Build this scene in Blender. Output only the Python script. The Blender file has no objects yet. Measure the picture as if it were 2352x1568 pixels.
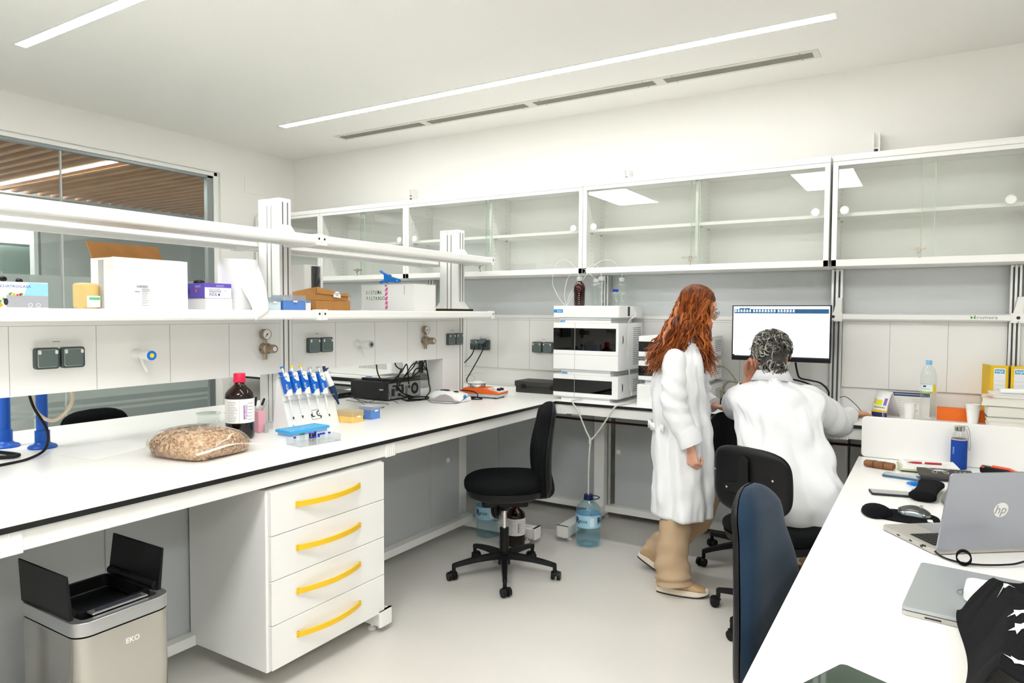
import bpy, math, random
from math import sin, cos, pi, radians, sqrt
from mathutils import Matrix, Vector, Euler, noise
sc = bpy.context.scene
COL = sc.collection
# ---------------------------------------------------------------- camera
cam_d = bpy.data.cameras.new('camera'); cam = bpy.data.objects.new('camera', cam_d); COL.objects.link(cam)
YAW, PITCH, ROLL, FPX = 0.547769488, -0.0419941662, 0.00494591705, 1577.63
_f = Vector((-sin(YAW)*cos(PITCH), cos(YAW)*cos(PITCH), sin(PITCH)))
_r = Vector((cos(YAW), sin(YAW), 0)); _u = _r.cross(_f)
_r2 = cos(ROLL)*_r + sin(ROLL)*_u; _u2 = -sin(ROLL)*_r + cos(ROLL)*_u
cam.matrix_world = Matrix(((_r2.x, _u2.x, -_f.x, 0), (_r2.y, _u2.y, -_f.y, 0), (_r2.z, _u2.z, -_f.z, 1.49), (0, 0, 0, 1)))
cam_d.sensor_fit = 'HORIZONTAL'; cam_d.sensor_width = 36; cam_d.lens = FPX/2352*36
cam_d.clip_start = 0.05
sc.camera = cam
# ---------------------------------------------------------------- world and exposure
w = bpy.data.worlds.new('world'); sc.world = w; w.use_nodes = True
w.node_tree.nodes['Background'].inputs[0].default_value = (0.9, 0.96, 1, 1)
w.node_tree.nodes['Background'].inputs[1].default_value = 0.6
sc.view_settings.view_transform = 'Standard'; sc.view_settings.look = 'None'
sc.view_settings.exposure = EXPO = 1.0
sc.view_settings.gamma = 1; sc.view_settings.use_curve_mapping = False
sc.cycles.max_bounces = 10; sc.cycles.diffuse_bounces = 6; sc.cycles.glossy_bounces = 5
sc.cycles.transmission_bounces = 8; sc.cycles.transparent_max_bounces = 24
sc.cycles.caustics_reflective = False; sc.cycles.caustics_refractive = False
sc.cycles.sample_clamp_indirect = 6
LED, PANEL = 19.0, 14.0
# ---------------------------------------------------------------- materials
MATS = {}
def mat(name, col=(0.8, 0.8, 0.8), rough=0.5, metal=0.0, noise_amt=0.0, nscale=8.0, bump=0.0, bscale=60.0, emit=0.0, trans=0.0, alpha=1.0, ior=1.45, coat=0.0, sheen=0.0, spec=0.5):
    if name in MATS: return MATS[name]
    m = bpy.data.materials.new(name); m.use_nodes = True; nt = m.node_tree; b = nt.nodes['Principled BSDF']
    b.inputs['Base Color'].default_value = (*col, 1); b.inputs['Roughness'].default_value = rough
    b.inputs['Metallic'].default_value = metal; b.inputs['IOR'].default_value = ior
    b.inputs['Transmission Weight'].default_value = trans; b.inputs['Alpha'].default_value = alpha
    b.inputs['Coat Weight'].default_value = coat; b.inputs['Sheen Weight'].default_value = sheen
    b.inputs['Specular IOR Level'].default_value = spec
    if emit:
        b.inputs['Emission Color'].default_value = (*col, 1); b.inputs['Emission Strength'].default_value = emit
    tc = None
    if noise_amt or bump:
        tc = nt.nodes.new('ShaderNodeTexCoord')
    if noise_amt:
        n = nt.nodes.new('ShaderNodeTexNoise'); n.inputs['Scale'].default_value = nscale; n.inputs['Detail'].default_value = 4
        nt.links.new(tc.outputs['Object'], n.inputs['Vector'])
        r = nt.nodes.new('ShaderNodeValToRGB')
        a = 1-noise_amt; c = 1+noise_amt
        r.color_ramp.elements[0].position = 0.3; r.color_ramp.elements[1].position = 0.7
        r.color_ramp.elements[0].color = (*[min(1, x*a) for x in col], 1); r.color_ramp.elements[1].color = (*[min(1, x*c) for x in col], 1)
        nt.links.new(n.outputs['Fac'], r.inputs['Fac']); nt.links.new(r.outputs['Color'], b.inputs['Base Color'])
    if bump:
        n = nt.nodes.new('ShaderNodeTexNoise'); n.inputs['Scale'].default_value = bscale; n.inputs['Detail'].default_value = 3
        nt.links.new(tc.outputs['Object'], n.inputs['Vector'])
        bp = nt.nodes.new('ShaderNodeBump'); bp.inputs['Strength'].default_value = bump; bp.inputs['Distance'].default_value = 0.01
        nt.links.new(n.outputs['Fac'], bp.inputs['Height']); nt.links.new(bp.outputs['Normal'], b.inputs['Normal'])
    MATS[name] = m; return m
def glass(name, tint=(0.97, 0.99, 0.98), rough=0.0, ior=1.5, dens=0.0, dcol=(0.8, 0.8, 0.8)):
    '''sheet glass / thin clear plastic: fresnel reflection over see-through, optional milky part'''
    if name in MATS: return MATS[name]
    m = bpy.data.materials.new(name); m.use_nodes = True; nt = m.node_tree; nt.nodes.clear()
    o = nt.nodes.new('ShaderNodeOutputMaterial'); t = nt.nodes.new('ShaderNodeBsdfTransparent'); t.inputs[0].default_value = (*tint, 1)
    g = nt.nodes.new('ShaderNodeBsdfGlossy'); g.inputs['Roughness'].default_value = rough; g.inputs['Color'].default_value = (1, 1, 1, 1)
    fr = nt.nodes.new('ShaderNodeFresnel'); fr.inputs[0].default_value = ior
    ge = nt.nodes.new('ShaderNodeNewGeometry'); mr = nt.nodes.new('ShaderNodeMapRange'); mr.inputs['To Min'].default_value = ior; mr.inputs['To Max'].default_value = 1/ior
    nt.links.new(ge.outputs['Backfacing'], mr.inputs['Value']); nt.links.new(mr.outputs[0], fr.inputs[0])
    mx = nt.nodes.new('ShaderNodeMixShader')
    src = t.outputs[0]
    if dens:
        d = nt.nodes.new('ShaderNodeBsdfDiffuse'); d.inputs[0].default_value = (*dcol, 1)
        tl = nt.nodes.new('ShaderNodeBsdfTranslucent'); tl.inputs[0].default_value = (*dcol, 1)
        ad = nt.nodes.new('ShaderNodeMixShader'); ad.inputs[0].default_value = 0.5
        nt.links.new(d.outputs[0], ad.inputs[1]); nt.links.new(tl.outputs[0], ad.inputs[2])
        m2 = nt.nodes.new('ShaderNodeMixShader'); m2.inputs[0].default_value = dens
        nt.links.new(t.outputs[0], m2.inputs[1]); nt.links.new(ad.outputs[0], m2.inputs[2]); src = m2.outputs[0]
    nt.links.new(fr.outputs[0], mx.inputs[0]); nt.links.new(src, mx.inputs[1]); nt.links.new(g.outputs[0], mx.inputs[2])
    nt.links.new(mx.outputs[0], o.inputs[0]); MATS[name] = m; return m
white = mat('white lacquer', (0.89, 0.888, 0.87), 0.35)
wall_m = mat('wall paint', (0.88, 0.872, 0.835), 0.85, bump=0.03, bscale=250)
ceil_m = mat('ceiling paint', (0.90, 0.892, 0.85), 0.9)
top_m = mat('worktop white laminate', (0.88, 0.87, 0.85), 0.28)
black_m = mat('black core edge', (0.008, 0.009, 0.009), 0.45)
blackp = mat('black plastic', (0.006, 0.006, 0.007), 0.42, spec=0.3)
blackf = mat('black fabric', (0.0035, 0.004, 0.005), 0.9, bump=0.15, bscale=700, spec=0.15)
alu = mat('anodised aluminium', (0.72, 0.73, 0.72), 0.35, 0.85)
slotm = mat('dark slot', (0.16, 0.17, 0.17), 0.5)
chrome = mat('chrome', (0.75, 0.75, 0.74), 0.12, 1.0)
greyp = mat('grey panel', (0.50, 0.52, 0.53), 0.35)
paper_m = mat('white paper', (0.88, 0.88, 0.87), 0.8)
seam_m = mat('panel seam', (0.42, 0.42, 0.40), 0.7)
ink = mat('black ink', (0.02, 0.02, 0.03), 0.6)
# ---------------------------------------------------------------- mesh builder
W = {}
ID = Matrix.Identity(4)
def T(x=0, y=0, z=0): return Matrix.Translation((x, y, z))
def RX(a): return Matrix.Rotation(a, 4, 'X')
def RY(a): return Matrix.Rotation(a, 4, 'Y')
def RZ(a): return Matrix.Rotation(a, 4, 'Z')
class G:
    def __init__(s): s.v = []; s.f = []; s.mi = []
    def add(s, vs, fs, m=0, M=None):
        b = len(s.v)
        s.v += [tuple(M @ Vector(p)) for p in vs] if M is not None else [tuple(p) for p in vs]
        for i, f in enumerate(fs):
            s.f.append([b+k for k in f]); s.mi.append(m[i] if isinstance(m, (list, tuple)) else m)
        return s
    def box(s, x0, x1, y0, y1, z0, z1, m=0, M=None, top=None):
        vs = [(x, y, z) for z in (z0, z1) for y in (y0, y1) for x in (x0, x1)]
        fs = [(0, 2, 3, 1), (4, 5, 7, 6), (0, 1, 5, 4), (2, 6, 7, 3), (0, 4, 6, 2), (1, 3, 7, 5)]
        return s.add(vs, fs, [m, m if top is None else top, m, m, m, m], M)
    def cbox(s, c, sz, m=0, M=None):
        return s.box(c[0]-sz[0]/2, c[0]+sz[0]/2, c[1]-sz[1]/2, c[1]+sz[1]/2, c[2]-sz[2]/2, c[2]+sz[2]/2, m, M)
    def rbox(s, x0, x1, y0, y1, z0, z1, r, m=0, M=None, n=5, top=None):
        '''box with vertical edges rounded'''
        return s.prism(rrect(x0, x1, y0, y1, r, n), T(0, 0, z0) if M is None else M @ T(0, 0, z0), z1-z0, m, top)
    def prism(s, poly, M, h, m=0, top=None):
        n = len(poly)
        vs = [(u, v, 0) for u, v in poly]+[(u, v, h) for u, v in poly]
        fs = [tuple(reversed(range(n))), tuple(range(n, 2*n))]+[(i, (i+1) % n, n+(i+1) % n, n+i) for i in range(n)]
        return s.add(vs, fs, [m, m if top is None else top]+[m]*n, M)
    def rings(s, rs, m=0, M=None, cap=True, closed=True):
        n = len(rs[0]); vs = [p for r in rs for p in r]; fs = []; ms = []
        for j in range(len(rs)-1):
            for i in range(n if closed else n-1):
                fs.append((j*n+i, j*n+(i+1) % n, (j+1)*n+(i+1) % n, (j+1)*n+i)); ms.append(m[j] if isinstance(m, (list, tuple)) else m)
        if cap and closed:
            fs.append(tuple(reversed(range(n)))); ms.append(ms[0]); fs.append(tuple((len(rs)-1)*n+i for i in range(n))); ms.append(ms[-2])
        return s.add(vs, fs, ms, M)
    def lathe(s, prof, c=(0, 0, 0), m=0, n=28, M=None, cap=True, flut=None):
        rs = []
        for k, (r, z) in enumerate(prof):
            rr = max(r, 1e-5)
            rs.append([(c[0]+(rr if not flut else rr*flut(2*pi*i/n, z))*cos(2*pi*i/n), c[1]+(rr if not flut else rr*flut(2*pi*i/n, z))*sin(2*pi*i/n), c[2]+z) for i in range(n)])
        return s.rings(rs, m, M, cap)
    def cyl(s, p0, p1, r0, r1=None, m=0, n=20):
        return s.tube([p0, p1], [r0, r0 if r1 is None else r1], m, n)
    def tube(s, pts, r, m=0, n=8, M=None, flat=1.0):
        P = [Vector(p) for p in pts]; k = len(P); rr = r if isinstance(r, (list, tuple)) else [r]*k
        tang = [((P[min(i+1, k-1)]-P[max(i-1, 0)]).normalized() if (P[min(i+1, k-1)]-P[max(i-1, 0)]).length > 1e-9 else Vector((0, 0, 1))) for i in range(k)]
        t0 = tang[0]; a = Vector((0, 0, 1)) if abs(t0.z) < 0.9 else Vector((1, 0, 0)); nrm = t0.cross(a).normalized(); rs = []
        for i in range(k):
            nrm = nrm-tang[i]*nrm.dot(tang[i])
            nrm = nrm.normalized() if nrm.length > 1e-6 else tang[i].orthogonal().normalized()
            bi = tang[i].cross(nrm)
            rs.append([tuple(P[i]+rr[i]*(cos(2*pi*q/n)*nrm+flat*sin(2*pi*q/n)*bi)) for q in range(n)])
        return s.rings(rs, m, M)
    def ell(s, c, r, m=0, n=16, M=None):
        if not isinstance(r, (tuple, list)): r = (r, r, r)
        rs = []
        h = n//2
        for j in range(h+1):
            a = -pi/2+pi*j/h; ca = max(cos(a), 1e-4)
            rs.append([(c[0]+r[0]*ca*cos(2*pi*i/n), c[1]+r[1]*ca*sin(2*pi*i/n), c[2]+r[2]*sin(a)) for i in range(n)])
        return s.rings(rs, m, M)
    def quad(s, pts, m=0, M=None): return s.add(pts, [tuple(range(len(pts)))], m, M)
    def text(s, txt, M, size, m=0, depth=0.0006, align='CENTER', sx=1.0, bold=0.0):
        c = bpy.data.curves.new('lettering', 'FONT'); c.body = txt; c.size = size; c.extrude = depth; c.align_x = align; c.align_y = 'CENTER'
        c.resolution_u = 2; c.offset = bold*size
        o = bpy.data.objects.new('lettering', c); me = bpy.data.meshes.new_from_object(o)
        s.add([(v.co.x*sx, v.co.y, v.co.z) for v in me.vertices], [tuple(p.vertices) for p in me.polygons], m, M)
        bpy.data.objects.remove(o); bpy.data.meshes.remove(me); bpy.data.curves.remove(c); return s
    def build(s, name, mats, parent=None, smooth=0, bev=0.0, world=False, seg=2, uvsm=0):
        me = bpy.data.meshes.new(name)
        vs = s.v
        if parent is not None and world:
            Mi = W[parent].inverted(); vs = [tuple(Mi @ Vector(p)) for p in vs]
        me.from_pydata(vs, [], s.f)
        if not isinstance(mats, (list, tuple)): mats = [mats]
        for m in mats: me.materials.append(m)
        me.polygons.foreach_set('material_index', s.mi)
        if smooth:
            me.shade_smooth(); me.set_sharp_from_angle(angle=radians(smooth if smooth > 1 else 40))
        o = bpy.data.objects.new(name, me); COL.objects.link(o)
        if parent is not None: o.parent = parent; W[o] = W[parent]
        else: W[o] = ID
        if bev:
            b = o.modifiers.new('bevel', 'BEVEL'); b.width = bev; b.segments = seg; b.limit_method = 'ANGLE'; b.angle_limit = radians(50)
            if smooth: b.harden_normals = True
        return o
def rrect(x0, x1, y0, y1, r, n=5):
    pts = []
    for cx, cy, a0 in ((x1-r, y1-r, 0), (x0+r, y1-r, pi/2), (x0+r, y0+r, pi), (x1-r, y0+r, 1.5*pi)):
        for k in range(n+1):
            a = a0+pi/2*k/n; pts.append((cx+r*cos(a), cy+r*sin(a)))
    return pts
def thing(name, label, cat, loc=(0, 0, 0), rz=0.0, group=None, M=None):
    o = bpy.data.objects.new(name, None); COL.objects.link(o); o.empty_display_size = 0.05
    Mx = M if M is not None else T(*loc) @ RZ(rz)
    o.matrix_world = Mx; W[o] = Mx
    return tag(o, label, cat, group)
def tag(o, label, cat, group=None, kind=None):
    o['label'] = label; o['category'] = cat
    if group: o['group'] = group
    if kind: o['kind'] = kind
    return o
def struct(o): o['kind'] = 'structure'; return o
def dup(root, M, label, group=None):
    r = root.copy(); COL.objects.link(r); r.matrix_world = M; W[r] = M; r['label'] = label
    if group: r['group'] = group
    for ch in list(root.children):
        c = ch.copy(); COL.objects.link(c); c.parent = r
        for g in ch.children:
            d = g.copy(); COL.objects.link(d); d.parent = c
    return r
def bez(pts, n=24):
    '''smooth curve through points (Catmull-Rom)'''
    P = [Vector(p) for p in pts]; P = [2*P[0]-P[1]]+P+[2*P[-1]-P[-2]]; out = []
    k = len(P)-3
    for i in range(k):
        for j in range(n):
            t = j/n; p0, p1, p2, p3 = P[i:i+4]
            out.append(0.5*((2*p1)+(-p0+p2)*t+(2*p0-5*p1+4*p2-p3)*t*t+(-p0+3*p1-3*p2+p3)*t**3))
    out.append(P[-2]); return out
# ================================================================ room shell
CZ = 3.02; LX = -5.57; BY = 4.85; RX_ = 3.2; FY = -3.0
floor_m = mat('grey resin floor', (0.65, 0.63, 0.59), 0.32, noise_amt=0.02, nscale=2.5)
struct(G().box(-9.5, RX_+.1, FY-.1, 8.1, -0.1, 0).build('floor', floor_m))
struct(G().box(LX-.12, RX_+.1, FY-.1, BY+.1, CZ, CZ+.1).build('ceiling', ceil_m))
struct(G().box(LX-.12, RX_+.1, BY, BY+.1, 0, CZ).build('wall_back', wall_m))
struct(G().box(RX_, RX_+.1, FY-.1, BY, 0, CZ).build('wall_right', wall_m))
struct(G().box(LX-.12, RX_, FY-.1, FY, 0, CZ).build('wall_front', wall_m))
# left wall with a long glazed opening
wl = G()
wl.box(LX-.12, LX, 4.008, BY, 0, CZ); wl.box(LX-.12, LX, FY, 4.008, 2.75, CZ); wl.box(LX-.12, LX, FY, -1.6, 0, 2.75)
struct(wl.build('wall_left', wall_m))
gm = mat('grey aluminium frame', (0.30, 0.33, 0.33), 0.4, 0.6)
wf = G()
wf.box(LX-.11, LX-.03, 3.96, 4.008, 0, 2.75, 0); wf.box(LX-.11, LX-.03, -1.6, 4.0, 2.715, 2.75, 0)
wf.box(LX-.09, LX-.04, 3.90, 3.962, 0.03, 2.715, 1); wf.box(LX-.09, LX-.04, -1.6, 3.962, 2.69, 2.716, 1); wf.box(LX-.09, LX-.04, -1.6, 3.96, 0, .05, 1)
wo = struct(wf.build('window_1', [white, gm], bev=.004))
gw = glass('window glass', (0.93, 0.96, 0.95), ior=1.45)
for a, b in ((-1.6, 0.2), (.204, 2.68), (2.692, 3.905)):
    G().box(LX-.070, LX-.060, a, b, .05, 2.69).build('pane', gw, wo)
film = glass('frosted film', (0.85, 0.88, 0.87), 0.3, 1.3, 0.62, (0.60, 0.65, 0.62))
fl = G()
fl.box(LX-.0588, LX-.058, -1.6, 2.68, .80, 1.75); fl.box(LX-.0588, LX-.058, 2.692, 3.90, .80, 1.75)
for z in (.70, .745): fl.box(LX-.0588, LX-.058, 2.692, 3.90, z-.01, z+.012); fl.box(LX-.0588, LX-.058, -1.6, 2.68, z-.01, z+.012)
fl.build('frosted_film', film, wo)
G().box(LX-.075, LX-.055, 2.681, 2.691, .05, 2.69).build('glazing_joint', mat('silicone joint', (.55, .57, .55), .5), wo)
# corridor beyond the glass: slatted wooden ceiling, its light, far glazed partition
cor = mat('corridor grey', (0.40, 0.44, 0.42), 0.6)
struct(G().box(-9.5, LX-.12, -3, 8, 3.05, 3.1).build('ceiling_corridor', mat('dark void', (.03, .035, .03), .9)))
struct(G().box(-9.6, -9.5, -3, 8, 0, 3.1).build('wall_corridor_far', mat('far lab white', (.85, .87, .86), .8)))
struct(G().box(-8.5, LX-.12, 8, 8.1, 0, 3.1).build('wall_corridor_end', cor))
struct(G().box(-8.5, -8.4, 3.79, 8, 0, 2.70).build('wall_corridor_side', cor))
struct(G().box(-8.52, -8.38, -3, 8, 2.66, 2.73).box(-8.5, -8.4, 3.72, 3.76, 0, 2.68).box(-8.5, -8.42, 3.76, 3.79, 0, 2.68, 1).build('trim_1', [mat('frame pale', (.55, .58, .57), .5), gm]))
wood = mat('slat pine', (0.50, 0.26, 0.12), 0.6, noise_amt=0.12, nscale=3)
wt = thing('slat_ceiling', 'ceiling of parallel brown wooden slats over the corridor beyond the glass', 'slat ceiling', (-7, 3, 2.75))
n = 0
for k in range(40):
    y = 3.529+.128*(k-18)
    if abs(y-3.27) < .05: continue
    random.seed(k)
    g = G().box(-8.38, LX-.13, y-.026, y+.026, 2.745, 2.86)
    g.build('slat', wood, wt, world=True)
led = mat('led diffuser', (1, 1, 0.98), 0.5, emit=LED)
ledc = mat('led corridor', (1, 1, 0.96), 0.5, emit=30)
def ceiling_light(name, x0, x1, y0, y1, z, label, m, group='linear ceiling lights'):
    t = thing(name, label, 'ceiling light', ((x0+x1)/2, (y0+y1)/2, z), group=group)
    f = G(); f.box(x0-.012, x1+.012, y0-.012, y0, z-.004, z+.02); f.box(x0-.012, x1+.012, y1, y1+.012, z-.004, z+.02)
    f.box(x0-.012, x0, y0, y1, z-.004, z+.02); f.box(x1, x1+.012, y0, y1, z-.004, z+.02)
    f.build('frame', white, t, world=True)
    G().box(x0, x1, y0, y1, z-.003, z+.004).build('diffuser', m, t, world=True); return t
ceiling_light('linear_light', -4.63, -.46, 3.885, 3.955, CZ, 'long linear ceiling light running above the wall cabinets', led)
ceiling_light('linear_light', -4.54, 0.2, 1.935, 1.995, CZ, 'shorter-looking linear ceiling light cut by the photo edge above the glazed partition', led)
ceiling_light('corridor_light', -8.1, -5.75, 3.245, 3.305, 2.76, 'linear light set between the wooden slats of the corridor ceiling', ledc)
pm = mat('panel diffuser', (1, 1, 0.99), 0.5, emit=PANEL)
ceiling_light('panel_light', -3.82, -3.25, -.44, .78, CZ, 'ceiling panel light mirrored in the middle glass cabinet', pm, 'ceiling panel lights mirrored in the cabinet doors')
ceiling_light('panel_light', -1.36, -.74, -.48, .70, CZ, 'ceiling panel light mirrored across the post between two cabinets, above the computer screen', pm, 'ceiling panel lights mirrored in the cabinet doors')
ceiling_light('panel_light', 1.2, 1.8, -.48, .70, CZ, 'added ceiling panel light, unseen, over the desk side behind the camera', pm, 'ceiling panel lights mirrored in the cabinet doors')  # unseen panel added for more even light; the doors mirror only the others
# four-section ceiling air vent
vd = mat('vent dark', (.10, .10, .085), .7); vs_ = mat('vent frame', (.72, .72, .66), .5)
t = thing('air_vent', 'long slotted air vent in the ceiling beside the linear light', 'air vent', (-2.5, 4.43, CZ))
xs = [-4.49, -3.527, -2.55, -1.569, -.60]
for a, b in zip(xs[:-1], xs[1:]):
    f = G(); z0, z1 = CZ-.006, CZ
    f.box(a, b, 4.355, 4.385, z0, z1); f.box(a, b, 4.47, 4.50, z0, z1); f.box(a, a+.035, 4.385, 4.47, z0, z1); f.box(b-.035, b, 4.385, 4.47, z0, z1)
    for x in (a+.1, b-.1):
        for y in (4.37, 4.485): f.cyl((x, y, CZ-.0062), (x, y, CZ-.0075), .004, m=1, n=8)
    f.build('frame', [vs_, vd], t, world=True)
    G().box(a+.035, b-.035, 4.385, 4.47, CZ-.002, CZ-.001).build('backing', vd, t, world=True)
    l = G()
    for k in range(6):
        y = 4.392+k*.0142; l.box(a+.035, b-.035, y, y+.004, CZ-.008, CZ-.002)
    l.build('louvre', mat('louvre', (.42, .42, .36), .5), t, world=True)
# access plate on left wall
tag(G().box(LX, LX+.006, 4.264, 4.48, 2.61, 2.77).build('wall_plate', wall_m, bev=.002), 'blank white cover plate high on the wall between window and corner', 'cover plate')
# lab seen through the corridor: white cabinets
def hc(y0, y1, name, label):
    t = thing(name, label, 'cabinet', (-9.2, (y0+y1)/2, 1.5))
    g = G(); g.box(-9.45, -9.1, y0, y1, 1.5, 1.54).box(-9.45, -9.1, y0, y1, 2.26, 2.3).box(-9.45, -9.1, y0, y0+.03, 1.5, 2.3).box(-9.45, -9.1, y1-.03, y1, 1.5, 2.3)
    g.build('body', white, t, world=True)
    G().box(-9.13, -9.12, y0+.03, y1-.03, 1.54, 2.26).build('door', glass('far glass', (.72, .8, .76), .1, 1.5, .25, (.6, .68, .64)), t, world=True)
    G().box(-9.4, -9.15, y0+.03, y1-.03, 1.86, 1.89).build('shelf', white, t, world=True)
hc(2.6, 3.5, 'far_glass_cabinet', 'glazed white cabinet in the room across the corridor, away from the grey frame')
hc(3.52, 4.6, 'far_glass_cabinet', 'glazed white cabinet in the room across the corridor, beside the grey frame')
fa = bpy.data.lights.new('far_room_lamp', 'AREA'); fa.energy = 45; fa.shape = 'RECTANGLE'; fa.size = .8; fa.size_y = 3
fo = bpy.data.objects.new('far_room_lamp', fa); COL.objects.link(fo); fo.location = (-8.9, 2.5, 3.0)
# ================================================================ benches
def worktop(name, x0, x1, y0, y1, z1, th, label, core=black_m, rot=None):
    g = G(); g.box(x0, x1, y0, y1, z1-th, z1-.0015, 0, top=0); g.box(x0, x1, y0, y1, z1-.0015, z1, 1)
    return tag(g.build(name, [core, top_m]), label, 'worktop')
worktop('island_worktop', -3.80, -2.135, -1.2, 4.07, .9, .019, 'long white worktop with a black edge, carrying the bag of wood chips')
worktop('wall_worktop', -5.5, 2.2, 4.0715, 4.72, .9, .019, 'white worktop with black edge along the back wall, under the stacked instruments')
def frame_foot(name, x, y, dx, dy, label, leg_at, length=.62):
    '''C-frame: foot beam, upright, levelling feet; dx,dy = direction from upright towards the open end'''
    t = thing(name, label, 'bench frame', (x, y, 0), math.atan2(dy, dx), 'cantilever frames under the worktops')
    f = G(); f.rbox(-.12, length, -.04, .04, .03, .10, .006); f.build('foot_beam', white, t, bev=.006)
    c = G(); c.rbox(length-.004, length+.012, -.043, .043, .028, .103, .012)
    for k in (-.025, 0, .025): c.box(length+.008, length+.0125, k-.003, k+.003, .03, .101)
    c.build('end_cap', white, t, bev=.003)
    G().rbox(-.04, .04, -.04, .04, .10, .80, .008).build('upright', white, t, smooth=30)
    G().box(-.10, length-.17, -.03, .03, .80, .86).build('arm', white, t, bev=.004)
    for k, xx in ((0, length-.06), (1, -.06)):
        for yy in (-.02, .02):
            G().lathe([(.018, 0), (.018, .012), (.008, .014), (.008, .03)], (xx, yy, 0), n=14).build('levelling_foot', white, t, smooth=30)
for y, lab in ((.83, 'cantilever bench frame under the island beside the steel bin'), (2.39, 'cantilever bench frame poking out beside the white drawer unit'), (3.84, 'cantilever bench frame under the island by the corner with the back bench')):
    frame_foot('bench_trestle', -2.77, y, 1, 0, lab, 0)
for x, lab in ((-2.02, 'cantilever bench frame beside the big water bottle'), (-.45, 'cantilever bench frame under the computer bench')):
    frame_foot('bench_trestle', x, 4.56, 0, -1, lab, 0, .60)
def apron(name, x0, x1, y0, y1, label, joints):
    t = thing(name, label, 'apron beam', ((x0+x1)/2, (y0+y1)/2, .82))
    G().box(x0, x1, y0, y1, .818, .8805).build('beam', white, t, world=True, bev=.003)
    for j in joints:
        g = G()
        if x1-x0 > y1-y0:
            g.box(j-.035, j+.035, y0-.006, y0-.0002, .814, .8805)
            for k in range(5): g.box(j-.03+k*.013, j-.024+k*.013, y0-.009, y0-.005, .816, .8805)
        else:
            g.box(x1+.0002, x1+.006, j-.035, j+.035, .814, .8805)
            for k in range(5): g.box(x1+.005, x1+.009, j-.03+k*.013, j-.024+k*.013, .816, .8805)
        g.build('joint_cover', white, t, world=True, bev=.002)
apron('front_beam', -2.19, -2.15, -1.2, 4.06, 'white beam under the front edge of the island worktop', (.87, 2.43))
apron('front_beam', -2.148, 2.2, 4.085, 4.125, 'white beam under the front edge of the back worktop', (-2.10, -.40))
# under-bench grey back panels with knobs and rail
gp = mat('grey sliding panel', (0.52, 0.545, 0.56), 0.3)
def back_panels(name, axis, pos, spans, knobs, rails, label, zb=.10):
    t = thing(name, label, 'panel', (pos, spans[0][0], 0) if axis == 'x' else (spans[0][0], pos, 0))
    for k, (a, b) in enumerate(spans):
        d = .004 if k % 2 else 0
        g = G()
        if axis == 'x': g.box(pos-.02-d, pos-.005-d, a, b, zb, .80)
        else: g.box(a, b, pos+.005+d, pos+.02+d, zb, .80)
        p = g.build('sliding_panel', gp, t, world=True, bev=.002)
        for kk in knobs:
            if a < kk < b:
                h = G()
                if axis == 'x': h.cyl((pos-.006-d, kk, .53), (pos+.004, kk, .53), .02, .017, n=20)
                else: h.cyl((kk, pos+.006+d, .49), (kk, pos-.006, .49), .02, .017, n=20)
                h.build('knob', white, p, world=True, smooth=30)
    for a, b in rails:
        g = G()
        if axis == 'x': g.box(pos-.03, pos+.045, a, b, zb-.045, zb)
        else: g.box(a, b, pos-.05, pos+.03, zb-.045, zb)
        g.build('rail', white, t, world=True, bev=.003)
back_panels('under_bench_panels', 'x', -2.66, [(-1.2, .80), (.87, 1.40), (1.40, 2.34), (2.44, 3.40), (3.40, 3.70)], (3.57, 2.6), [(-1.2, 3.79)], 'light grey sliding panels under the island worktop', .125)
back_panels('under_bench_panels', 'y', 4.60, [(-4.4, -2.93), (-2.93, -2.07), (-1.93, -1.1), (-1.1, -.50), (-.4, .4), (.4, 2.2)], (-1.90, ), [(-4.4, 2.2)], 'grey panels under the back worktop behind the water bottle', .10)
g = G()
for x0, x1, d in ((-2.02, -2.0, 0), (-1.995, -1.985, .01), (-1.975, -1.955, 0), (-.55, -.535, 0), (-.50, -.49, 0), (-.33, -.31, 0)):
    g.box(x0, x1, 4.585+d, 4.597, .10, .8)
tag(g.build('aluminium_profiles', alu), 'upright aluminium profiles between the grey panels under the back worktop', 'profile')
tag(G().tube(bez([(-2.8, 4.50, .72), (-2.55, 4.50, .72), (-1.5, 4.50, .715), (0, 4.5, .715), (1.5, 4.5, .715)], 3), .008).build('pipe', mat('dark red pipe', (.05, .012, .01), .4), smooth=30), 'thin dark red pipe running under the back worktop', 'pipe')
tag(G().tube([(-2.9, 4.05, .70), (-2.52, 4.40, .715), (-2.50, 4.42, .74), (-2.50, 4.42, .80), (-2.55, 4.38, .885)], .008).build('pipe_loop', mat('black pipe', (.012, .01, .01), .4), smooth=30), 'black bent pipe hanging under the corner of the worktops', 'pipe')
# ================================================================ island superstructure
def post(name, x0, x1, y0, y1, z0, z1, label, group):
    t = thing(name, label, 'post', ((x0+x1)/2, (y0+y1)/2, z0), group=group)
    g = G()
    g.box(x0, x0+.062, y0, y1, z0, z1); g.box(x1-.062, x1, y0, y1, z0, z1); g.box(x0+.062, x1-.062, y0+.006, y1-.006, z0, z1)
    xm = (x0+x1)/2; g.box(xm-.012, xm+.012, y0, y1, z0, z1)
    g.build('profile', [white], t, world=True, bev=.0025)
    s = G()
    for xx in (x0+.062, xm+.012): s.box(xx+.0015, xx+.0075, y0+.0045, y0+.0055, z0+.01, z1-.035)
    for xx in (x1+.0002, ):
        for yy in (y0+.018, y0+.05): s.box(xx-.0005, xx+.0006, yy, yy+.008, z0+.01, z1-.02)
    s.build('slot', slotm, t, world=True)
    return t
PX0, PX1 = -3.065, -2.90
posts = [(.85, 'white slotted post of the island rack beyond the kitchen foil box'), (2.43, 'white slotted post in the middle of the island rack, above the pipette stand'), (4.01, 'white slotted post at the far end of the island rack')]
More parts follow.
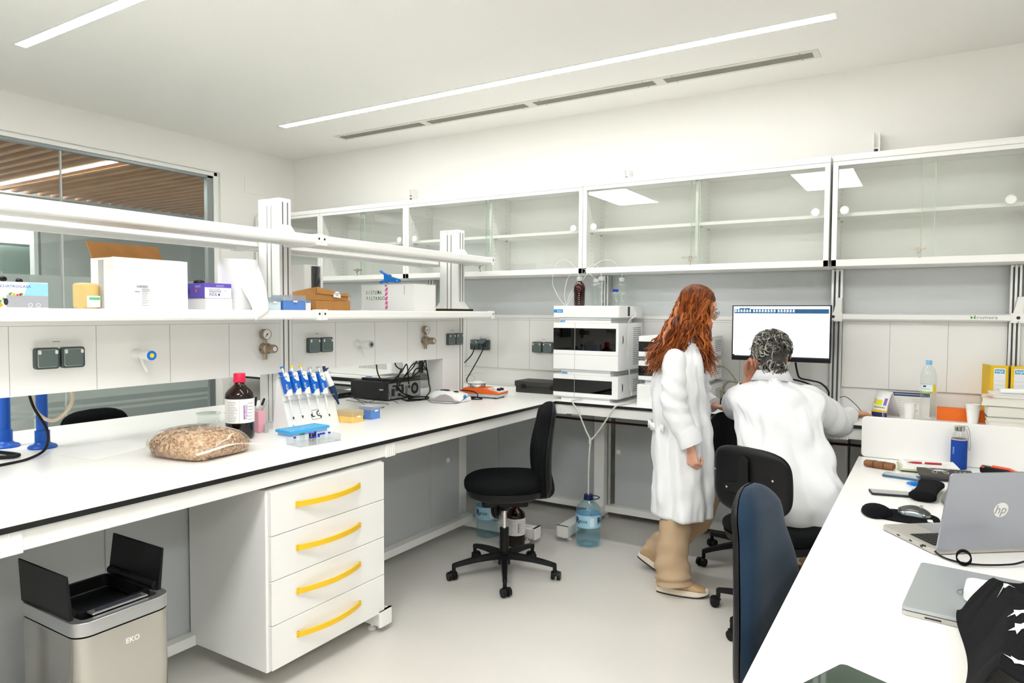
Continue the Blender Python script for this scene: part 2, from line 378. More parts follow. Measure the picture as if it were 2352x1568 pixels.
post_objs = [post('rack_post', PX0, PX1, y, y+.077, .9, 2.08, lab, 'slotted posts carrying the island shelves') for y, lab in posts]
spn = mat('service panel white', (.84, .84, .82), .4)
# service panels between the posts (double sided box) with seams, sockets
def service_panel(name, y0, y1, seams, label):
    t = thing(name, label, 'service panel', (PX0, (y0+y1)/2, 1.17))
    g = G(); g.box(PX1-.03, PX1, y0, y1, 1.168, 1.4745); g.box(PX0, PX0+.03, y0, y1, 1.168, 1.4745); g.box(PX0, PX1, y0, y1, 1.455, 1.4745)
    g.build('panel', spn, t, world=True, bev=.001)
    s = G()
    for y in seams: s.box(PX1-.001, PX1+.0005, y-.0012, y+.0012, 1.17, 1.43)
    s.box(PX1-.001, PX1+.0005, y0, y1, 1.429, 1.4305)
    s.build('seam', seam_m, t, world=True); return t
service_panel('utility_spine', .93, 2.428, (1.192, 1.503, 1.82, 2.123), 'white service panel of the island with the blue-ringed tap')
service_panel('utility_spine', 2.509, 4.008, (2.82, 3.144, 3.451, 3.759), 'white service panel of the island between the middle and far posts')
service_panel('utility_spine', -.70, .848, (0, ), 'white service panel of the island above the two blue pillars, cut by the photo edge')
tag(G().box(-3.03, -2.9, 3.83, 4.008, .9, 1.1675).build('service_duct', spn, bev=.002), 'white service duct standing on the island at its far end', 'duct')
# shelves
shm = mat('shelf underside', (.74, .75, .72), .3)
def shelf(name, y0, y1, z, label, group):
    t = thing(name, label, 'shelf', (-2.98, (y0+y1)/2, z-.045), group=group)
    for sx in (1, -1):
        xr = -2.9825+sx*.32
        poly = [(-.02, -.045), (.014, -.045), (.02, -.036), (.02, -.006), (.014, 0), (-.02, 0)]
        if sx < 0: poly = [(-u, v) for u, v in reversed(poly)]
        g = G().prism(poly, T(xr, y1, z) @ RX(pi/2), y1-y0)
        g.build('front_rail', white, t, world=True, bev=.002)
        b = G()
        xa, xb = sorted((xr-sx*.02, -2.9825+sx*.09))
        b.box(xa, xb, y0, y1, z-.016, z-.004)
        b.build('board', [shm], t, world=True)
        r = G(); xm = -2.9825+sx*.19; r.box(xm-.012, xm+.012, y0, y1, z-.034, z-.0162); xm = -2.9825+sx*.105; r.box(xm-.012, xm+.012, y0, y1, z-.04, z-.0162)
        r.build('stiffener', white, t, world=True, bev=.002)
        for yy in (y0+.002, y1-.026):
            e = G().box(*sorted((xr-sx*.02, -2.9825+sx*.083)), yy, yy+.024, z-.05, z-.0165)
            e.build('bracket', white, t, world=True, bev=.002)
        for yy in (y0-.001, y1-.034):
            c = G()
            c.box(*sorted((xr+sx*.021, xr-sx*.012)), yy, yy+.035, z-.05, z+.004)
            c.cyl((xr+sx*.0205, yy+.017, z-.018), (xr+sx*.0222, yy+.017, z-.018), .006, m=1, n=12)
            c.build('end_clamp', [white, ink], t, world=True, bev=.003)
for z, nm in ((1.875, 'upper'), (1.497, 'lower')):
    shelf('rack_shelf', .90, 2.478, z, nm+' white island shelf in the bay over the wood chips', 'island rack shelves')
    shelf('rack_shelf', 2.482, 4.09, z, nm+' white island shelf in the bay over the black computer', 'island rack shelves')
# gussets: parts of their posts
for (y, lab), pt_ in zip(posts[1:], post_objs[1:]):
    for z in (1.875, 1.497):
        for sx in (1, -1):
            xs_ = PX1+.0005 if sx > 0 else PX0-.0005
            pl = [(0, 0), (sx*.06, 0), (0, .07)]
            if sx < 0: pl.reverse()
            G().prism(pl, T(xs_, y+.076, z) @ RX(pi/2), .075).build('gusset', white, pt_, world=True, bev=.002)
# ================================================================ wall cabinets with sliding glass
cgl = glass('cabinet glass', (0.985, 0.995, 0.982), 0.0, 1.52)
ged = mat('glass edge green', (.45, .60, .50), .2)
def cabinet(x0, x1, label, mid, key, knobs, group='white glass-door wall cabinets'):
    t = thing('wall_cabinet', label, 'cabinet', ((x0+x1)/2, 4.55, 1.765), group=group)
    y0, y1, z0, z1 = 4.37, 4.70, 1.765, 2.40; th = .018
    g = G(); g.box(x0, x1, y0, y1, z0, z0+.03).box(x0, x1, y0, y1, z1-.03, z1).box(x0, x0+th, y0, y1, z0+.03, z1-.03).box(x1-th, x1, y0, y1, z0+.03, z1-.03).box(x0+th, x1-th, y1-.012, y1, z0+.03, z1-.03)
    if mid == 'p': xm = (x0+x1)/2; g.box(xm-.009, xm+.009, y0+.035, y1-.012, z0+.03, z1-.03)
    g.build('body', white, t, world=True, bev=.0012)
    f = G(); f.box(x0, x1, y0-.012, y0, z1-.036, z1-.012).box(x0, x1, y0-.012, y0, z1-.062, z1-.040).box(x0, x1, y0-.012, y0, z0, z0+.038).box(x0, x0+.028, y0-.012, y0, z0, z1-.062).box(x1-.028, x1, y0-.012, y0, z0, z1-.062)
    f.box(x0, x1, y0-.004, y0, z1-.041, z1-.035)
    f.build('front_frame', white, t, world=True, bev=.0015)
    s = G(); xs_ = [(x0+th, (x0+x1)/2-.009), ((x0+x1)/2+.009, x1-th)] if mid == 'p' else [(x0+th, x1-th)]
    for a, b in xs_:
        s.box(a, b, y0+.05, y1-.012, 2.055, 2.075)
    s.build('inner_shelf', white, t, world=True)
    h = G()
    for a, b in xs_:
        for xx in (a+.0003, b-.0003):
            for yy in (y0+.09, y1-.08):
                for k in range(17):
                    h.cyl((xx-.0008, yy, 1.83+k*.032), (xx+.0008, yy, 1.83+k*.032), .0026, n=6)
    h.build('pin_hole', slotm, t, world=True)
    q = G()
    for a, b in xs_:
        for xx, d in ((a, 1), (b, -1)):
            for yy in (y0+.09, y1-.08): q.box(*sorted((xx, xx+d*.012)), yy-.005, yy+.005, 2.045, 2.055)
    q.build('shelf_pin', ged, t, world=True)
    xm = (x0+x1)/2
    for k, (a, b, y) in enumerate(((x0+.02, xm+.03, y0+.004), (xm-.03, x1-.02, y0+.016))):
        p = G().box(a, b, y, y+.005, z0+.036, z1-.042).build('glass_door', cgl, t, world=True)
        e = xm+.03 if k == 0 else xm-.03
        G().box(e-.0012, e+.0012, y-.0005, y+.0055, z0+.036, z1-.06).build('glass_edge', ged, p, world=True)
        kx = knobs[k]
        if kx is not None:
            G().lathe([(.001, 0), (.024, 0), (.024, .002), (.020, .004), (.019, .002), (.001, .002)], (0, 0, 0), n=28, M=T(kx, y-.0005, 2.085) @ RX(pi/2)).build('finger_pull', white, p, world=True, smooth=30)
    kx = key
    l = G(); l.box(kx-.055, kx+.04, y0-.001, y0+.003, 1.845, 1.855); l.cyl((kx, y0+.004, 1.85), (kx, y0-.012, 1.85), .012, .011, n=20)
    l.build('lock', mat('nickel', (.55, .52, .46), .25, 1), t, world=True, smooth=35)
    k2 = G(); k2.box(kx-.001, kx+.001, y0-.024, y0-.012, 1.846, 1.854); k2.rbox(-.009, .009, -.018, 0, -.001, .001, .004, M=T(kx+.002, y0-.020, 1.843) @ RX(pi/2) @ RZ(.2)); k2.box(-.003, .003, -.045, -.015, -.001, .001, M=T(kx+.002, y0-.020, 1.843) @ RX(pi/2) @ RZ(.2))
    k2.build('key', MATS['nickel'], t, world=True)
cabinet(-5.54, -4.672, 'glass-door wall cabinet in the room corner, behind the middle rack post', '', -5.1, (None, -4.78))
cabinet(-4.668, -3.683, 'glass-door wall cabinet seen above the brown cardboard boxes', '', -4.22, (None, -3.771))
cabinet(-3.679, -2.090, 'wide glass-door wall cabinet behind the far rack post', 'p', -2.95, (-3.60, -2.173))
cabinet(-2.086, -.518, 'wide glass-door wall cabinet above the red-haired woman', 'p', -1.332, (-2.012, -.596))
cabinet(-.504, .445, 'glass-door wall cabinet above the rail with the green maker name', '', -.074, (-.441, .335))
# ================================================================ service spine on the back wall
def wall_post(x0, x1, label, z1=1.764):
    t = thing('wall_post', label, 'post', ((x0+x1)/2, 4.69, .9), group='slotted aluminium posts on the back wall')
    g = G(); n = 3; wd = x1-x0
    g.box(x0, x1, 4.672, 4.72, .9, z1)
    for a, b in ((0, .22), (.38, .62), (.78, 1)): g.box(x0+a*wd, x0+b*wd, 4.655, 4.672, .9, z1)
    g.build('profile', [alu], t, world=True, bev=.001)
    s = G()
    for a, b in ((.22, .38), (.62, .78)): s.box(x0+a*wd+.0003, x0+b*wd-.0003, 4.670, 4.6718, .91, z1-.01)
    s.build('slot', slotm, t, world=True)
wall_post(-3.70, -3.63, 'slotted aluminium wall post hidden behind the far rack post')
wall_post(-2.075, -2.02, 'slotted aluminium wall post behind the solvent bottles')
wall_post(-.532, -.468, 'slotted aluminium wall post between the computer screen and the branded rail')
wall_post(.365, .418, 'slotted aluminium wall post above the yellow binders')
grw = mat('pale grey backboard', (.66, .69, .70), .5)
struct(G().box(-5.5, 1.3, 4.722, 4.76, .9, 1.765).build('trim_2', grw))
tag(G().box(-5.5, 1.3, 4.70, 4.7215, .9005, 1.04).build('upstand', spn), 'white upstand along the back of the worktop', 'upstand')
def wall_panel(x0, x1, seams, label):
    t = thing('wall_service_panel', label, 'service panel', ((x0+x1)/2, 4.7, 1.04))
    G().box(x0, x1, 4.682, 4.721, 1.042, 1.447).build('panel', spn, t, world=True, bev=.001)
    s = G()
    for x in seams: s.box(x-.0013, x+.0013, 4.6812, 4.6825, 1.043, 1.446)
    s.box(x0, x1, 4.6812, 4.6825, 1.0415, 1.0435); s.box(x0, x1, 4.6812, 4.6825, 1.4295, 1.431)
    s.build('seam', seam_m, t, world=True)
    G().box(x0, x1, 4.672, 4.721, 1.4475, 1.474).build('ledge', spn, t, world=True, bev=.002)
    return t
wall_panel(-5.4, -3.702, (-4.8, -4.2), 'white service panel on the back wall behind the far rack post')
wall_panel(-3.628, -2.077, (-3.30, -2.988, -2.696, -2.38), 'white service panel on the back wall with the two double sockets')
wall_panel(-2.018, -.534, (-1.6, -1.08, -.80), 'white service panel on the back wall behind the computer screen')
wall_panel(-.466, .363, (-.209, .085), 'white service panel on the back wall behind the plastic bottle')
wall_panel(.42, 1.3, (.8,), 'white service panel on the back wall behind the yellow binders')
struct(G().box(.455, 1.4, 4.60, 4.655, 1.55, 2.6).build('trim_3', mat('grey blind', (.14, .19, .18), .8)))
# branded rail
t = thing('shelf_rail', 'white rail with a green and grey maker name under a glass cabinet', 'rail', (-.05, 4.62, 1.455))
G().prism([(-.0, 0), (.018, -.006), (.018, -.034), (0, -.040), (-.018, -.034), (-.018, -.006)], T(-.462, 4.625, 1.495) @ RY(pi/2) @ RZ(pi/2), .83).build('bar', white, t, world=True, bev=.001)
for a, b, cx in ((-.525, -.463, -.512), (.368, .43, .402)):
    g = G(); g.box(a, b, 4.605, 4.655, 1.447, 1.50); g.prism([(0, 0), (.045, 0), (.045, .09), (.02, .09)], T(a+.012, 4.653, 1.50) @ RX(pi/2), .04)
    g.cyl((cx, 4.606, 1.475), (cx, 4.6035, 1.475), .009, m=1, n=16); g.cyl((cx, 4.606, 1.452), (cx, 4.604, 1.452), .003, m=1, n=8)
    g.build('bracket', [white, ink], t, world=True, bev=.002)
MT = T(.262, 4.6068, 1.4755) @ RX(pi/2)
g = G().text('romera', MT, .026, 0, .0003, 'CENTER', 1.25)
x0 = .195
g.prism([(0, -.010), (0, .009), (.011, 0), (.019, .004), (.017, .012), (.022, .012), (.022, -.010), (.011, 0), ], T(x0-.008, 4.6068, 1.4755) @ RX(pi/2), .0006, 1)
g.build('lettering', [mat('grey ink', (.2, .2, .2), .6), mat('green ink', (.02, .25, .03), .6)], t, world=True)
# hanging brackets above the cabinets
def hb(x, z0, z1, label):
    t = thing('hanging_bracket', label, 'bracket', (x, 4.8, z0))
    g = G(); g.box(x-.02, x-.012, 4.77, 4.85, z0, z1); g.box(x+.012, x+.02, 4.77, 4.85, z0, z1); g.box(x-.012, x+.012, 4.80, 4.85, z0, z1); g.box(x-.012, x+.012, 4.77, 4.80, z0+.045, z0+.052); g.box(x-.012, x+.012, 4.77, 4.80, z0+.07, z0+.077)
    g.build('plate', white, t, world=True)
    G().box(x-.012, x+.012, 4.79, 4.7995, z0, z0+.045).box(x-.006, x+.006, 4.785, 4.799, z0+.055, z0+.067).build('slot', ink, t, world=True)
hb(-3.97, 2.46, 2.58, 'small white wall bracket above the cabinets behind the far rack post')
hb(-1.937, 2.42, 2.54, 'small slotted wall bracket above the middle cabinets')
hb(-.315, 2.43, 2.60, 'taller slotted wall bracket standing above the cabinet over the branded rail')
# ================================================================ sockets, taps, regulators
sock_m = mat('socket grey green', (.115, .155, .15), .45); sock_d = mat('socket frame', (.06, .085, .085), .5); sock_w = mat('socket white', (.75, .75, .70), .5)
def socket(c, label, open_=False, facing='x'):
    '''double socket, face normal +X (island) or -Y (back wall)'''
    M = T(*c) @ (RZ(pi/2) if facing == 'x' else ID) @ RX(pi/2)    # local u right, v up, w out
    t = thing('double_socket', label, 'socket', M=M, group='grey double sockets')
    for k in (-1, 1):
        u = k*.0465
        b = G().rbox(u-.044, u+.044, -.042, .042, 0, .012, .012).build('back_plate', sock_w if facing == 'x' else sock_m, t, bev=.002)
        h = G().rbox(u-.043, u+.043, -.041, .041, .0121, .034, .011).build('housing', sock_d, t, smooth=30, bev=.003)
        if open_ and k == 1:
            G().cyl((u, 0, .0341), (u, 0, .036), .022, n=24).build('socket_well', ink, t, smooth=30)
            G().rbox(u-.032, u+.030, -.003, .003, -.03, .03, .002, M=T(0, .034, .062) @ RX(-.95+pi/2)).build('flap', sock_m, t)
        else:
            M2 = T(0, 0, .0345) if not open_ else T(0, .03, .045) @ RX(.55) @ T(0, -.028, 0)
            f = G().rbox(u-.033, u+.033, -.032, .032, 0, .005, .006, M=M2).build('flap', sock_m, t, smooth=30, bev=.0015)
            q = G()
            for s_ in (-1, 1): q.rbox(u+s_*.029-.005, u+s_*.029+.005, .016, .031, .0052, .0068, .004, M=M2)
            q.rbox(u-.034, u+.034, -.0335, .0335, -.0004, -.0001, .006, M=M2)
            q.build('hinge_cap', sock_w, f)
    G().box(-.012, .012, .060, .064, 0, .0008).build('mark', seam_m, t)
    return t
XF = -2.8995
socket((XF, 1.353, 1.307), 'grey double socket beside the blue-ringed tap on the island')
socket((XF, 2.680, 1.307), 'grey double socket just above the pipette stand')
socket((XF, 3.937, 1.301), 'grey double socket at the far end of the island service panel')
socket((-3.152, 4.6815, 1.225), 'grey double socket on the back wall with two black plugs in it', True, 'y')
socket((-2.565, 4.6815, 1.222), 'grey double socket on the back wall beside the tall instrument stack', False, 'y')
tapm = mat('tap white', (.76, .78, .75), .3)
def tap(y, z, cap, ring, label):
    M = T(XF, y, z) @ RZ(pi/2) @ RX(pi/2); t = thing('gas_tap', label, 'tap', M=M)
    G().lathe([(.0, 0), (.026, 0), (.026, .004), (.022, .012), (.016, .02), (.014, .05), (.0, .05)], n=28).build('rosette', tapm, t, smooth=35)
    G().lathe([(.012, .05), (.020, .052), (.021, .08), (.023, .085), (.024, .10), (.022, .112), (0, .112)], n=28, flut=lambda a, z: 1+.02*cos(12*a)).build('handwheel', tapm, t, smooth=35)
    G().lathe([(0, .112), (.020, .112), (.020, .116), (.0095, .1165), (0, .1165)], m=[0, 0, 0, 1], n=28).build('colour_ring', [cap, ring], t, smooth=30)
    G().lathe([(0, .1165), (.008, .1165), (.008, .118), (0, .118)], m=0, n=20).build('centre_dot', ring, t)
    G().tube([(0, -.010, .04), (.004, -.04, .046), (.012, -.072, .058)], [.009, .0065, .004], n=12).build('spout', tapm, t, smooth=40)
yel = mat('yellow plastic', (.85, .6, .02), .4)
tap(1.667, 1.303, mat('tap blue', (.0, .16, .62), .35), yel, 'white gas tap with a blue and yellow ring')
tap(2.991, 1.300, mat('tap grey', (.3, .32, .33), .35), ink, 'white gas tap with a dark grey ring on the island service panel')
brz = mat('brushed bronze', (.34, .27, .19), .32, .75); gface = mat('gauge face', (.85, .84, .8), .5)
def regulator(y, z, label):
    M = T(XF, y, z) @ RZ(pi/2) @ RX(pi/2); t = thing('gas_regulator', label, 'gas regulator', M=M, group='bronze gas regulators with gauges')
    G().lathe([(0, 0), (.021, 0), (.027, .006), (.027, .035), (.0275, .037), (.0275, .040), (.026, .041), (.020, .046), (.019, .060), (.022, .064), (.0225, .085), (.020, .092), (0, .092)], n=28).build('body', brz, t, smooth=35)
    G().lathe([(0, .092), (.0105, .092), (.0105, .0935), (0, .0935)], n=20).build('badge', paper_m, t)
    G().text('G', T(0, 0, .0936), .015, 0, .0003, bold=.02).build('badge_mark', mat('blue ink', (.02, .22, .6), .5), t)
    G().cyl((0, .02, .02), (0, .045, .02), .009, .0075, n=14).cyl((0, .03, .02), (0, .04, .02), .010, n=6).build('neck', brz, t, smooth=30)
    g = G().lathe([(0, 0), (.026, 0), (.027, .003), (.027, .024), (.0245, .026), (.0245, .023), (0, .023)], m=[0, 0, 0, 0, 0, 1], n=28, M=T(0, .072, .012)).build('gauge', [brz, gface], t, smooth=35)
    n_ = G(); n_.box(-.0015, .0015, -.016, .008, 0, .001, M=T(0, .072, .0355) @ RZ(-.7)); n_.cyl((0, .072, .035), (0, .072, .037), .004, n=12)
    for k in range(11):
        a = -.75*pi+k*1.5*pi/10; n_.box(-.0005, .0005, .017, .0205, 0, .0004, M=T(0, .072, .0352) @ RZ(a))
    n_.build('needle', ink, t)
    G().cyl((0, -.02, .02), (0, -.038, .02), .008, n=6).cyl((0, -.036, .02), (0, -.055, .02), .0115, .010, n=6).build('outlet_nut', brz, t, smooth=25)
    G().cyl((-.0265, -.004, .018), (-.0285, -.004, .018), .0035, n=10).build('port', ink, t)
regulator(2.318, 1.302, 'bronze gas regulator with pressure gauge above the big brown bottle')
regulator(3.612, 1.300, 'bronze gas regulator with pressure gauge, near the far rack post')
# ================================================================ drawer unit
t = thing('drawer_unit', 'white four-drawer unit with yellow bow handles hung under the island worktop', 'drawer unit', (-2.4, 2.06, .08))
G().box(-2.65, -2.1655, 1.735, 2.392, .085, .80).build('body', white, t, world=True, bev=.003)
yh = mat('yellow handle', (.90, .56, .02), .38)
for k in range(4):
    z1 = .797-.1762*k; z0 = z1-.1735
    d = G().box(-2.165, -2.145, 1.745, 2.384, z0, z1).build('drawer_front', white, t, world=True, bev=.002)
    g = G(); zc = (z0+z1)/2+.012; rs = []
    for j in range(25):
        u = j/24; y = 1.868+.352*u; b = .036*sin(pi*u)**.8 if 0 < u < 1 else 0
        x = -2.1448+b
        th = .006
        rs.append([(x, y, zc-.011), (x+th, y, zc-.011), (x+th, y, zc+.011), (x, y, zc+.011)])
    g.rings(rs); g.box(-2.1445, -2.137, 1.864, 1.874, zc-.011, zc+.011); g.box(-2.1445, -2.137, 2.214, 2.224, zc-.011, zc+.011)
    g.build('handle', yh, d, world=True, smooth=40)
# ================================================================ right-hand desk and screen panel
t = thing('desk', 'long white desk carrying the laptops', 'desk', (.5, 1.8, 0))
G().box(-.305, 1.25, -.6, 3.984, .725, .7485, 0).box(-.305, 1.25, -.6, 3.984, .7485, .75, 0).build('tabletop', [top_m], t, world=True)
for x in (-.05, 1.1):
    for y in (-.4, 3.9): G().box(x-.03, x+.03, y-.03, y+.03, 0, .7245).build('leg', white, t, world=True, bev=.003)
G().box(-.02, 1.15, -.4, -.36, .64, .7245).box(-.02, 1.15, 3.86, 3.9, .64, .7245).build('frame', white, t, world=True)
tag(G().prism(rrect(-.295, 1.25, 0, .21, .02, 4), T(0, 4.010, .7505) @ RX(pi/2), .022, 0).build('desk_screen', white, bev=.002), 'low white divider standing at the far end of the desk', 'divider')
G1 = G()
for x, z in ((-.05, .915), (-.24, .92)): G1.cyl((x, 3.9875, z), (x, 3.9862, z), .003, n=10)
# ================================================================ steel bin
steel = mat('brushed steel', (.52, .50, .47), .17, 1.0)
steel_r = mat('satin rim', (.52, .53, .54), .3, .9)
t = thing('waste_bin', 'stainless steel sensor bin with its two black lid halves open', 'waste bin', (-2.235, 1.145, 0))
x0, x1, y0, y1 = -2.405, -2.055, .995, 1.285
def ringbox(g, x0, x1, y0, y1, r, ins, z0, z1, m=0):
    o = rrect(x0, x1, y0, y1, r); i = rrect(x0+ins, x1-ins, y0+ins, y1-ins, max(r-ins, .006))
    rs = [[(u, v, z0) for u, v in o], [(u, v, z1) for u, v in o], [(u, v, z1) for u, v in i], [(u, v, z0) for u, v in i]]
    rs.append(rs[0]); g.rings(rs, m, cap=False)
g = G(); g.prism(rrect(x0, x1, y0, y1, .045, 8), T(0, 0, .012), .545-.012); g.build('body', steel, t, world=True, smooth=30)
G().prism(rrect(x0+.004, x1-.004, y0+.004, y1-.004, .042, 8), T(0, 0, .0), .0118).build('base', blackp, t, world=True)
g = G(); ringbox(g, x0-.001, x1+.001, y0-.001, y1+.001, .046, .03, .55, .59); g.prism(rrect(x0+.002, x1-.002, y0+.002, y1-.002, .045, 8), T(0, 0, .5452), .0045, 1)
g.build('rim', [steel_r, blackp], t, world=True, smooth=40, bev=.004)
g = G(); ringbox(g, x0+.028, x1-.065, y0+.028, y1-.028, .03, .012, .56, .598, 0); g.build('inner_ring', blackp, t, world=True, smooth=40)
g = G(); g.box(x1-.066, x1-.03, y0+.06, y1-.06, .5905, .598); g.build('sensor_bar', [steel_r], t, world=True, bev=.004)
G().prism(rrect(x1-.058, x1-.036, y0+.075, y1-.075, .0105, 6), T(0, 0, .5982), .001).build('sensor_window', ink, t, world=True)
for sy, yy in ((-1, y0+.012), (1, y1-.012)):
    g = G(); hgt = .135; rs = []
    for xx in (x0+.008, x1-.052):
        rs.append([(xx, yy-.006*1, .587), (xx, yy+.006, .587), (xx, yy+.006+sy*.012, .587+hgt), (xx, yy+sy*.012, .587+hgt)])
    g.rings(rs); g.cyl((x0+.02, yy-sy*.006, .605), (x1-.06, yy-sy*.006, .605), .013, n=14)
    g.build('lid', blackp, t, world=True, smooth=30, bev=.002)
G().text('EKO', T(x1+.0003, 1.155, .49) @ RZ(pi/2) @ RX(pi/2), .022, 0, .0003, bold=.015).build('lettering', mat('pale grey ink', (.8, .8, .8), .5), t, world=True)
# ================================================================ instrument stacks on the back bench
iw = mat('instrument white', (.86, .87, .87), .38); ig = mat('instrument grey', (.62, .65, .66), .4)
dk = glass('smoked window', (.05, .07, .075), .02, 1.5); blu = mat('brand blue', (.0, .27, .68), .4)
innr = mat('instrument inside', (.03, .04, .045), .6)
def badge(x, y, z, wd, ht, parent, big):
    g = G().box(x, x+wd, y-.0012, y, z, z+ht); g.build('badge', blu, parent, world=True)
    G().text('Agilent', T(x+wd*.70, y-.0014, z+ht/2) @ RX(pi/2), ht*.5, 0, .0002, bold=.01).cyl((x+wd*.42, y-.0013, z+ht/2), (x+wd*.42, y-.0018, z+ht/2), ht*.16, n=10).build('badge_lettering', paper_m, parent, world=True)
def module(name, x0, x1, y0, y1, z0, z1, label, win=None, winx=None, split=None, side_black=True, low=None, group='white analyser modules in the instrument stacks', vents=True, logo=True):
    t = thing(name, label, 'analyser module', ((x0+x1)/2, (y0+y1)/2, z0), group=group)
    r = .008
    if win:
        g = G(); g.rbox(x0, x1, y0+.02, y1, z0, z1, r); g.build('body', iw, t, world=True, smooth=30)
        g = G(); g.rbox(x0, x1, y0, y0+.0198, z0, win[0], r); g.rbox(x0, x1, y0, y0+.0198, win[1], z1, r)
        g.box(winx[1]+.002, x1, y0+.001, y0+.0198, win[0], win[1]); g.build('front_band', iw, t, world=True, smooth=30)
        if low: G().box(x0, x1, y0-.0004, y0+.0004, low-.001, low+.001).build('joint_line', seam_m, t, world=True)
        G().box(x0+.004, winx[1], y0+.0185, y0+.0199, win[0], win[1]).build('interior', innr, t, world=True)
        G().box(x0+.001, winx[1], y0+.002, y0+.006, win[0]+.0005, win[1]-.0005).build('window', dk, t, world=True)
        q = G(); random.seed(int(z0*1000))
        for k in range(4):
            xx = random.uniform(x0+.03, winx[1]-.08); zz = random.uniform(win[0]+.01, win[1]-.05); q.box(xx, xx+random.uniform(.03, .07), y0+.012, y0+.018, zz, zz+random.uniform(.02, .045), k % 2)
        q.build('inner_part', [mat('inner grey', (.22, .27, .29), .5), ink], t, world=True)
        if split: G().box(split-.0012, split+.0012, y0-.0006, y0+.0005, z0, z1).build('door_joint', seam_m, t, world=True)
    else:
        G().rbox(x0, x1, y0, y1, z0, z1, r).build('body', iw, t, world=True, smooth=30, bev=.003)
    if vents:
        v = G(); n = max(2, int((z1-z0-.05)/.013))
        for k in range(n):
            zz = z0+.03+k*.013; v.box(x1-.0003, x1+.0006, y1-.17, y1-.03, zz, zz+.005)
        v.build('vent_slit', mat('vent shade', (.28, .30, .30), .6), t, world=True)
    if win and side_black:
        G().prism([(0, -.03), (.012, -.02), (.016, 0), (.012, .02), (0, .03)], T(x1+.0002, y0+.07, (win[0]+win[1])/2) @ RZ(pi/2) @ RX(pi/2), .001).build('grip_recess', ink, t, world=True)
    return t
def tray(x0, x1, y0, y1, z0, z1, label):
    t = thing('stack_foot', label, 'instrument foot', ((x0+x1)/2, (y0+y1)/2, z0), group='feet between the stacked modules')
    zm = (z0+z1)/2
    G().box(x0, x1, y0, y1, z0, zm-.0012).box(x0+.005, x1-.005, y0+.008, y1, zm-.0012, zm+.0012).build('lower_tray', iw, t, world=True, bev=.0006)
    G().box(x0, x1, y0, y1, zm+.0012, z1).build('upper_tray', ig, t, world=True, bev=.001)
    return t
AX0, AX1, AY0, AY1 = -2.213, -1.733, 4.17, 4.60
tray(AX0+.06, AX1-.06, AY0+.01, AY1-.05, .9, .9245, 'white base foot of the tall instrument stack, above the waste tubes')
m1 = module('analyser_module', AX0, AX1, AY0, AY1, .925, 1.073, 'bottom module of the tall instrument stack, with a smoked window', (.952, 1.042), (AX0, AX1-.045), -2.048)
tt = tray(AX0+.06, AX1-.06, AY0+.012, AY1-.05, 1.0735, 1.1095, 'narrow foot between the lowest two modules of the tall stack'); badge(AX0+.065, AY0+.0115, 1.0765, .04, .011, tt, 0)
m2 = module('analyser_module', AX0, AX1, AY0, AY1, 1.11, 1.424, 'large middle module of the tall instrument stack, with a smoked window', (1.238, 1.388), (AX0, AX1-.02), -2.048, low=1.21)
tt = tray(AX0+.045, AX1-.06, AY0+.012, AY1-.05, 1.4245, 1.4595, 'narrow foot under the top tray of the tall stack'); badge(AX0+.05, AY0+.0115, 1.4275, .035, .011, tt, 0)
m3 = module('solvent_tray', AX0, AX1+.002, AY0, AY1, 1.46, 1.538, 'white top tray of the tall stack carrying the solvent bottles', vents=False)
badge(AX0+.004, AY0-.0004, 1.492, .070, .022, m3, 1)
G().box(AX1-.003+.0052, AX1+.0068-.0036, 4.32, 4.355, 1.47, 1.533).build('strap', ink, m3, world=True)
G().box(AX1+.0021, AX1+.0030, 4.19, 4.26, 1.475, 1.53, 0).build('sticker', paper_m, m3, world=True)
BX0, BX1 = -1.60, -1.185
G().box(0, 0, 0, 0, 0, 0)
module('analyser_module', BX0, BX1, AY0-.01, AY1+.06, .9, 1.035, 'plain rounded module at the bottom of the stack behind the woman')
tray(BX0+.04, BX1-.04, AY0+.03, AY1, 1.0355, 1.0645, 'narrow foot above the rounded module behind the woman')
module('analyser_module', BX0, BX1, AY0+.01, AY1+.03, 1.065, 1.185, 'second module of the stack behind the woman, with a smoked window', (1.09, 1.155), (BX0, BX1-.03))
tray(BX0+.04, BX1-.04, AY0+.03, AY1, 1.1855, 1.2145, 'narrow foot between the two windowed modules behind the woman')
mm = module('analyser_module', BX0, BX1, AY0+.01, AY1+.03, 1.215, 1.345, 'top module of the stack behind the woman, with a smoked window', (1.245, 1.31), (BX0, BX1-.03))
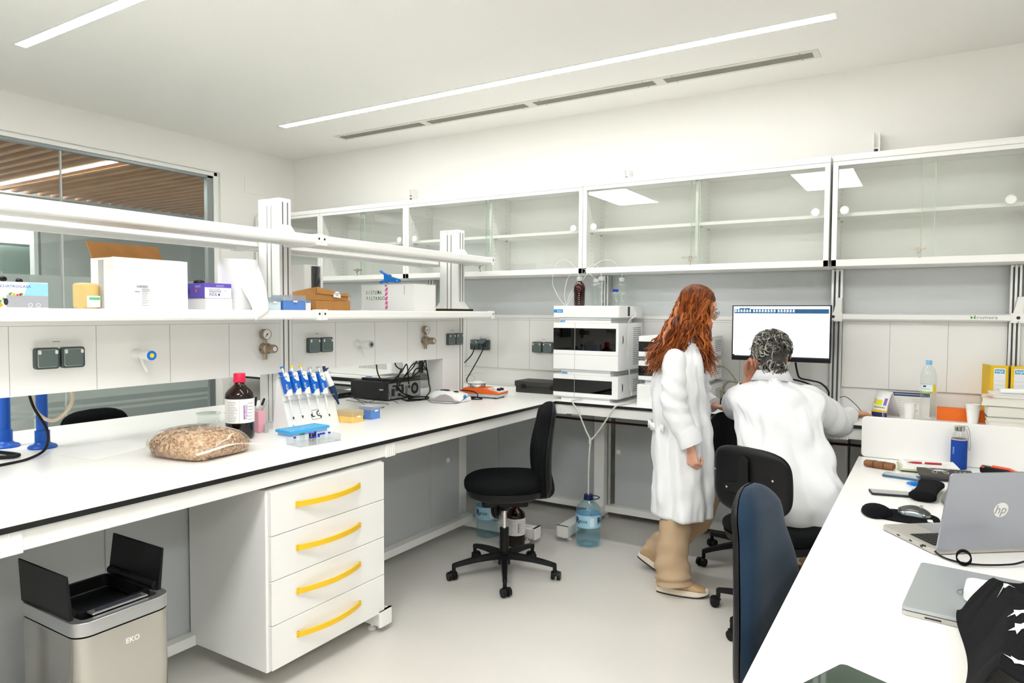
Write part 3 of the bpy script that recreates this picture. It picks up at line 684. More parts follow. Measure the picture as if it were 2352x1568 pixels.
# ================================================================ swivel chairs
def sup(u, p=2.6):
    c, s_ = cos(u), sin(u); return (abs(c)**(2/p)*(1 if c > 0 else -1), abs(s_)**(2/p)*(1 if s_ > 0 else -1))
def chair(label, loc, rz, base_rz=0.0, seat_z=.55, bz0=.46, bz1=.985, bw=.205, shell=False, lean=.10, fab=blackf, tall=True, seat_rot=0.0, back_y=-.235):
    '''local +Y is the way the sitter faces'''
    t = thing('swivel_chair', label, 'office chair', loc, rz, 'black swivel chairs')
    # five-star base
    R5 = .30; B = RZ(base_rz-rz)
    hub = G().cyl((0, 0, .065), (0, 0, .135), .036, .030, n=20).build('hub', blackp, t, smooth=35)
    for k in range(5):
        a = 2*pi*k/5+base_rz-rz; M = RZ(a); g = G(); rs = []
        for j in range(9):
            u = j/8; x = .02+u*(R5-.02); z = .118-.030*u**2; w_ = .024-.011*u; h = .020-.007*u
            rs.append([(x, -w_, z-h), (x, w_, z-h), (x, w_*.75, z+h*.6), (x, -w_*.75, z+h*.6)])
        g.rings(rs, M=M); g.cyl(tuple(M @ Vector((R5-.005, 0, .05))), tuple(M @ Vector((R5-.005, 0, .092))), .011, n=12)
        arm = g.build('base_arm', blackp, t, smooth=50)
        ca = G(); Mc = M @ T(R5, 0, .0255) @ RZ(1.1*k+.5)
        for sy in (-1, 1): ca.cyl(tuple(Mc @ Vector((.012, sy*.008, 0))), tuple(Mc @ Vector((.012, sy*.026, 0))), .0252, .023, n=20)
        ca.prism([(-.012, .008), (.030, .030), (-.008, .030), (-.018, .02)], Mc @ T(0, .006, -.006) @ RX(pi/2), .012)
        ca.build('castor', blackp, arm, smooth=35)
    zs = seat_z-.10
    G().cyl((0, 0, .13), (0, 0, .27), .026, n=20).build('column_sleeve', blackp, t, smooth=35)
    G().cyl((0, 0, .27), (0, 0, zs-.03), .014, n=16).build('gas_lift', chrome, t, smooth=35)
    S = RZ(seat_rot)
    m = G(); m.rbox(-.085, .085, -.13, .13, zs-.055, zs-.002, .03, M=S); m.cyl((0, 0, zs-.09), (0, 0, zs-.05), .032, .05, n=18)
    m.ell((-.05, .05, zs-.08), (.032, .032, .045), n=14, M=S)
    m.build('mechanism', blackp, t, smooth=35)
    G().tube([tuple(S @ Vector(p)) for p in ((-.07, .04, zs-.05), (-.16, .05, zs-.065), (-.21, .055, zs-.07))], [.007, .006, .010], n=10).build('lever', blackp, t, smooth=40)
    # seat shell + pad
    sh = G(); rs = []
    for z, k in ((zs-.004, .80), (zs+.012, .93), (zs+.045, .985), (zs+.05, .985)):
        rs.append([(.238*k*sup(2*pi*i/40)[0], .225*k*sup(2*pi*i/40)[1], z) for i in range(40)])
    sh.rings(rs, M=S); sh.build('seat_shell', blackp, t, smooth=40)
    pd = G(); rs = []
    for k, z in ((.965, zs+.051), (1.0, zs+.062), (1.005, zs+.078), (.985, zs+.090), (.93, zs+.099), (.80, zs+.104), (.5, zs+.100), (.12, zs+.098)):
        rs.append([((.240*k)*sup(2*pi*i/40)[0], (.228*k)*sup(2*pi*i/40)[1], z+(.012 if k > .7 else .004)*(-(sup(2*pi*i/40)[1])**3*.9)) for i in range(40)])
    pd.rings(rs, M=S); pd.build('seat_pad', fab, t, smooth=60)
    # back bar
    yb = back_y
    bar = G(); pts = bez([(0, -.09, zs-.02), (0, yb+.01, zs-.022), (0, yb-.030, zs-.008), (0, yb-.040, zs+.03), (0, yb-(.022 if not shell else .046), (bz0+.12))], 8)
    bar.tube([tuple(S @ p) for p in pts], .017, n=10, flat=.7); bar.build('back_bar', blackp, t, smooth=50)
    # back rest: rounded pad (front) and shell (rear)
    H = bz1-bz0; n = 22
    def prof(u):
        if tall: w_ = bw*(.60+.40*sin(pi*min(1, u*1.15+.05)))**1.0 if u < .78 else bw*(.60+.40*sin(pi*min(1, .78*1.15+.05)))*sqrt(max(0, 1-((u-.78)/.225)**2.6))
        else: w_ = bw*(1-.06*(u-.35)**2)*(max(0, 1-abs(2*u-1)**4.2))**.32
        if tall and u < .06: w_ *= .72+.28*(u/.06)
        return max(w_, .012)
    def ring(u, f0, f1, shell_):
        w_ = prof(u); z = bz0+H*u; yc = yb+(-.012+lean*(u-.35)**2*1.1-lean*.62*u)*1.0
        lum = (.045 if tall else .02)*sin(pi*u)
        pts = []
        for i in range(28):
            a = 2*pi*i/28; c, s_ = sup(a, 3)
            yy = (f1 if s_ > 0 else f0)*abs(s_)
            yy = yy if s_ > 0 else -yy
            pts.append((w_*c, yc+lum+yy-.35*w_*w_*c*c*2.0*(-1 if not shell_ else -1), z))
        return pts
    us = [.0, .02, .06]+[.1+.8*k/n for k in range(n+1)]+[.93, .96, .98, .992, 1.0]
    tk = lambda u: (.25+.75*min(1, u/.08))*(.25+.75*min(1, (1-u)/.10)**.6)
    g = G(); g.rings([ring(u, -.002, (.058 if tall else .040)*tk(u), 0) for u in us], M=S); g.build('back_pad', fab, t, smooth=60)
    g = G(); g.rings([[(x*1.02, y-.0025, z) for x, y, z in ring(u, (.030 if tall else .020)*tk(u), -.003, 1)] for u in us], M=S)
    shl = g.build('back_shell', blackp, t, smooth=60)
    if shell:
        zc = bz0+H*.42; yy = yb-.040+.02
        q = G(); q.prism([(-.03, 0), (.03, 0), (.024, .15), (0, .165), (-.024, .15)], S @ T(0, yb-.045, zc-.02) @ RX(pi/2), .006)
        q.prism([(-.105, -.02), (.105, -.02), (.105, .012), (.03, .026), (-.03, .026), (-.105, .012)], S @ T(0, yb-.042, zc-.01) @ RX(pi/2), .005)
        q.build('bracket', blackp, t, bev=.002)
        q = G()
        for xx, zz in ((-.085, zc-.012), (.085, zc-.012), (-.15, zc+.06), (.15, zc+.06)): q.cyl(tuple(S @ Vector((xx, yb-.047, zz))), tuple(S @ Vector((xx, yb-.0505, zz))), .005, n=10)
        q.build('screw', chrome, t)
    return t
def head(hx, hy): return math.atan2(-hx, hy)   # rotation that turns local +Y towards (hx, hy)
chair('empty black swivel chair in the middle of the room facing the island', (-2.04, 3.27, 0), head(-.80, -.60), base_rz=-1.0, seat_z=.565)
chair('black swivel chair the seated person is on, its hard back towards the camera', (-.60, 3.43, 0), head(.38, .925), base_rz=math.atan2(3.487-3.43, -.892+.60), seat_z=.50, bz0=.575, bz1=.885, bw=.20, shell=True, tall=False, lean=.05)
chair('black swivel chair the standing woman rests her hand on', (-.90, 4.22, 0), head(.0, 1), base_rz=3.9, seat_z=.50, bz0=.61, bz1=.938, bw=.185, tall=False, lean=.05)
bluelitf = mat('blue-lit black fabric', (.004, .020, .045), .8, bump=.12, bscale=700, sheen=.12, spec=.3)  # bluish light falling on the black pads is put into their colour
chair('black swivel chair, bluish light coloured into its pads, pushed up to the desk with the laptops', (-.20, 2.10, 0), head(.97, -.15), base_rz=.2, seat_z=.51, bz0=.38, bz1=.972, bw=.215, fab=bluelitf)
chair('black swivel chair on the far side of the island, only its curved back showing', (-4.25, 2.35, 0), head(.95, .2), base_rz=.1, seat_z=.48, bz0=.50, bz1=.87, bw=.24, tall=False)
# ================================================================ things on the floor
water = mat('clear plastic blue', (.62, .86, .95), .04, trans=1.0, ior=1.2)
petb = glass('blue tinted bottle', (.80, .92, .96), .03, 1.45, .10, (.6, .82, .92))
cone = mat('dark blue cap', (.004, .01, .07), .35)
def jug(loc, label, full, rz=0.0, tube_=False):
    t = thing('water_bottle', label, 'water bottle', loc, rz, 'big plastic water bottles')
    prof = [(.03, .004), (.066, 0), (.076, .008), (.080, .02), (.080, .055), (.078, .07), (.081, .085), (.078, .10), (.081, .115), (.080, .13), (.080, .20), (.079, .225), (.070, .252), (.048, .275), (.030, .288), (.026, .292), (.026, .302)]
    fl = lambda a, z: 1-.03*(abs(cos(2.5*a))**4)*(1 if z < .05 else 0)-.008*(sin(a*3+z*90) if .03 < z < .125 else 0)
    g = G(); g.lathe(prof, n=40, flut=fl, cap=False); inner = [(r-.0012, z+.001) for r, z in prof]
    g.build('body', petb, t, smooth=60)
    if full: G().lathe([(0, .008), (.064, .006), (.0765, .02), (.0765, .115), (.076, .128), (0, .128)], n=32).build('water', glass('water tint', (.84, .94, .96), .02, 1.33), t, smooth=40)
    lb = G(); lb.lathe([(.0815, .125), (.0815, .205)], n=48, cap=False); lb.build('label', mat('bottle label', (.38, .67, .85), .4), t, smooth=40)
    lt = G()
    def wrap(txt, a0, z, size, bold=.0, m=0):
        q = G().text(txt, ID, size, m, .0002, bold=bold)
        for (x, y, zz) in q.v: lt.v.append(((.0818+zz)*cos(a0+x/.0818), (.0818+zz)*sin(a0+x/.0818), z+y))
        b = len(lt.v)-len(q.v)
        for f, mi in zip(q.f, q.mi): lt.f.append([b+k for k in f]); lt.mi.append(mi)
    A = math.atan2(-loc[1], -loc[0])-rz
    for a in (A-.85, A+1.1, A+3.0):
        wrap('R', a-.12, .168, .055, .03); wrap('ISCOS', a+.42, .165, .022, .02)
    lt.build('lettering', cone, t)
    q = G()
    for k in range(3):
        a0 = A+.15+k*1.95; q.add([(.0817*cos(a0+u*.34), .0817*sin(a0+u*.34), z) for z in (.135, .19) for u in (0, .33, .66, 1)], [(0, 1, 5, 4), (1, 2, 6, 5), (2, 3, 7, 6)])
    q.build('label_panel', mat('label pale', (.72, .84, .9), .4), t)
    cp = G().lathe([(.027, .292), (.031, .293), (.031, .297), (.0285, .298), (.028, .325), (0, .325)], n=28)
    cp.tube(bez([(.028, 0, .298), (.052, 0, .300), (.076, .0, .312), (.070, 0, .320), (.045, 0, .322), (.027, 0, .318)], 6), .003, n=8); cp.build('cap', cone, t, smooth=35)
    return t
jug((-1.855, 3.995, 0), 'blue-capped water bottle on the floor with white waste tubes running into it', True)
jug((-2.50, 3.80, 0), 'large water bottle on the floor half hidden behind the empty swivel chair', False, 2.0)
amber = glass('amber glass', (.22, .075, .008), .03, 1.5)
amberd = mat('dark brown liquid', (.030, .011, .002), .12, coat=.4)
def reagent(loc, label, cap, s=1.0, liquid=.55, rz=0, lab=True, hand=False):
    t = thing('reagent_bottle', label, 'reagent bottle', M=T(*loc) @ RZ(rz) @ Matrix.Scale(s, 4), group='brown reagent bottles')
    prof = [(0, .003), (.052, 0), (.061, .006), (.064, .018), (.064, .195), (.061, .212), (.050, .228), (.034, .241), (.023, .252), (.021, .268)]
    g = G(); g.lathe(prof, n=40, cap=False); g.build('body', amber, t, smooth=50)
    G().lathe([(0, .006), (.058, .006), (.0612, .02), (.0612, .27*liquid+.03), (0, .27*liquid+.03)], n=36).build('liquid', amberd, t, smooth=40)
    if lab:
        G().lathe([(.0647, .078), (.0647, .188)], n=48, cap=False).build('label', paper_m, t, smooth=40)
        q = G(); random.seed(3)
        def strip(a0, a1, z0, z1, m): q.add([(.0651*cos(a0+(a1-a0)*u/6), .0651*sin(a0+(a1-a0)*u/6), z) for z in (z0, z1) for u in range(7)], [(k, k+1, k+8, k+7) for k in range(6)], m)
        A = math.atan2(-loc[1], -loc[0])-rz
        for k in range(13):
            z = .085+k*.0074
            strip(A-.9, A-.9+random.uniform(.5, .75), z, z+.0022, 0)
            if k % 2: strip(A+.55, A+.55+random.uniform(.25, .5), z, z+.0026, 0)
        strip(A-.05, A-.035, .08, .186, 0); strip(A-1.0, A-.985, .08, .186, 0)
        strip(A+.25, A+.33, .095, .16, 1)
        q.build('label_print', [mat('grey print', (.36, .36, .38), .7), mat('violet print', (.32, .12, .42), .7)], t)
        tx = G().text('PanReac', ID, .02, 0, .0002); lt = G()
        lt.add([((.0654+z)*cos(A+.42-y/.065), (.0654+z)*sin(A+.42-y/.065), .13+x) for x, y, z in tx.v], tx.f); lt.build('label_lettering', MATS['violet print'], t)
    G().lathe([(.0225, .262), (.028, .262), (.0285, .270), (.0262, .271), (.0262, .3), (.024, .303), (0, .303)], n=36, flut=lambda a, z: 1+(.012*cos(24*a) if z > .27 else 0)).build('cap', cap, t, smooth=40)
    return t
redcap = mat('raspberry cap', (.72, .01, .07), .4)
reagent((-2.735, 2.055, .9), 'big brown glass reagent bottle with a raspberry red cap on the island', redcap, 1.0)
hz = reagent((-2.245, 3.735, 0), 'dark brown reagent bottle on the floor behind the empty swivel chair', blackp, .97, .6)
# waste tubes
tb = mat('milky tube', (.78, .80, .74), .25, trans=.3)
g = G()
g.tube(bez([(-1.98, 4.24, .908), (-2.02, 4.10, .910), (-2.00, 4.055, .895), (-1.955, 4.045, .84), (-1.90, 4.04, .73), (-1.862, 4.03, .665), (-1.862, 4.02, .60), (-1.858, 4.0, .45), (-1.855, 3.995, .29)], 8), .0055, n=8)
g.tube(bez([(-1.66, 4.30, .915), (-1.665, 4.14, .908), (-1.70, 4.058, .897), (-1.735, 4.04, .84), (-1.80, 4.035, .74), (-1.856, 4.03, .668)], 8), .0055, n=8)
g.cyl((-1.862, 4.028, .645), (-1.862, 4.03, .685), .010, n=10)
tag(g.build('waste_tube', tb, smooth=50), 'forked milky waste tube hanging from the tall instrument stack into the bottle', 'tube')
g = G(); g.tube(bez([(-1.70, 4.36, 1.50), (-1.685, 4.33, 1.47), (-1.715, 4.30, 1.43), (-1.712, 4.27, 1.30), (-1.70, 4.27, 1.15), (-1.70, 4.30, 1.02), (-1.68, 4.28, .945)], 8), .004, n=8)
tag(g.build('drain_tube', tb, smooth=50), 'thin milky drain tube running down the side of the tall instrument stack', 'tube')
# solvent bottles on top of the stack
clr = glass('clear lab glass', (.93, .96, .94), .0, 1.5, .03, (.8, .85, .8)); redg = glass('brown red glass', (.30, .015, .008), .03, 1.5, .12, (.2, .01, .005))
greycap = mat('grey cap', (.42, .44, .44), .5); bluecap = mat('royal blue cap', (.0, .015, .42), .35)
def lab_bottle(x, y, label, gm_, cap, h=.17, r=.036, z=1.5385, liquid=None, scale_=True):
    t = thing('lab_bottle', label, 'lab bottle', (x, y, z), group='solvent bottles on the instrument stack')
    k = h/.17
    pr = [(0, .002), (r-.004, 0), (r, .005), (r, .078*k), (r+.002, .084*k), (r+.002, .112*k), (r-.002, .124*k), (r*.75, .138*k), (.016, .146*k), (.015, .158*k)]
    G().lathe(pr, n=36, cap=False).build('body', gm_, t, smooth=50)
    if liquid: G().lathe([(0, .004), (r-.003, .004), (r-.002, .1*k), (0, .1*k)], n=28).build('liquid', liquid, t, smooth=30)
    G().lathe([(.0175, .150*k), (.0195, .150*k), (.0195, .172*k), (.017, .175*k), (0, .175*k)], n=28, flut=lambda a, z: 1+.01*cos(20*a)).build('cap', cap, t, smooth=40)
    if scale_:
        q = G()
        for j in range(7):
            a0 = -pi/2+.25; z0 = .012+j*.0125*k; q.add([((r+.0004)*cos(a0+u), (r+.0004)*sin(a0+u), zz) for zz in (z0, z0+.0014) for u in (0, .12, .25)], [(0, 1, 4, 3), (1, 2, 5, 4)])
        q.build('graduation', paper_m, t)
    return t
lab_bottle(-2.048, 4.235, 'reddish brown solvent bottle standing on top of the tall instrument stack', redg, greycap, .19, .037, liquid=mat('red brown liquid', (.06, .006, .003), .2))
lab_bottle(-1.975, 4.345, 'clear solvent bottle half hidden behind the reddish brown one', clr, greycap, .18, .036)
lab_bottle(-1.895, 4.255, 'clear solvent bottle in the middle of the tray, grey capped', clr, greycap, .19, .038)
lab_bottle(-1.80, 4.38, 'clear grey-capped solvent bottle behind the small blue-capped one', clr, greycap, .185, .038)
lab_bottle(-1.785, 4.235, 'small clear bottle with a royal blue cap on the solvent tray', clr, bluecap, .105, .030, scale_=False)
lt_ = mat('thin clear line', (.85, .87, .83), .3)
def line(pts, label, r=.0013):
    tag(G().tube(bez(pts, 10), r, n=6).build('solvent_line', lt_, smooth=50), label, 'tube', 'thin clear lines looping above the solvent bottles')
line([(-2.19, 4.3, 1.54), (-2.24, 4.3, 1.60), (-2.29, 4.3, 1.70), (-2.27, 4.3, 1.82), (-2.19, 4.28, 1.86), (-2.09, 4.26, 1.80), (-2.048, 4.235, 1.728)], 'thin clear line making the widest loop, into the reddish brown bottle')
line([(-2.185, 4.31, 1.54), (-2.20, 4.31, 1.62), (-2.17, 4.31, 1.74), (-2.08, 4.33, 1.80), (-1.975, 4.345, 1.72)], 'thin clear line running to the bottle behind the reddish brown one')
line([(-2.18, 4.3, 1.54), (-2.15, 4.3, 1.62), (-2.06, 4.29, 1.74), (-1.97, 4.27, 1.82), (-1.91, 4.26, 1.78), (-1.895, 4.255, 1.728)], 'thin clear line running to the middle clear bottle')
line([(-2.175, 4.3, 1.54), (-2.10, 4.3, 1.66), (-1.97, 4.32, 1.82), (-1.88, 4.35, 1.85), (-1.81, 4.38, 1.79), (-1.80, 4.38, 1.722)], 'thin clear line arching over to the clear bottle behind the blue-capped one')
# long flat black case beside the stack
t = thing('instrument_case', 'flat black case on the back bench between hotplate and tall instrument stack', 'case', (-2.45, 4.46, .9))
M0 = T(-2.44, 4.47, .9005) @ RZ(.02)
casem = mat('case charcoal', (.030, .032, .026), .6)
G().rbox(-.195, .195, -.10, .10, 0, .045, .012, M=M0).build('case_base', casem, t, world=True, bev=.004)
G().rbox(-.203, .203, -.106, .106, .0455, .085, .014, M=M0).build('case_lid', casem, t, world=True, bev=.006)
for xx in (-.12, .12): G().box(xx-.02, xx+.02, -.112, -.1062, .03, .062, M=M0).build('latch', blackp, t, world=True, bev=.002)
# ================================================================ on the lower rack shelf (top at z = 1.4975)
SZ = 1.4975
card = mat('brown cardboard', (.42, .20, .055), .75, noise_amt=.08, nscale=20); cardw = mat('white cardboard', (.86, .86, .85), .6)
def opentop(name, x0, x1, y0, y1, z0, z1, outer, inner, label, cat='box'):
    t = thing(name, label, cat, ((x0+x1)/2, (y0+y1)/2, z0)); e = .003
    g = G(); g.box(x0, x1, y0, y1, z0, z0+e); g.box(x0, x1, y0, y0+e, z0+e, z1); g.box(x0, x1, y1-e, y1, z0+e, z1); g.box(x0, x0+e, y0+e, y1-e, z0+e, z1); g.box(x1-e, x1, y0+e, y1-e, z0+e, z1)
    g.build('body', outer, t, world=True); i = G(); i.box(x0+e, x1-e, y0+e, y1-e, z0+.01, z1-.006); i.build('inside', inner, t, world=True); return t
t = opentop('white_carton', -2.875, -2.71, 1.475, 1.785, SZ, 1.698, cardw, card, 'tall white carton with its brown flap standing open on the island shelf')
G().box(-.0015, .0015, 0, .30, 0, .085, M=T(-2.873, 1.48, 1.697) @ RY(-.55)).build('back_flap', card, t, world=True)
G().box(-.0015, .0015, 0, .29, 0, .02, M=T(-2.712, 1.48, 1.697) @ RY(-1.45)).build('front_flap', cardw, t, world=True)
q = G(); random.seed(5); FX = -2.7098
y = 1.565
while y < 1.610: w_ = random.uniform(.0006, .002); q.box(FX, FX+.0004, y, y+w_, 1.582, 1.592); y += w_+random.uniform(.0006, .0016)
for k, z in enumerate((1.577, 1.573, 1.569, 1.565, 1.559, 1.553, 1.546, 1.539, 1.531, 1.524, 1.517, 1.510)):
    q.box(FX, FX+.0004, 1.585, 1.585+random.uniform(.02, .036), z, z+.0016)
q.box(FX, FX+.0004, 1.557, 1.577, 1.5645, 1.568)
q.build('label_print', mat('label grey', (.25, .25, .27), .7), t, world=True)
G().box(-2.82, -2.78, 1.4740, 1.4748, SZ+.002, 1.69).build('tape', glass('tape', (.9, .9, .9), .15, 1.5, .3, (.8, .8, .78)), t, world=True)
# glove box, purple
pur = mat('glove box purple', (.13, .085, .48), .5); wh = mat('printed white', (.82, .82, .86), .5); dpur = mat('dark purple', (.05, .02, .22), .5); orng = mat('label orange', (.85, .18, .04), .5)
tag(G().box(-2.84, -2.708, 1.868, 2.002, SZ, 1.5465).build('white_box', cardw, bev=.001), 'small white box under the purple glove box', 'box')
t = thing('glove_box', 'purple and white box of disposable gloves on the island shelf', 'glove box', (-2.775, 1.93, 1.547))
g = G(); g.box(-2.84, -2.708, 1.863, 1.998, 1.547, 1.613); g.build('body', pur, t, world=True, bev=.001)
FX = -2.7078
G().box(FX, FX+.0003, 1.864, 1.997, 1.5475, 1.594).build('white_print', wh, t, world=True)
MX = lambda x, y, z: T(x, y, z) @ RZ(pi/2) @ RX(pi/2)     # text facing +X
MY = lambda x, y, z: T(x, y, z) @ RX(pi/2)                # text facing -Y
G().text('sanyc', MX(FX+.0004, 1.94, 1.6035), .019, 0, .0002).text('sanyc', MY(-2.755, 1.8627, 1.600), .019, 0, .0002).build('logo', mat('lilac', (.5, .45, .85), .5), t, world=True)
q = G().text('SENSITIVE', MX(FX+.0004, 1.915, 1.576), .014, 0, .0002).text('AZUL', MX(FX+.0004, 1.905, 1.563), .016, 0, .0002, bold=.01).text('Guantes de Nitrilo', MX(FX+.0004, 1.912, 1.587), .0075, 0, .0002)
q.prism([(.004*cos(a), .006*sin(a)) for a in [k*pi/6 for k in range(12)]], MX(FX+.0004, 1.934, 1.563), .0003)
q.prism([(.006*cos(a), .015*sin(a)) for a in [k*pi/6 for k in range(12)]], MY(-2.82, 1.8627, 1.578), .0003)
q.build('lettering', dpur, t, world=True)
q = G(); q.box(-2.770, -2.762, 1.8624, 1.8628, 1.572, 1.588); q.box(FX, FX+.0005, 1.964, 1.968, 1.578, 1.582); q.build('orange_mark', orng, t, world=True)
tag(G().lathe([(0, 0), (.022, 0), (.024, .004), (.022, .012), (.012, .016), (0, .016)], (-2.80, 1.90, 1.6132), n=24).build('tape_reel', blackp, smooth=35), 'round black lid lying on the purple glove box', 'lid')
# yellow jerrycan
yj = glass('yellow plastic jar', (.97, .88, .60), .25, 1.4, .7, (.90, .74, .38))
t = thing('yellow_container', 'yellow translucent plastic container between the foil box and the tall white carton', 'container', (-2.83, 1.42, SZ))
g = G(); g.prism(rrect(-2.87, -2.80, 1.395, 1.472, .02, 6), T(0, 0, SZ), .10); g.build('body', yj, t, world=True, smooth=40, bev=.012, seg=4)
q = G().box(-2.7999, -2.7990, 1.42, 1.47, SZ+.005, SZ+.05); q.build('label', cardw, t, world=True); G().box(-2.7989, -2.7984, 1.428, 1.468, SZ+.034, SZ+.044).build('green_strip', mat('label green', (.1, .5, .2), .5), t, world=True)
# foil box with vegetables
t = thing('foil_box', 'printed kitchen foil box with pictured vegetables on the island shelf', 'box', (-2.76, 1.1, SZ))
sky = mat('print sky blue', (.30, .62, .82), .45); G().box(-2.80, -2.712, .80, 1.243, SZ, 1.588).build('body', cardw, t, world=True, bev=.001)
FX = -2.7118
for pl in ([(1.165, 1.541), (1.2425, 1.541), (1.2425, 1.585), (1.182, 1.587)], [(1.0, 1.55), (1.078, 1.55), (1.096, 1.587), (1.02, 1.587)]): G().prism(pl, Matrix(((0, 0, 1, FX), (1, 0, 0, 0), (0, 1, 0, 0), (0, 0, 0, 1))), .0003).build('blue_print', sky, t, world=True)
G().text('CUATROGASA', MX(FX+.0004, 1.140, 1.572), .0125, 0, .0002, sx=1.15).lathe([(.0042, 0), (.0068, 0), (.0068, .0003), (.0042, .0003), (.0042, 0)], M=MX(FX+.0001, 1.088, 1.572), n=20, cap=False).build('lettering', mat('print blue', (.02, .12, .45), .5), t, world=True)
g = G(); rs = []
g.prism([(1.112, 1.500), (1.2425, 1.500), (1.2425, 1.540), (1.112, 1.542)], Matrix(((0, 0, 1, FX), (1, 0, 0, 0), (0, 1, 0, 0), (0, 0, 0, 1))), .0004); g.build('foil_print', mat('foil grey', (.50, .51, .57), .3, .4), t, world=True)
q = G(); q.prism([(.007*cos(a), .012*sin(a)) for a in [k*pi/8 for k in range(16)]], MX(FX+.0004, 1.110, 1.519), .0004); q.build('roll_end', ink, t, world=True)
vm = [mat('veg green', (.12, .33, .03), .5), mat('veg red', (.6, .02, .02), .5), mat('veg yellow', (.8, .42, .02), .5), mat('veg pale', (.45, .55, .05), .5)]
q = G(); random.seed(8)
for y, z, r, m in ((1.135, 1.544, .005, 2), (1.145, 1.543, .0035, 1), (1.153, 1.544, .004, 1), (1.158, 1.546, .0045, 0), (1.122, 1.546, .004, 0), (1.127, 1.549, .003, 0), (1.075, 1.512, .010, 3), (1.09, 1.520, .007, 0), (1.095, 1.508, .006, 2), (1.104, 1.528, .005, 0), (1.088, 1.502, .005, 1)):
    q.prism([(r*(1+.25*sin(5*a+y*99))*cos(a), r*(1+.2*sin(4*a))*sin(a)) for a in [k*pi/8 for k in range(16)]], MX(FX+.0005, y, z), .0003, m)
q.build('vegetable_print', vm, t, world=True)
q = G()
for y in (1.185, 1.210): q.lathe([(.0055, 0), (.0075, 0), (.0075, .0003), (.0055, .0003), (.0055, 0)], M=MX(FX+.0005, y, 1.508), n=20, cap=False)
q.build('badge_print', wh, t, world=True)
# goggles behind the foil box
t = thing('safety_goggles', 'clear safety goggles with black buttons behind the foil box', 'goggles', (-2.86, 1.12, SZ))
g = G(); rs = []
for j in range(13):
    a = -1.1+2.2*j/12; rs.append([(-2.93+.085*cos(a), 1.10+.085*sin(a), z) for z in (1.55, 1.60, 1.63)])
g.rings(rs, cap=False, closed=False); g.build('visor', glass('visor', (.93, .95, .94), .05, 1.5, .08, (.8, .82, .8)), t, world=True, smooth=60)
G().rbox(-2.95, -2.85, 1.02, 1.2, SZ, 1.55, .03).build('frame', cardw, t, world=True)
G().cyl((-2.85, 1.157, 1.602), (-2.838, 1.160, 1.602), .010, .008, n=18).build('button', blackp, t, world=True, smooth=35)
G().cyl((-2.87, 1.215, 1.597), (-2.858, 1.22, 1.597), .011, .008, n=18).build('button', blackp, t, world=True, smooth=35)
G().tube(bez([(-2.86, 1.06, 1.64), (-2.85, 1.04, 1.615), (-2.86, 1.05, 1.59)], 5), .006, n=8).build('strap', ink, t, world=True)
# paper roll
pt = mat('embossed paper', (.88, .88, .88), .9, bump=.25, bscale=120)
t = thing('paper_roll', 'big white paper towel roll with a sheet hanging over the shelf edge', 'paper roll', (-2.795, 2.10, SZ))
g = G().lathe([(.02, 0), (.0875, 0), (.088, .002), (.088, .232), (.0875, .234), (.02, .234)], (-2.795, 2.10, SZ), n=48).build('roll', pt, t, world=True, smooth=30)
A, B, C_, D = Vector((-2.745, 2.165, 1.728)), Vector((-2.722, 2.055, 1.60)), Vector((-2.634, 2.068, 1.447)), Vector((-2.640, 2.150, 1.488))
g = G(); n = 10
for i in range(n+1):
    for j in range(n+1):
        u, v = i/n, j/n; p = (A*(1-u)+D*u)*(1-v)+(B*(1-u)+C_*u)*v; p.x += .018*sin(pi*u)*1.0; g.v.append(tuple(p))
for i in range(n):
    for j in range(n): g.f.append([i*(n+1)+j, i*(n+1)+j+1, (i+1)*(n+1)+j+1, (i+1)*(n+1)+j]); g.mi.append(0)
o = g.build('loose_sheet', pt, t, world=True, smooth=60); sm = o.modifiers.new('thick', 'SOLIDIFY'); sm.thickness = .0006
# tip boxes on the shelf
def tipbox(name, x0, x1, y0, y1, z, h1, h2, cb, label, cat='pipette tip box', group='pipette tip boxes', lidc=None, tips=False):
    t = thing(name, label, cat, ((x0+x1)/2, (y0+y1)/2, z), group=group)
    G().rbox(x0+.003, x1-.003, y0+.003, y1-.003, z, z+h1, .006).build('base', cb, t, world=True, bev=.0015)
    G().box(x0+.008, x1-.008, y0+.008, y1-.008, z+h1+.0002, z+h1+.002).build('insert', cb, t, world=True)
    g = G(); ringbox(g, x0, x1, y0, y1, .007, .0015, z+h1-.002, z+h2-.0012); g.rbox(x0, x1, y0, y1, z+h2-.0012, z+h2, .007)
    l = g.build('lid', lidc or glass('clear lid', (.90, .93, .95), .08, 1.45, .22, (.75, .80, .85)), t, world=True)
    G().box(x1-.0005, x1+.003, (y0+y1)/2-.012, (y0+y1)/2+.012, z+h1-.008, z+h1).build('catch', cardw, t, world=True, bev=.001)
    return t
bl = mat('tip box blue', (.10, .24, .62), .35); bl2 = mat('tip box pale', (.62, .74, .78), .35); ye = mat('tip box yellow', (.84, .56, .16), .4)
tipbox('tip_box', -2.79, -2.70, 2.285, 2.428, SZ, .046, .073, bl, 'blue pipette tip box up on the island shelf beside the brown boxes')
tipbox('tip_box', -2.79, -2.705, 2.195, 2.28, SZ, .040, .060, bl2, 'pale milky tip box on the island shelf, half behind the hanging paper sheet')
tag(G().box(-2.80, -2.72, 2.44, 2.474, SZ, 1.545).box(-2.7199, -2.7195, 2.441, 2.473, 1.535, 1.544, 1).build('small_carton', [cardw, blu]), 'small white carton with a blue top strip beside the brown boxes', 'box')
tag(G().box(-2.885, -2.71, 2.50, 2.745, SZ, 1.548).build('brown_box', card, bev=.001), 'lower of the two brown cardboard boxes on the island shelf', 'box')
t = thing('brown_box', 'upper brown cardboard box with its lid ajar and a round sticker', 'box', (-2.8, 2.6, 1.549))
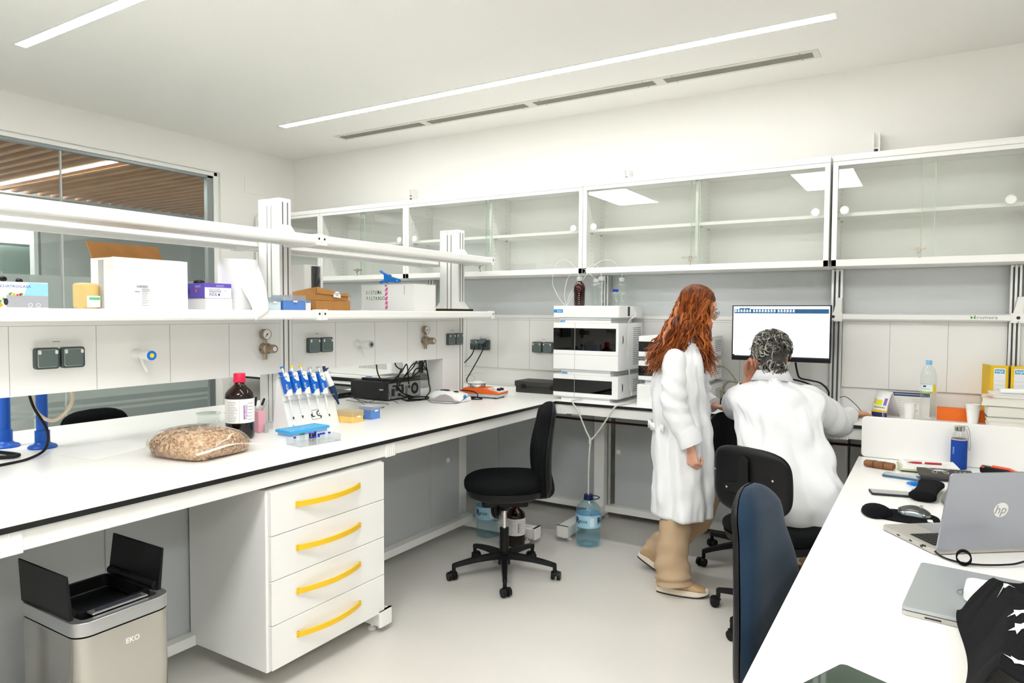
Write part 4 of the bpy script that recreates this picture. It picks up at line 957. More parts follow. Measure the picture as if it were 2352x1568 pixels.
G().box(-2.885, -2.715, 2.50, 2.735, 1.549, 1.590).build('body', card, t, world=True, bev=.001)
G().prism([(0, 0), (.248, -.014), (.248, -.010), (.006, .032), (0, .03)], T(-2.7095, 2.503, 1.585) @ RZ(pi/2) @ RX(pi/2), .002).build('lid_front', card, t, world=True)
g = G(); g.add([(-2.885, 2.50, 1.592), (-2.708, 2.505, 1.617), (-2.708, 2.752, 1.575), (-2.885, 2.745, 1.592), (-2.885, 2.50, 1.594), (-2.708, 2.505, 1.619), (-2.708, 2.752, 1.577), (-2.885, 2.745, 1.594)], [(0, 3, 2, 1), (4, 5, 6, 7), (0, 1, 5, 4), (1, 2, 6, 5), (2, 3, 7, 6), (3, 0, 4, 7)]); g.add([(-2.885, 2.4995, 1.592), (-2.708, 2.4995, 1.617), (-2.708, 2.4995, 1.585), (-2.885, 2.4995, 1.585)], [(0, 1, 2, 3)])
g.build('lid', card, t, world=True)
q = G().prism([(.026*cos(a), .026*sin(a)) for a in [-.35+k*(pi+.5)/14 for k in range(15)]], MX(-2.7072, 2.645, 1.572), .0004); q.build('sticker', cardw, t, world=True)
G().text('Genuine', MX(-2.7066, 2.645, 1.586), .011, 0, .0002).text('Part', MX(-2.7066, 2.645, 1.576), .011, 0, .0002).build('sticker_lettering', ink, t, world=True)
# tall white holder with black film, back half of the shelf
t = thing('file_holder', 'tall white holder with a glossy black front behind the brown boxes', 'holder', (-3.15, 2.87, SZ))
G().rbox(-3.25, -3.13, 2.80, 2.95, SZ, 1.765, .01).build('body', white, t, world=True, smooth=30); g = G()
rs = [[(-3.128+.012*sin(pi*j/8), 2.852+.07*j/8, z) for z in (1.6, 1.758)] for j in range(9)]
g.rings(rs, cap=False, closed=False); g.build('glossy_front', mat('gloss black', (.005, .006, .008), .08, coat=1), t, world=True, smooth=60)
# large white carton with handwriting
t = thing('handwritten_carton', 'white carton with green handwriting and pink tape on the island shelf', 'box', (-2.93, 3.4, SZ))
G().box(-3.15, -2.712, 3.29, 3.505, SZ, 1.662).build('body', cardw, t, world=True, bev=.0015)
G().box(-3.15, -2.712, 3.288, 3.40, 1.6625, 1.6645).box(-3.15, -2.712, 3.402, 3.507, 1.6625, 1.6645, M=T(0, 0, .002)).build('lid_flap', cardw, t, world=True)
gi = mat('green marker', (.0, .14, .03), .6)
FYy = 3.2895
def scrawl(txt, x, z, s):
    g = G(); random.seed(4); cx = x
    for ch in txt:
        q = G().text(ch, ID, s, 0, .0002, bold=.004); a = random.uniform(-.12, .1); k = random.uniform(.9, 1.12)
        g.add(q.v, q.f, 0, T(cx, FYy, z+random.uniform(-.002, .002)) @ RX(pi/2) @ RZ(a) @ Matrix.Diagonal((.75, k, 1, 1))); cx += s*.62
    return g
scrawl('SISTEMA', -3.102, 1.612, .032).build('lettering', gi, t, world=True); scrawl('FILTRADO', -3.098, 1.575, .032).build('lettering', gi, t, world=True)
q = G(); random.seed(11); pk = mat('magenta tape', (.70, .03, .28), .5)
for k in range(11):
    z = 1.505+k*.0142; w_ = .011
    pts = [(-w_, 0), (w_, 0), (random.uniform(-w_, w_), .012)] if k % 2 else [(-w_, .012), (w_, .012), (random.uniform(-w_, w_), 0)]
    q.prism(pts if k % 2 else pts[::-1], T(-2.936, FYy, z) @ RX(pi/2), .0003)
    q.box(-2.947+(k % 2)*.018, -2.943+(k % 2)*.018, FYy-.0003, FYy, z, z+.013)
q.build('pink_tape', pk, t, world=True)
q = G().box(-2.79, -2.787, FYy-.0003, FYy, 1.60, 1.655); q.build('tear', card, t, world=True)
# blue plastic tool on the carton
t = thing('blue_wrench', 'blue plastic forked bottle-cap tool lying on the handwritten carton', 'tool', (-2.9, 3.3, 1.664))
bp_ = mat('tool blue', (.0, .17, .60), .4)
poly = [(0, 0), (.012, -.003), (.04, .004), (.062, .0), (.075, .006), (.145, .0), (.165, .004), (.168, .016), (.158, .024), (.095, .040), (.086, .052), (.066, .056), (.030, .070), (.012, .082), (.004, .078), (.010, .068), (.040, .052), (.042, .018), (.008, .014)]
G().prism(poly, T(-2.99, 3.30, 1.672) @ RX(pi/2), .022, 0).build('fork', bp_, t, world=True, bev=.004)
G().cyl((-2.838, 3.2765, 1.684), (-2.838, 3.279, 1.684), .0035, n=10).build('hole', cardw, t, world=True)
tag(G().tube(bez([(-2.70, 3.50, 1.5060), (-2.70, 3.7, 1.5065), (-2.70, 3.90, 1.5060)], 6), .0075, n=10).build('black_rod', blackp, smooth=50), 'black rubber rod lying at the far end of the lower island shelf', 'rod')
tag(G().box(-2.715, -2.69, 3.48, 3.88, 1.4972, 1.4984).build('yellow_card', mat('yellow card', (.8, .55, .05), .6)), 'yellow card under the black rod on the island shelf', 'card')
q = G(); random.seed(21)
for k in range(9): q.box(-.035, .035, -.012, .012, 0, .0012, M=T(-2.73, 2.84+k*.022, SZ+.002+.002*k if k < 5 else SZ+.012) @ RZ(random.uniform(-.6, .6)) @ RX(random.uniform(-.15, .15)))
tag(q.build('blister_packs', mat('blister', (.74, .75, .76), .3)), 'heap of small white blister packs in front of the brown boxes', 'packs', kind='stuff')
# ================================================================ on the island worktop (z = .9)
Z = .9003
# bag of wood chips
t = thing('bag_of_wood_chips', 'clear zip bag full of pale brown wood shavings on the island', 'bag', (-2.60, 1.72, .9))
MB = T(-2.575, 1.74, .9) @ RZ(.12)
def pillow(sx, sy, h, nu=44, nv=16, bump=.0, p=4.5, z0=.0):
    rs = []
    for j in range(nv+1):
        ph = -pi/2+pi*j/nv; c = max(cos(ph), 1e-3)**.42; s_ = sin(ph)
        zz = h*(.5+.5*(abs(s_)**1.1)*(1 if s_ > 0 else -1))
        r = []
        for i in range(nu):
            a = 2*pi*i/nu; cx, sy_ = sup(a, p); k = 1
            x = sx*c*cx; y = sy*c*sy_
            side = 1-.30*max(0, (x/sx))**3                 # thins towards the sealed end
            nz = noise.noise(Vector((x*14, y*14, zz*20)))*bump
            r.append((x+nz, y+nz*.7, z0+zz*side*(1-.25*abs(y/sy)**3)+nz*.5 if s_ > -.5 else z0+zz*.3))
        rs.append(r)
    return rs
chipm = mat('wood chip', (.56, .36, .21), .8, noise_amt=.35, nscale=60)
g = G(); g.rings(pillow(.152, .148, .100, bump=.010)); core = g.build('chip_mass', chipm, None, smooth=50); Mi = W[t].inverted() @ MB
core.parent = t; W[core] = W[t]
for v in core.data.vertices: v.co = Mi @ v.co
core['kind'] = 'stuff'
pil = pillow(.157, .153, .105, bump=.010); random.seed(2); chips = G(); cand = [p for r in pil[4:-1] for p in r]
ctr = Vector((0, 0, .045))
for k in range(2300):
    u = random.random(); r = pil[random.randint(5, 15)]; i = random.randint(0, 43); p0 = Vector(r[i]); p1 = Vector(r[(i+1) % 44]); rr = pil[min(16, pil.index(r)+1)]; p2 = Vector(rr[i])
    p = p0+(p1-p0)*random.random()+(p2-p0)*random.random(); nrm = Vector((p.x*.5, p.y*.5, (p.z-.045)*2)).normalized()
    a = nrm.orthogonal().normalized(); a.rotate(Matrix.Rotation(random.uniform(0, 6.28), 3, nrm)); b = nrm.cross(a)
    L = random.uniform(.006, .014); w_ = random.uniform(.003, .006); c = random.uniform(.001, .0045); tl = random.uniform(-.35, .35)
    e = (p-.0015*nrm)
    chips.add([e-a*L-b*w_, e-a*L+b*w_, e+nrm*(c+tl*w_)-b*w_, e+nrm*(c-tl*w_)+b*w_, e+a*L-b*w_+nrm*tl*.002, e+a*L+b*w_], [(0, 2, 3, 1), (2, 4, 5, 3)], random.choice((0, 0, 1, 2)), Mi)
co = chips.build('wood_shavings', [mat('shaving pale', (.74, .54, .35), .75), mat('shaving mid', (.62, .40, .24), .75), mat('shaving dark', (.42, .25, .14), .8)], t)
co['kind'] = 'stuff'
g = G(); g.rings(pillow(.168, .164, .113, bump=.006), M=Mi); bagm = glass('clear bag', (.93, .91, .88), .12, 1.45, .10, (.85, .8, .74)); g.build('bag_film', bagm, t, smooth=50)
g = G(); rs = []
for j in range(13):
    u = j/12; y = -.155+.33*u; rs.append([(.158+.012*sin(u*7), y, .030+.016*sin(u*3.3+.3)), (.170+.012*sin(u*7), y, .031+.016*sin(u*3.3+.3)), (.170+.012*sin(u*7), y, .036+.016*sin(u*3.3+.3)), (.158+.012*sin(u*7), y, .037+.016*sin(u*3.3+.3))])
g.rings(rs, M=Mi); g.build('zip_seal', mat('zip seal', (.82, .74, .68), .4), t, smooth=50)
# pink box, grey eraser, marker cup
t = thing('pink_container', 'pink plastic container beside the big brown bottle on the island', 'container', (-2.79, 2.21, Z))
G().rbox(-2.815, -2.775, 2.19, 2.235, Z, Z+.105, .006).build('body', mat('pink plastic', (.85, .42, .50), .45), t, world=True, bev=.002)
tag(G().lathe([(0, 0), (.009, 0), (.010, .002), (.010, .040), (.009, .042), (0, .042)], (-2.752, 2.215, Z), n=18).build('grey_cylinder', greycap, smooth=35), 'small grey cylinder standing in front of the pink container', 'cap')
t = thing('marker_cup', 'clear cup full of white markers behind the big brown bottle', 'cup', (-2.96, 2.30, Z))
G().lathe([(.025, 0), (.032, .001), (.036, .10)], (-2.96, 2.30, Z), n=24, cap=False).build('cup', glass('clear cup', (.93, .94, .94), .03, 1.45, .08, (.8, .8, .8)), t, world=True, smooth=40)
random.seed(9)
for k in range(7):
    a = k*.9; b = Vector((-2.96+.012*cos(a), 2.30+.012*sin(a), Z+.006)); e = b+Vector((.035*cos(a)+.02, .035*sin(a)+.02, .14))
    tag(G().tube([b, b+(e-b)*.75, b+(e-b)*.76, e], [.0055, .0055, .0062, .0055], [0, 0, 1], n=10).build('marker', [cardw, ink if k % 3 == 0 else cardw], smooth=40), 'white marker pen standing in the clear cup', 'marker', 'white markers in the clear cup')
t = thing('petri_dish', 'clear glass dish behind the bag of wood chips', 'dish', (-3.25, 2.25, Z))
G().lathe([(.05, .0), (.055, .002), (.056, .05), (.060, .052), (.0615, .050)], (-3.25, 2.25, Z), n=32, cap=False).build('dish', clr, t, world=True, smooth=50)
G().lathe([(0, .053), (.062, .053), (.062, .046)], (-3.25, 2.25, Z), n=32, cap=False).build('lid', clr, t, world=True, smooth=50)
tag(G().box(-.06, .06, -.10, .10, 0, .003, M=T(-3.45, 2.62, Z) @ RZ(.3)).build('steel_plate', mat('dull steel', (.4, .37, .38), .35, .6)), 'thin grey steel plate lying behind the big brown bottle', 'plate')
tag(G().add([(-3.30, 1.74, Z+.0005), (-2.90, 1.75, Z+.0005), (-2.80, 1.44, Z+.0005), (-3.02, 1.41, Z+.0005), (-3.30, 1.74, Z), (-2.90, 1.75, Z), (-2.80, 1.44, Z), (-3.02, 1.41, Z)], [(3, 2, 1, 0), (4, 5, 6, 7), (0, 1, 5, 4), (1, 2, 6, 5), (2, 3, 7, 6), (3, 0, 4, 7)]).build('paper_sheet', paper_m), 'thin white sheet lying flat on the island between bag and blue pillar', 'paper')
# blue clamp stands
sb = mat('stand blue', (.0, .09, .48), .35)
for (x, y, lab) in ((-3.246, 1.452, 'blue plastic pillar on the island ringed by a cream hose'), (-3.40, 1.375, 'blue plastic pillar on the island without a hose, cut by the photo edge')):
    t = thing('blue_pillar', lab, 'pillar', (x, y, Z), group='blue pillars under the service panel')
    G().lathe([(0, 0), (.054, 0), (.055, .006), (.050, .012), (.034, .018), (.028, .025), (.028, .075), (.0215, .076), (.0215, .27), (.030, .275), (.030, .30), (0, .30)], n=32, flut=lambda a, z: 1+(.012*cos(10*a) if .03 < z < .27 else 0)).build('pillar', sb, t, smooth=35)
tag(G().tube(bez([(-3.19, 1.40, 1.20), (-3.175, 1.385, 1.12), (-3.16, 1.40, 1.06), (-3.15, 1.45, 1.025), (-3.15, 1.505, 1.06), (-3.16, 1.535, 1.12), (-3.18, 1.51, 1.20)], 8), .0075, n=12).build('cream_hose', mat('cream rubber', (.74, .62, .45), .45), smooth=60), 'cream rubber hose hanging in a loop around the blue pillar', 'hose')
tag(G().tube(bez([(-3.12, 1.34, 1.20), (-3.11, 1.36, 1.10), (-3.09, 1.40, 1.0), (-3.06, 1.38, .93), (-3.02, 1.30, .906), (-2.98, 1.18, .906), (-2.95, 1.0, .906)], 8), .0055, n=10).build('black_cable', blackp, smooth=60), 'black cable curving down onto the island before the blue pillars', 'cable')
tag(G().tube(bez([(-3.45, 1.25, .92), (-3.25, 1.27, .915), (-3.1, 1.30, .912), (-3.14, 1.24, .908), (-3.3, 1.2, .908)], 8), .008, n=8).build('cable_heap', blackp, smooth=60), 'bundle of black cable lying on the island under the blue pillars', 'cable')
# pipette stand
t = thing('pipette_stand', 'white slanted pipette stand with a black framed maker mark', 'pipette stand', (-2.72, 2.48, Z))
LEAN = radians(17)
SM = T(-2.695, 2.31, Z) @ RZ(pi/2) @ RX(pi/2-LEAN)      # u along +Y, v up the slope, w out of the panel (+X-ish)
G().box(.0, .335, .0, .27, -.004, 0, M=SM).box(.02, .315, .26, .285, -.004, 0, M=SM).build('back_panel', white, t, world=True, bev=.0015)
G().prism([(0, 0), (-.12, 0), (-.085, .26)], T(-2.70, 2.3145, Z) @ RX(pi/2), .004).build('side_panel', white, t, world=True)
G().prism([(0, 0), (-.12, 0), (-.085, .26)], T(-2.70, 2.645, Z) @ RX(pi/2), .004).build('side_panel', white, t, world=True)
G().box(.0, .335, .145, .149, 0.0005, .042, M=SM).build('lower_ledge', glass('acrylic', (.92, .94, .94), .03, 1.45, .35, (.85, .87, .88)), t, world=True)
G().box(-.01, .325, .268, .272, 0.0005, .030, M=SM).build('upper_ledge', MATS['acrylic'] if 'acrylic' in MATS else white, t, world=True)
q = G(); ringbox(q, .155, .222, .035, .085, .008, .0018, .0002, .0010)
q2 = G(); q2.add(q.v, q.f, 0, SM); q2.text('L G', SM @ T(.189, .062, .0004), .042, 0, .0004, bold=.02).text('3', SM @ T(.03, .018, .0004), .02, 0, .0003); q2.build('maker_mark', ink, t, world=True)
pbl = mat('pipette blue', (.0, .12, .60), .3); pwh = mat('pipette white', (.80, .82, .82), .3)
caps = [mat('cap blue', (.02, .20, .55), .4), yel, yel, greycap, greycap]
capn = ['blue', 'yellow', 'yellow', 'grey', 'grey']; where = ['blue-capped pipette at the outer end of the slanted stand', 'yellow-capped pipette beside the blue-capped one', 'yellow-capped pipette in the middle of the stand, behind the maker mark', 'grey-capped pipette between a yellow-capped and another grey-capped one', 'grey-capped pipette next to the dark blue one at the stand end']
for k in range(5):
    u = .022+k*.0585
    pt_ = thing('pipette', where[k], 'pipette', M=SM @ T(u, .045+(.006 if k < 3 else -.008), .022), group='pipettes in the slanted stand')
    # local: v up
    V = RX(-pi/2)
    G().tube([(0, .118, 0), (0, .055, 0), (0, .012, 0)], [.007, .0045, .003], n=12).build('shaft', pwh, pt_, smooth=40)
    G().tube([(0, .0125, 0), (0, 0, 0)], [.0038, .0034], n=10).build('tip', ink, pt_, smooth=40)
    G().prism([(-.018, .125), (-.016, .118), (.018, .118), (.020, .150), (.020, .235), (-.004, .238), (-.018, .215)], T(0, 0, -.009), .018).build('body', pwh, pt_, bev=.002)
    G().prism([(-.0185, .130), (-.010, .142), (.0, .148), (.0204, .152), (.0204, .190), (.004, .192), (-.008, .205), (-.018, .236), (-.024, .236)], T(0, 0, -.0095), .019).build('grip', pbl, pt_, bev=.002)
    G().prism([(-.024, .234), (-.010, .238), (-.012, .243), (-.030, .242), (-.034, .236)], T(0, 0, -.006), .012).build('finger_hook', pbl, pt_, bev=.0015)
    w_ = G().rbox(-.012, -.003, .150, .176, .0098, .0104, .002); w_.build('window', paper_m, pt_); G().box(-.0095, -.0055, .153, .173, .0105, .0109).build('digits', ink, pt_)
    G().text('LG', T(-.004, .215, .0091), .013, 0, .0003, bold=.02).build('lettering', ink, pt_)
    G().tube([(-.004, .238, 0), (-.004, .262, 0)], .0055, n=12).build('plunger', pwh, pt_, smooth=40)
    G().tube([(-.004, .262, 0), (-.004, .270, 0)], .0105, n=16).build('cap', caps[k], pt_, smooth=30)
navy = mat('pipette navy', (.005, .022, .075), .35)
ep = thing('electronic_pipette', 'white and dark blue pipette hooked on the end of the slanted stand', 'pipette', M=SM @ T(.322, .12, .03) @ RZ(.22))
G().tube([(0, .0, 0), (0, .03, 0), (0, .075, 0)], [.010, .016, .018], n=16).build('grip', navy, ep, smooth=40)
G().tube([(0, .0755, 0), (0, .16, 0)], [.017, .013], n=16).build('body', pwh, ep, smooth=40)
G().tube([(0, .1605, 0), (0, .178, 0), (0, .19, 0)], [.012, .009, .007], n=14).build('neck', navy, ep, smooth=40)
G().prism([(-.004, .162), (.024, .168), (.026, .173), (-.004, .172)], T(0, 0, -.005), .01).build('finger_hook', navy, ep)
G().tube([(0, .190, 0), (0, .198, 0)], .010, n=14).build('push_button', pwh, ep, smooth=30)
G().tube([(0, -.03, 0), (0, -.0005, 0)], [.005, .008], n=12).build('nozzle', navy, ep, smooth=40)
# tube rack, clear vial box, tip boxes
t = thing('tube_rack', 'light blue lattice tube rack on a pale blue tray in front of the pipettes', 'tube rack', (-2.57, 2.36, Z))
RM = T(-2.60, 2.31, Z) @ RZ(-.05) @ Matrix.Diagonal((1, .96, 1, 1))
G().rbox(-.05, .05, -.115, .115, 0, .014, .006, M=RM).build('tray', glass('pale blue tray', (.75, .88, .98), .1, 1.45, .5, (.55, .75, .95)), t, world=True)
lb = mat('rack sky blue', (.04, .40, .80), .4); g = G(); z0, z1 = .0145, .027
g.box(-.056, .056, -.122, -.117, z0, z1, M=RM).box(-.056, .056, .117, .122, z0, z1, M=RM).box(-.056, -.052, -.117, .117, z0, z1, M=RM).box(.052, .056, -.117, .117, z0, z1, M=RM); g.build('rack_frame', lb, t, world=True)
g = G()
for k in range(1, 6): x = -.052+k*.104/6; g.box(x-.002, x+.002, -.117, .117, z1-.004, z1-.0005, M=RM)
for k in range(1, 12): y = -.117+k*.234/12; g.box(-.052, .052, y-.0025, y+.0025, z1-.0036, z1-.0001, M=RM)
g.build('lattice', mat('rack pale', (.18, .58, .88), .4), t, world=True)
t = thing('vial_box', 'clear open box at the middle of the island holding small vials', 'box', (-2.36, 2.17, Z)); VM = T(-2.365, 2.165, Z) @ RZ(-.12)
g = G(); ringbox(g, -.055, .055, -.11, .11, .006, .0015, .0015, .032); g.rbox(-.055, .055, -.11, .11, 0, .0015, .006); h = G(); h.add(g.v, g.f, 0, VM); h.build('box', glass('vial box clear', (.95, .96, .97), .05, 1.45, .14, (.85, .86, .88)), t, world=True)
dbl = mat('vial cap blue', (.0, .03, .45), .35); grn = mat('vial cap green', (.0, .20, .14), .4)
random.seed(31)
for k, (x, y, c, gm2) in enumerate([(-.03, -.08, dbl, 0), (-.035, -.045, grn, 0), (-.035, -.03, grn, 0), (-.03, .0, dbl, 1), (-.015, .005, dbl, 1), (-.04, .035, dbl, 1), (-.02, .04, dbl, 0), (-.022, .055, dbl, 0), (-.024, .07, dbl, 0), (.02, -.03, dbl, 0), (.025, -.012, dbl, 0), (.02, .01, dbl, 0), (-.02, .098, dbl, 0)]):
    hh = .024+.010*(c is grn)+.008*gm2; P = VM @ Vector((x, y, .002))
    tv = thing('vial', 'tiny %s-capped %sglass vial in the clear box on the island' % ('green' if c is grn else 'blue', 'amber ' if gm2 else 'clear '), 'vial', tuple(P), group=('green' if c is grn else 'blue')+('-capped amber' if gm2 else '-capped clear')+' vials in the clear box')
    G().lathe([(0, 0), (.0055, 0), (.0055, hh), (.004, hh+.003)], n=14, cap=False).build('glass', amber if gm2 else clr, tv, smooth=40)
    G().lathe([(0, hh), (.006, hh), (.006, hh+.007), (0, hh+.007)], n=14).build('cap', c, tv, smooth=30)
tipbox('tip_box', -2.725, -2.60, 2.645, 2.735, Z, .035, .062, ye, 'yellow pipette tip box on the island next to the pipette stand', lidc=glass('yellowish lid', (.97, .92, .78), .08, 1.45, .35, (.88, .78, .55)))
tipbox('tip_box', -2.70, -2.60, 2.79, 2.868, Z, .050, .070, bl, 'blue pipette tip box on the island worktop beside the yellow one')
# computer lying on its side
t = thing('desktop_computer', 'black computer case lying under tangled cables at the far end of the island', 'computer', (-3.2, 3.6, Z))
G().rbox(-3.385, -3.05, 3.425, 3.775, Z+.006, Z+.125, .008).build('case', mat('computer black', (.012, .012, .012), .5), t, world=True, bev=.003)
G().box(-3.05, -3.046, 3.435, 3.765, Z+.012, Z+.115).build('rear_plate', mat('rear steel', (.42, .46, .44), .35, .7), t, world=True)
q = G(); X = -3.0458
q.lathe([(.022, 0), (.040, 0), (.040, .001), (.022, .001), (.022, 0)], M=MX(X, 3.70, .965), n=24, cap=False)
for k in range(5): q.lathe([(.006+k*.007, 0), (.008+k*.007, 0), (.008+k*.007, .001), (.006+k*.007, .001), (.006+k*.007, 0)], M=MX(X, 3.70, .965), n=24, cap=False)
for y, z, a, b in ((3.46, .93, .03, .05), (3.50, .96, .025, .03), (3.53, .925, .02, .02), (3.56, .95, .025, .04), (3.60, .93, .02, .06), (3.63, .97, .02, .02), (3.47, .99, .05, .012), (3.53, .99, .05, .012)): q.box(X, X+.002, y, y+a, z, z+b)
q.build('sockets', ink, t, world=True)
q = G()
for k in range(4): q.box(X, X+.0025, 3.585+k*.012, 3.588+k*.012, .925, 1.005)
q.build('slot_covers', alu, t, world=True)
G().box(-3.12, -3.085, 3.4235, 3.4249, Z+.07, Z+.077).build('badge', alu, t, world=True)
tag(G().rbox(-.13, .13, -.17, .17, 0, .016, .01, M=T(-3.22, 3.66, Z+.1262) @ RZ(.06)).build('closed_laptop', mat('slate laptop', (.05, .052, .05), .35), bev=.003), 'dark closed laptop lying on top of the black computer', 'laptop')
tag(G().box(-.10, .10, -.07, .07, 0, .002, M=T(-3.25, 3.55, Z+.1425) @ RZ(.2)).box(-.06, -.02, -.06, -.035, .002, .006, 1, M=T(-3.25, 3.55, Z+.1425) @ RZ(.2)).build('papers', [paper_m, blu]), 'loose sheets with a blue clip lying on the dark closed laptop', 'papers')
tag(G().rbox(-3.62, -3.42, 3.32, 3.55, Z, Z+.035, .01).build('docking_station', mat('dock black', (.012, .013, .012), .45), bev=.004), 'flat black device peeking out between pipette stand and black computer', 'device')
def cable(pts, label, r=.0042, m=blackp, grp='black cables tangled around the computer'):
    return tag(G().tube(bez(pts, 8), r, n=8).build('cable', m, smooth=60), label, 'cable', grp)
cable([(-3.00, 3.26, 1.20), (-3.00, 3.27, 1.13), (-3.0, 3.29, 1.08), (-3.01, 3.35, 1.035), (-3.03, 3.44, 1.03), (-3.02, 3.53, 1.09), (-3.0, 3.56, 1.14), (-3.02, 3.60, 1.06), (-3.03, 3.62, 1.0)], 'black cable hanging apart from the tangle, before the black side of the computer')
cable([(-3.0, 3.44, 1.20), (-3.0, 3.45, 1.14), (-3.0, 3.50, 1.11), (-3.01, 3.52, 1.11), (-3.02, 3.50, 1.06), (-3.02, 3.49, .99), (-3.0, 3.52, .95), (-2.98, 3.60, .92)], 'black cable dropping beside the rear of the computer, second from the camera')
cable([(-3.02, 3.50, 1.0), (-3.0, 3.56, 1.08), (-2.99, 3.62, 1.14), (-3.0, 3.72, 1.13), (-3.01, 3.79, 1.08), (-3.01, 3.81, 1.02), (-3.0, 3.80, .98)], 'black cable making the widest arch over the computer')
cable([(-3.0, 3.70, 1.20), (-3.02, 3.66, 1.12), (-3.03, 3.60, 1.07), (-3.02, 3.52, 1.03), (-3.01, 3.48, 1.0), (-2.99, 3.55, .93), (-2.97, 3.66, .91)], 'black cable crossing from the panel down to the computer rear')
cable([(-3.0, 3.76, 1.20), (-3.0, 3.77, 1.12), (-3.01, 3.80, 1.06), (-3.01, 3.81, 1.0), (-2.99, 3.80, .94), (-2.96, 3.72, .91)], 'black cable hanging at the far side of the tangle')
cable([(-3.0, 3.78, 1.20), (-3.02, 3.74, 1.10), (-3.03, 3.66, 1.05), (-3.03, 3.70, 1.10), (-3.02, 3.78, 1.09)], 'short looped black cable in the middle of the tangle')
cable([(-2.96, 3.46, .92), (-2.93, 3.50, .905), (-2.90, 3.60, .905), (-2.93, 3.68, .912), (-2.97, 3.62, .915), (-2.95, 3.52, .915), (-2.90, 3.58, .91), (-2.88, 3.66, .906)], 'black cable coiled flat in front of the computer rear', .005)
cable([(-2.98, 3.45, .95), (-2.95, 3.52, .925), (-2.92, 3.62, .92), (-2.89, 3.70, .91), (-2.92, 3.56, .906), (-2.96, 3.50, .906)], 'second black cable coiled flat in front of the computer', .0045)
cable([(-2.88, 3.66, .906), (-2.82, 3.57, .93), (-2.79, 3.54, .905), (-2.72, 3.54, .903), (-2.60, 3.58, .903), (-2.59, 3.66, .93), (-2.60, 3.72, .94)], 'thin black cable running in front of the white grey instrument', .0018)
cable([(-2.88, 3.20, .905), (-2.86, 3.17, .905), (-2.92, 3.12, .905), (-3.1, 3.15, .96), (-3.2, 3.2, .95), (-3.1, 3.30, .905), (-3.0, 3.33, .904), (-2.93, 3.30, .905)], 'thin black cable lying in front of the black computer', .0018)
cable([(-3.3, 3.30, .905), (-3.15, 3.28, .905), (-3.05, 3.30, .92), (-3.0, 3.36, 1.0), (-2.98, 3.38, .93), (-2.95, 3.40, .904), (-2.90, 3.36, .904)], 'thin black cable rising and falling before the computer front', .0016)
cable([(-3.02, 3.92, 1.20), (-3.01, 3.88, 1.155), (-3.0, 3.90, 1.150), (-3.0, 3.94, 1.17), (-3.02, 3.95, 1.20)], 'black cable loop just under the far end of the service panel')
# cable coil + grey power bricks behind, white column and monitor foot
t = thing('cable_coil', 'coil of grey cable on a grey power unit behind the far end of the island', 'cable coil', (-3.45, 4.2, .9))
G().box(-3.56, -3.36, 4.16, 4.32, .9, .955).build('power_unit', greycap, t, world=True, bev=.004)
g = G()
for k in range(6): g.tube([(-3.46+(.085+.004*(k % 2))*cos(a), 4.24+(.06)*sin(a), .962+k*.008) for a in [2*pi*j/24 for j in range(25)]], .004, n=6)
g.build('coil', mat('grey cable', (.16, .165, .14), .5), t, world=True, smooth=60)
t = thing('white_printer', 'large white printer with a vent grille behind the island, on the back bench', 'printer', (-4.1, 4.42, .9))
G().rbox(-4.55, -3.75, 4.25, 4.62, .96, 1.24, .02).build('body', white, t, world=True, bev=.006)
G().box(-4.6, -3.72, 4.20, 4.62, .935, .958).build('tray', white, t, world=True, bev=.004)
G().box(-4.55, -3.75, 4.24, 4.62, .9, .9345).build('base_gap', ink, t, world=True)
v = G()
for k in range(26): v.box(-4.10+k*.012, -4.094+k*.012, 4.2492, 4.2499, 1.02, 1.10)
v.build('vent_slit', seam_m, t, world=True)
tag(G().box(-3.66, -3.56, 4.30, 4.42, .9, 1.24).build('white_column', spn), 'white duct column rising behind the black computer', 'duct')
tag(G().box(-3.545, -3.52, 4.36, 4.385, .9, 1.24).build('black_rail', ink), 'narrow black upright beside the white duct column', 'rail')
tag(G().box(-3.42, -3.33, 4.60, 4.655, 1.05, 1.14).build('green_box', mat('dark green', (.03, .13, .03), .5), bev=.003), 'small dark green box on the back bench behind the cable coil', 'box')
# white-grey instrument with blue knob
t = thing('bench_meter', 'white and grey bench meter with black pads and a blue knob beside the hotplate', 'bench meter', (-2.74, 3.70, Z))
BM = T(-2.745, 3.70, Z) @ RZ(.08)
g = G(); rs = []
for x, h, w_ in ((-.135, .018, .05), (-.125, .045, .066), (-.09, .062, .075), (-.03, .068, .08), (.04, .060, .082), (.10, .048, .078), (.125, .030, .07), (.133, .014, .06)):
    rs.append([(x, -w_, 0.002), (x, w_, 0.002), (x, w_*.96, h*.75), (x, w_*.7, h), (x, -w_*.7, h), (x, -w_*.96, h*.75)])
g.rings(rs, M=BM); g.build('body', white, t, world=True, smooth=50, bev=.003)
G().prism([(-.12, .003), (.125, .003), (.125, .010), (.09, .014), (.055, .040), (.02, .050), (-.02, .044), (-.07, .018), (-.12, .012)], BM @ T(0, -.0795, 0) @ RX(pi/2), .004).build('grey_wave', mat('warm grey', (.42, .39, .40), .4), t, world=True)
q = G(); q.ell((-.03, -.01, .068), (.038, .026, .006), n=16, M=BM); q.ell((.05, .0, .062), (.02, .015, .005), n=14, M=BM); q.build('pads', blackp, t, world=True, smooth=60)
G().ell((.137, -.03, .036), (.010, .013, .013), n=16, M=BM).build('knob', mat('knob azure', (.0, .25, .7), .35), t, world=True, smooth=60)
G().box(-.105, -.085, -.02, .01, .0635, .0645, M=BM).build('display', blu, t, world=True)
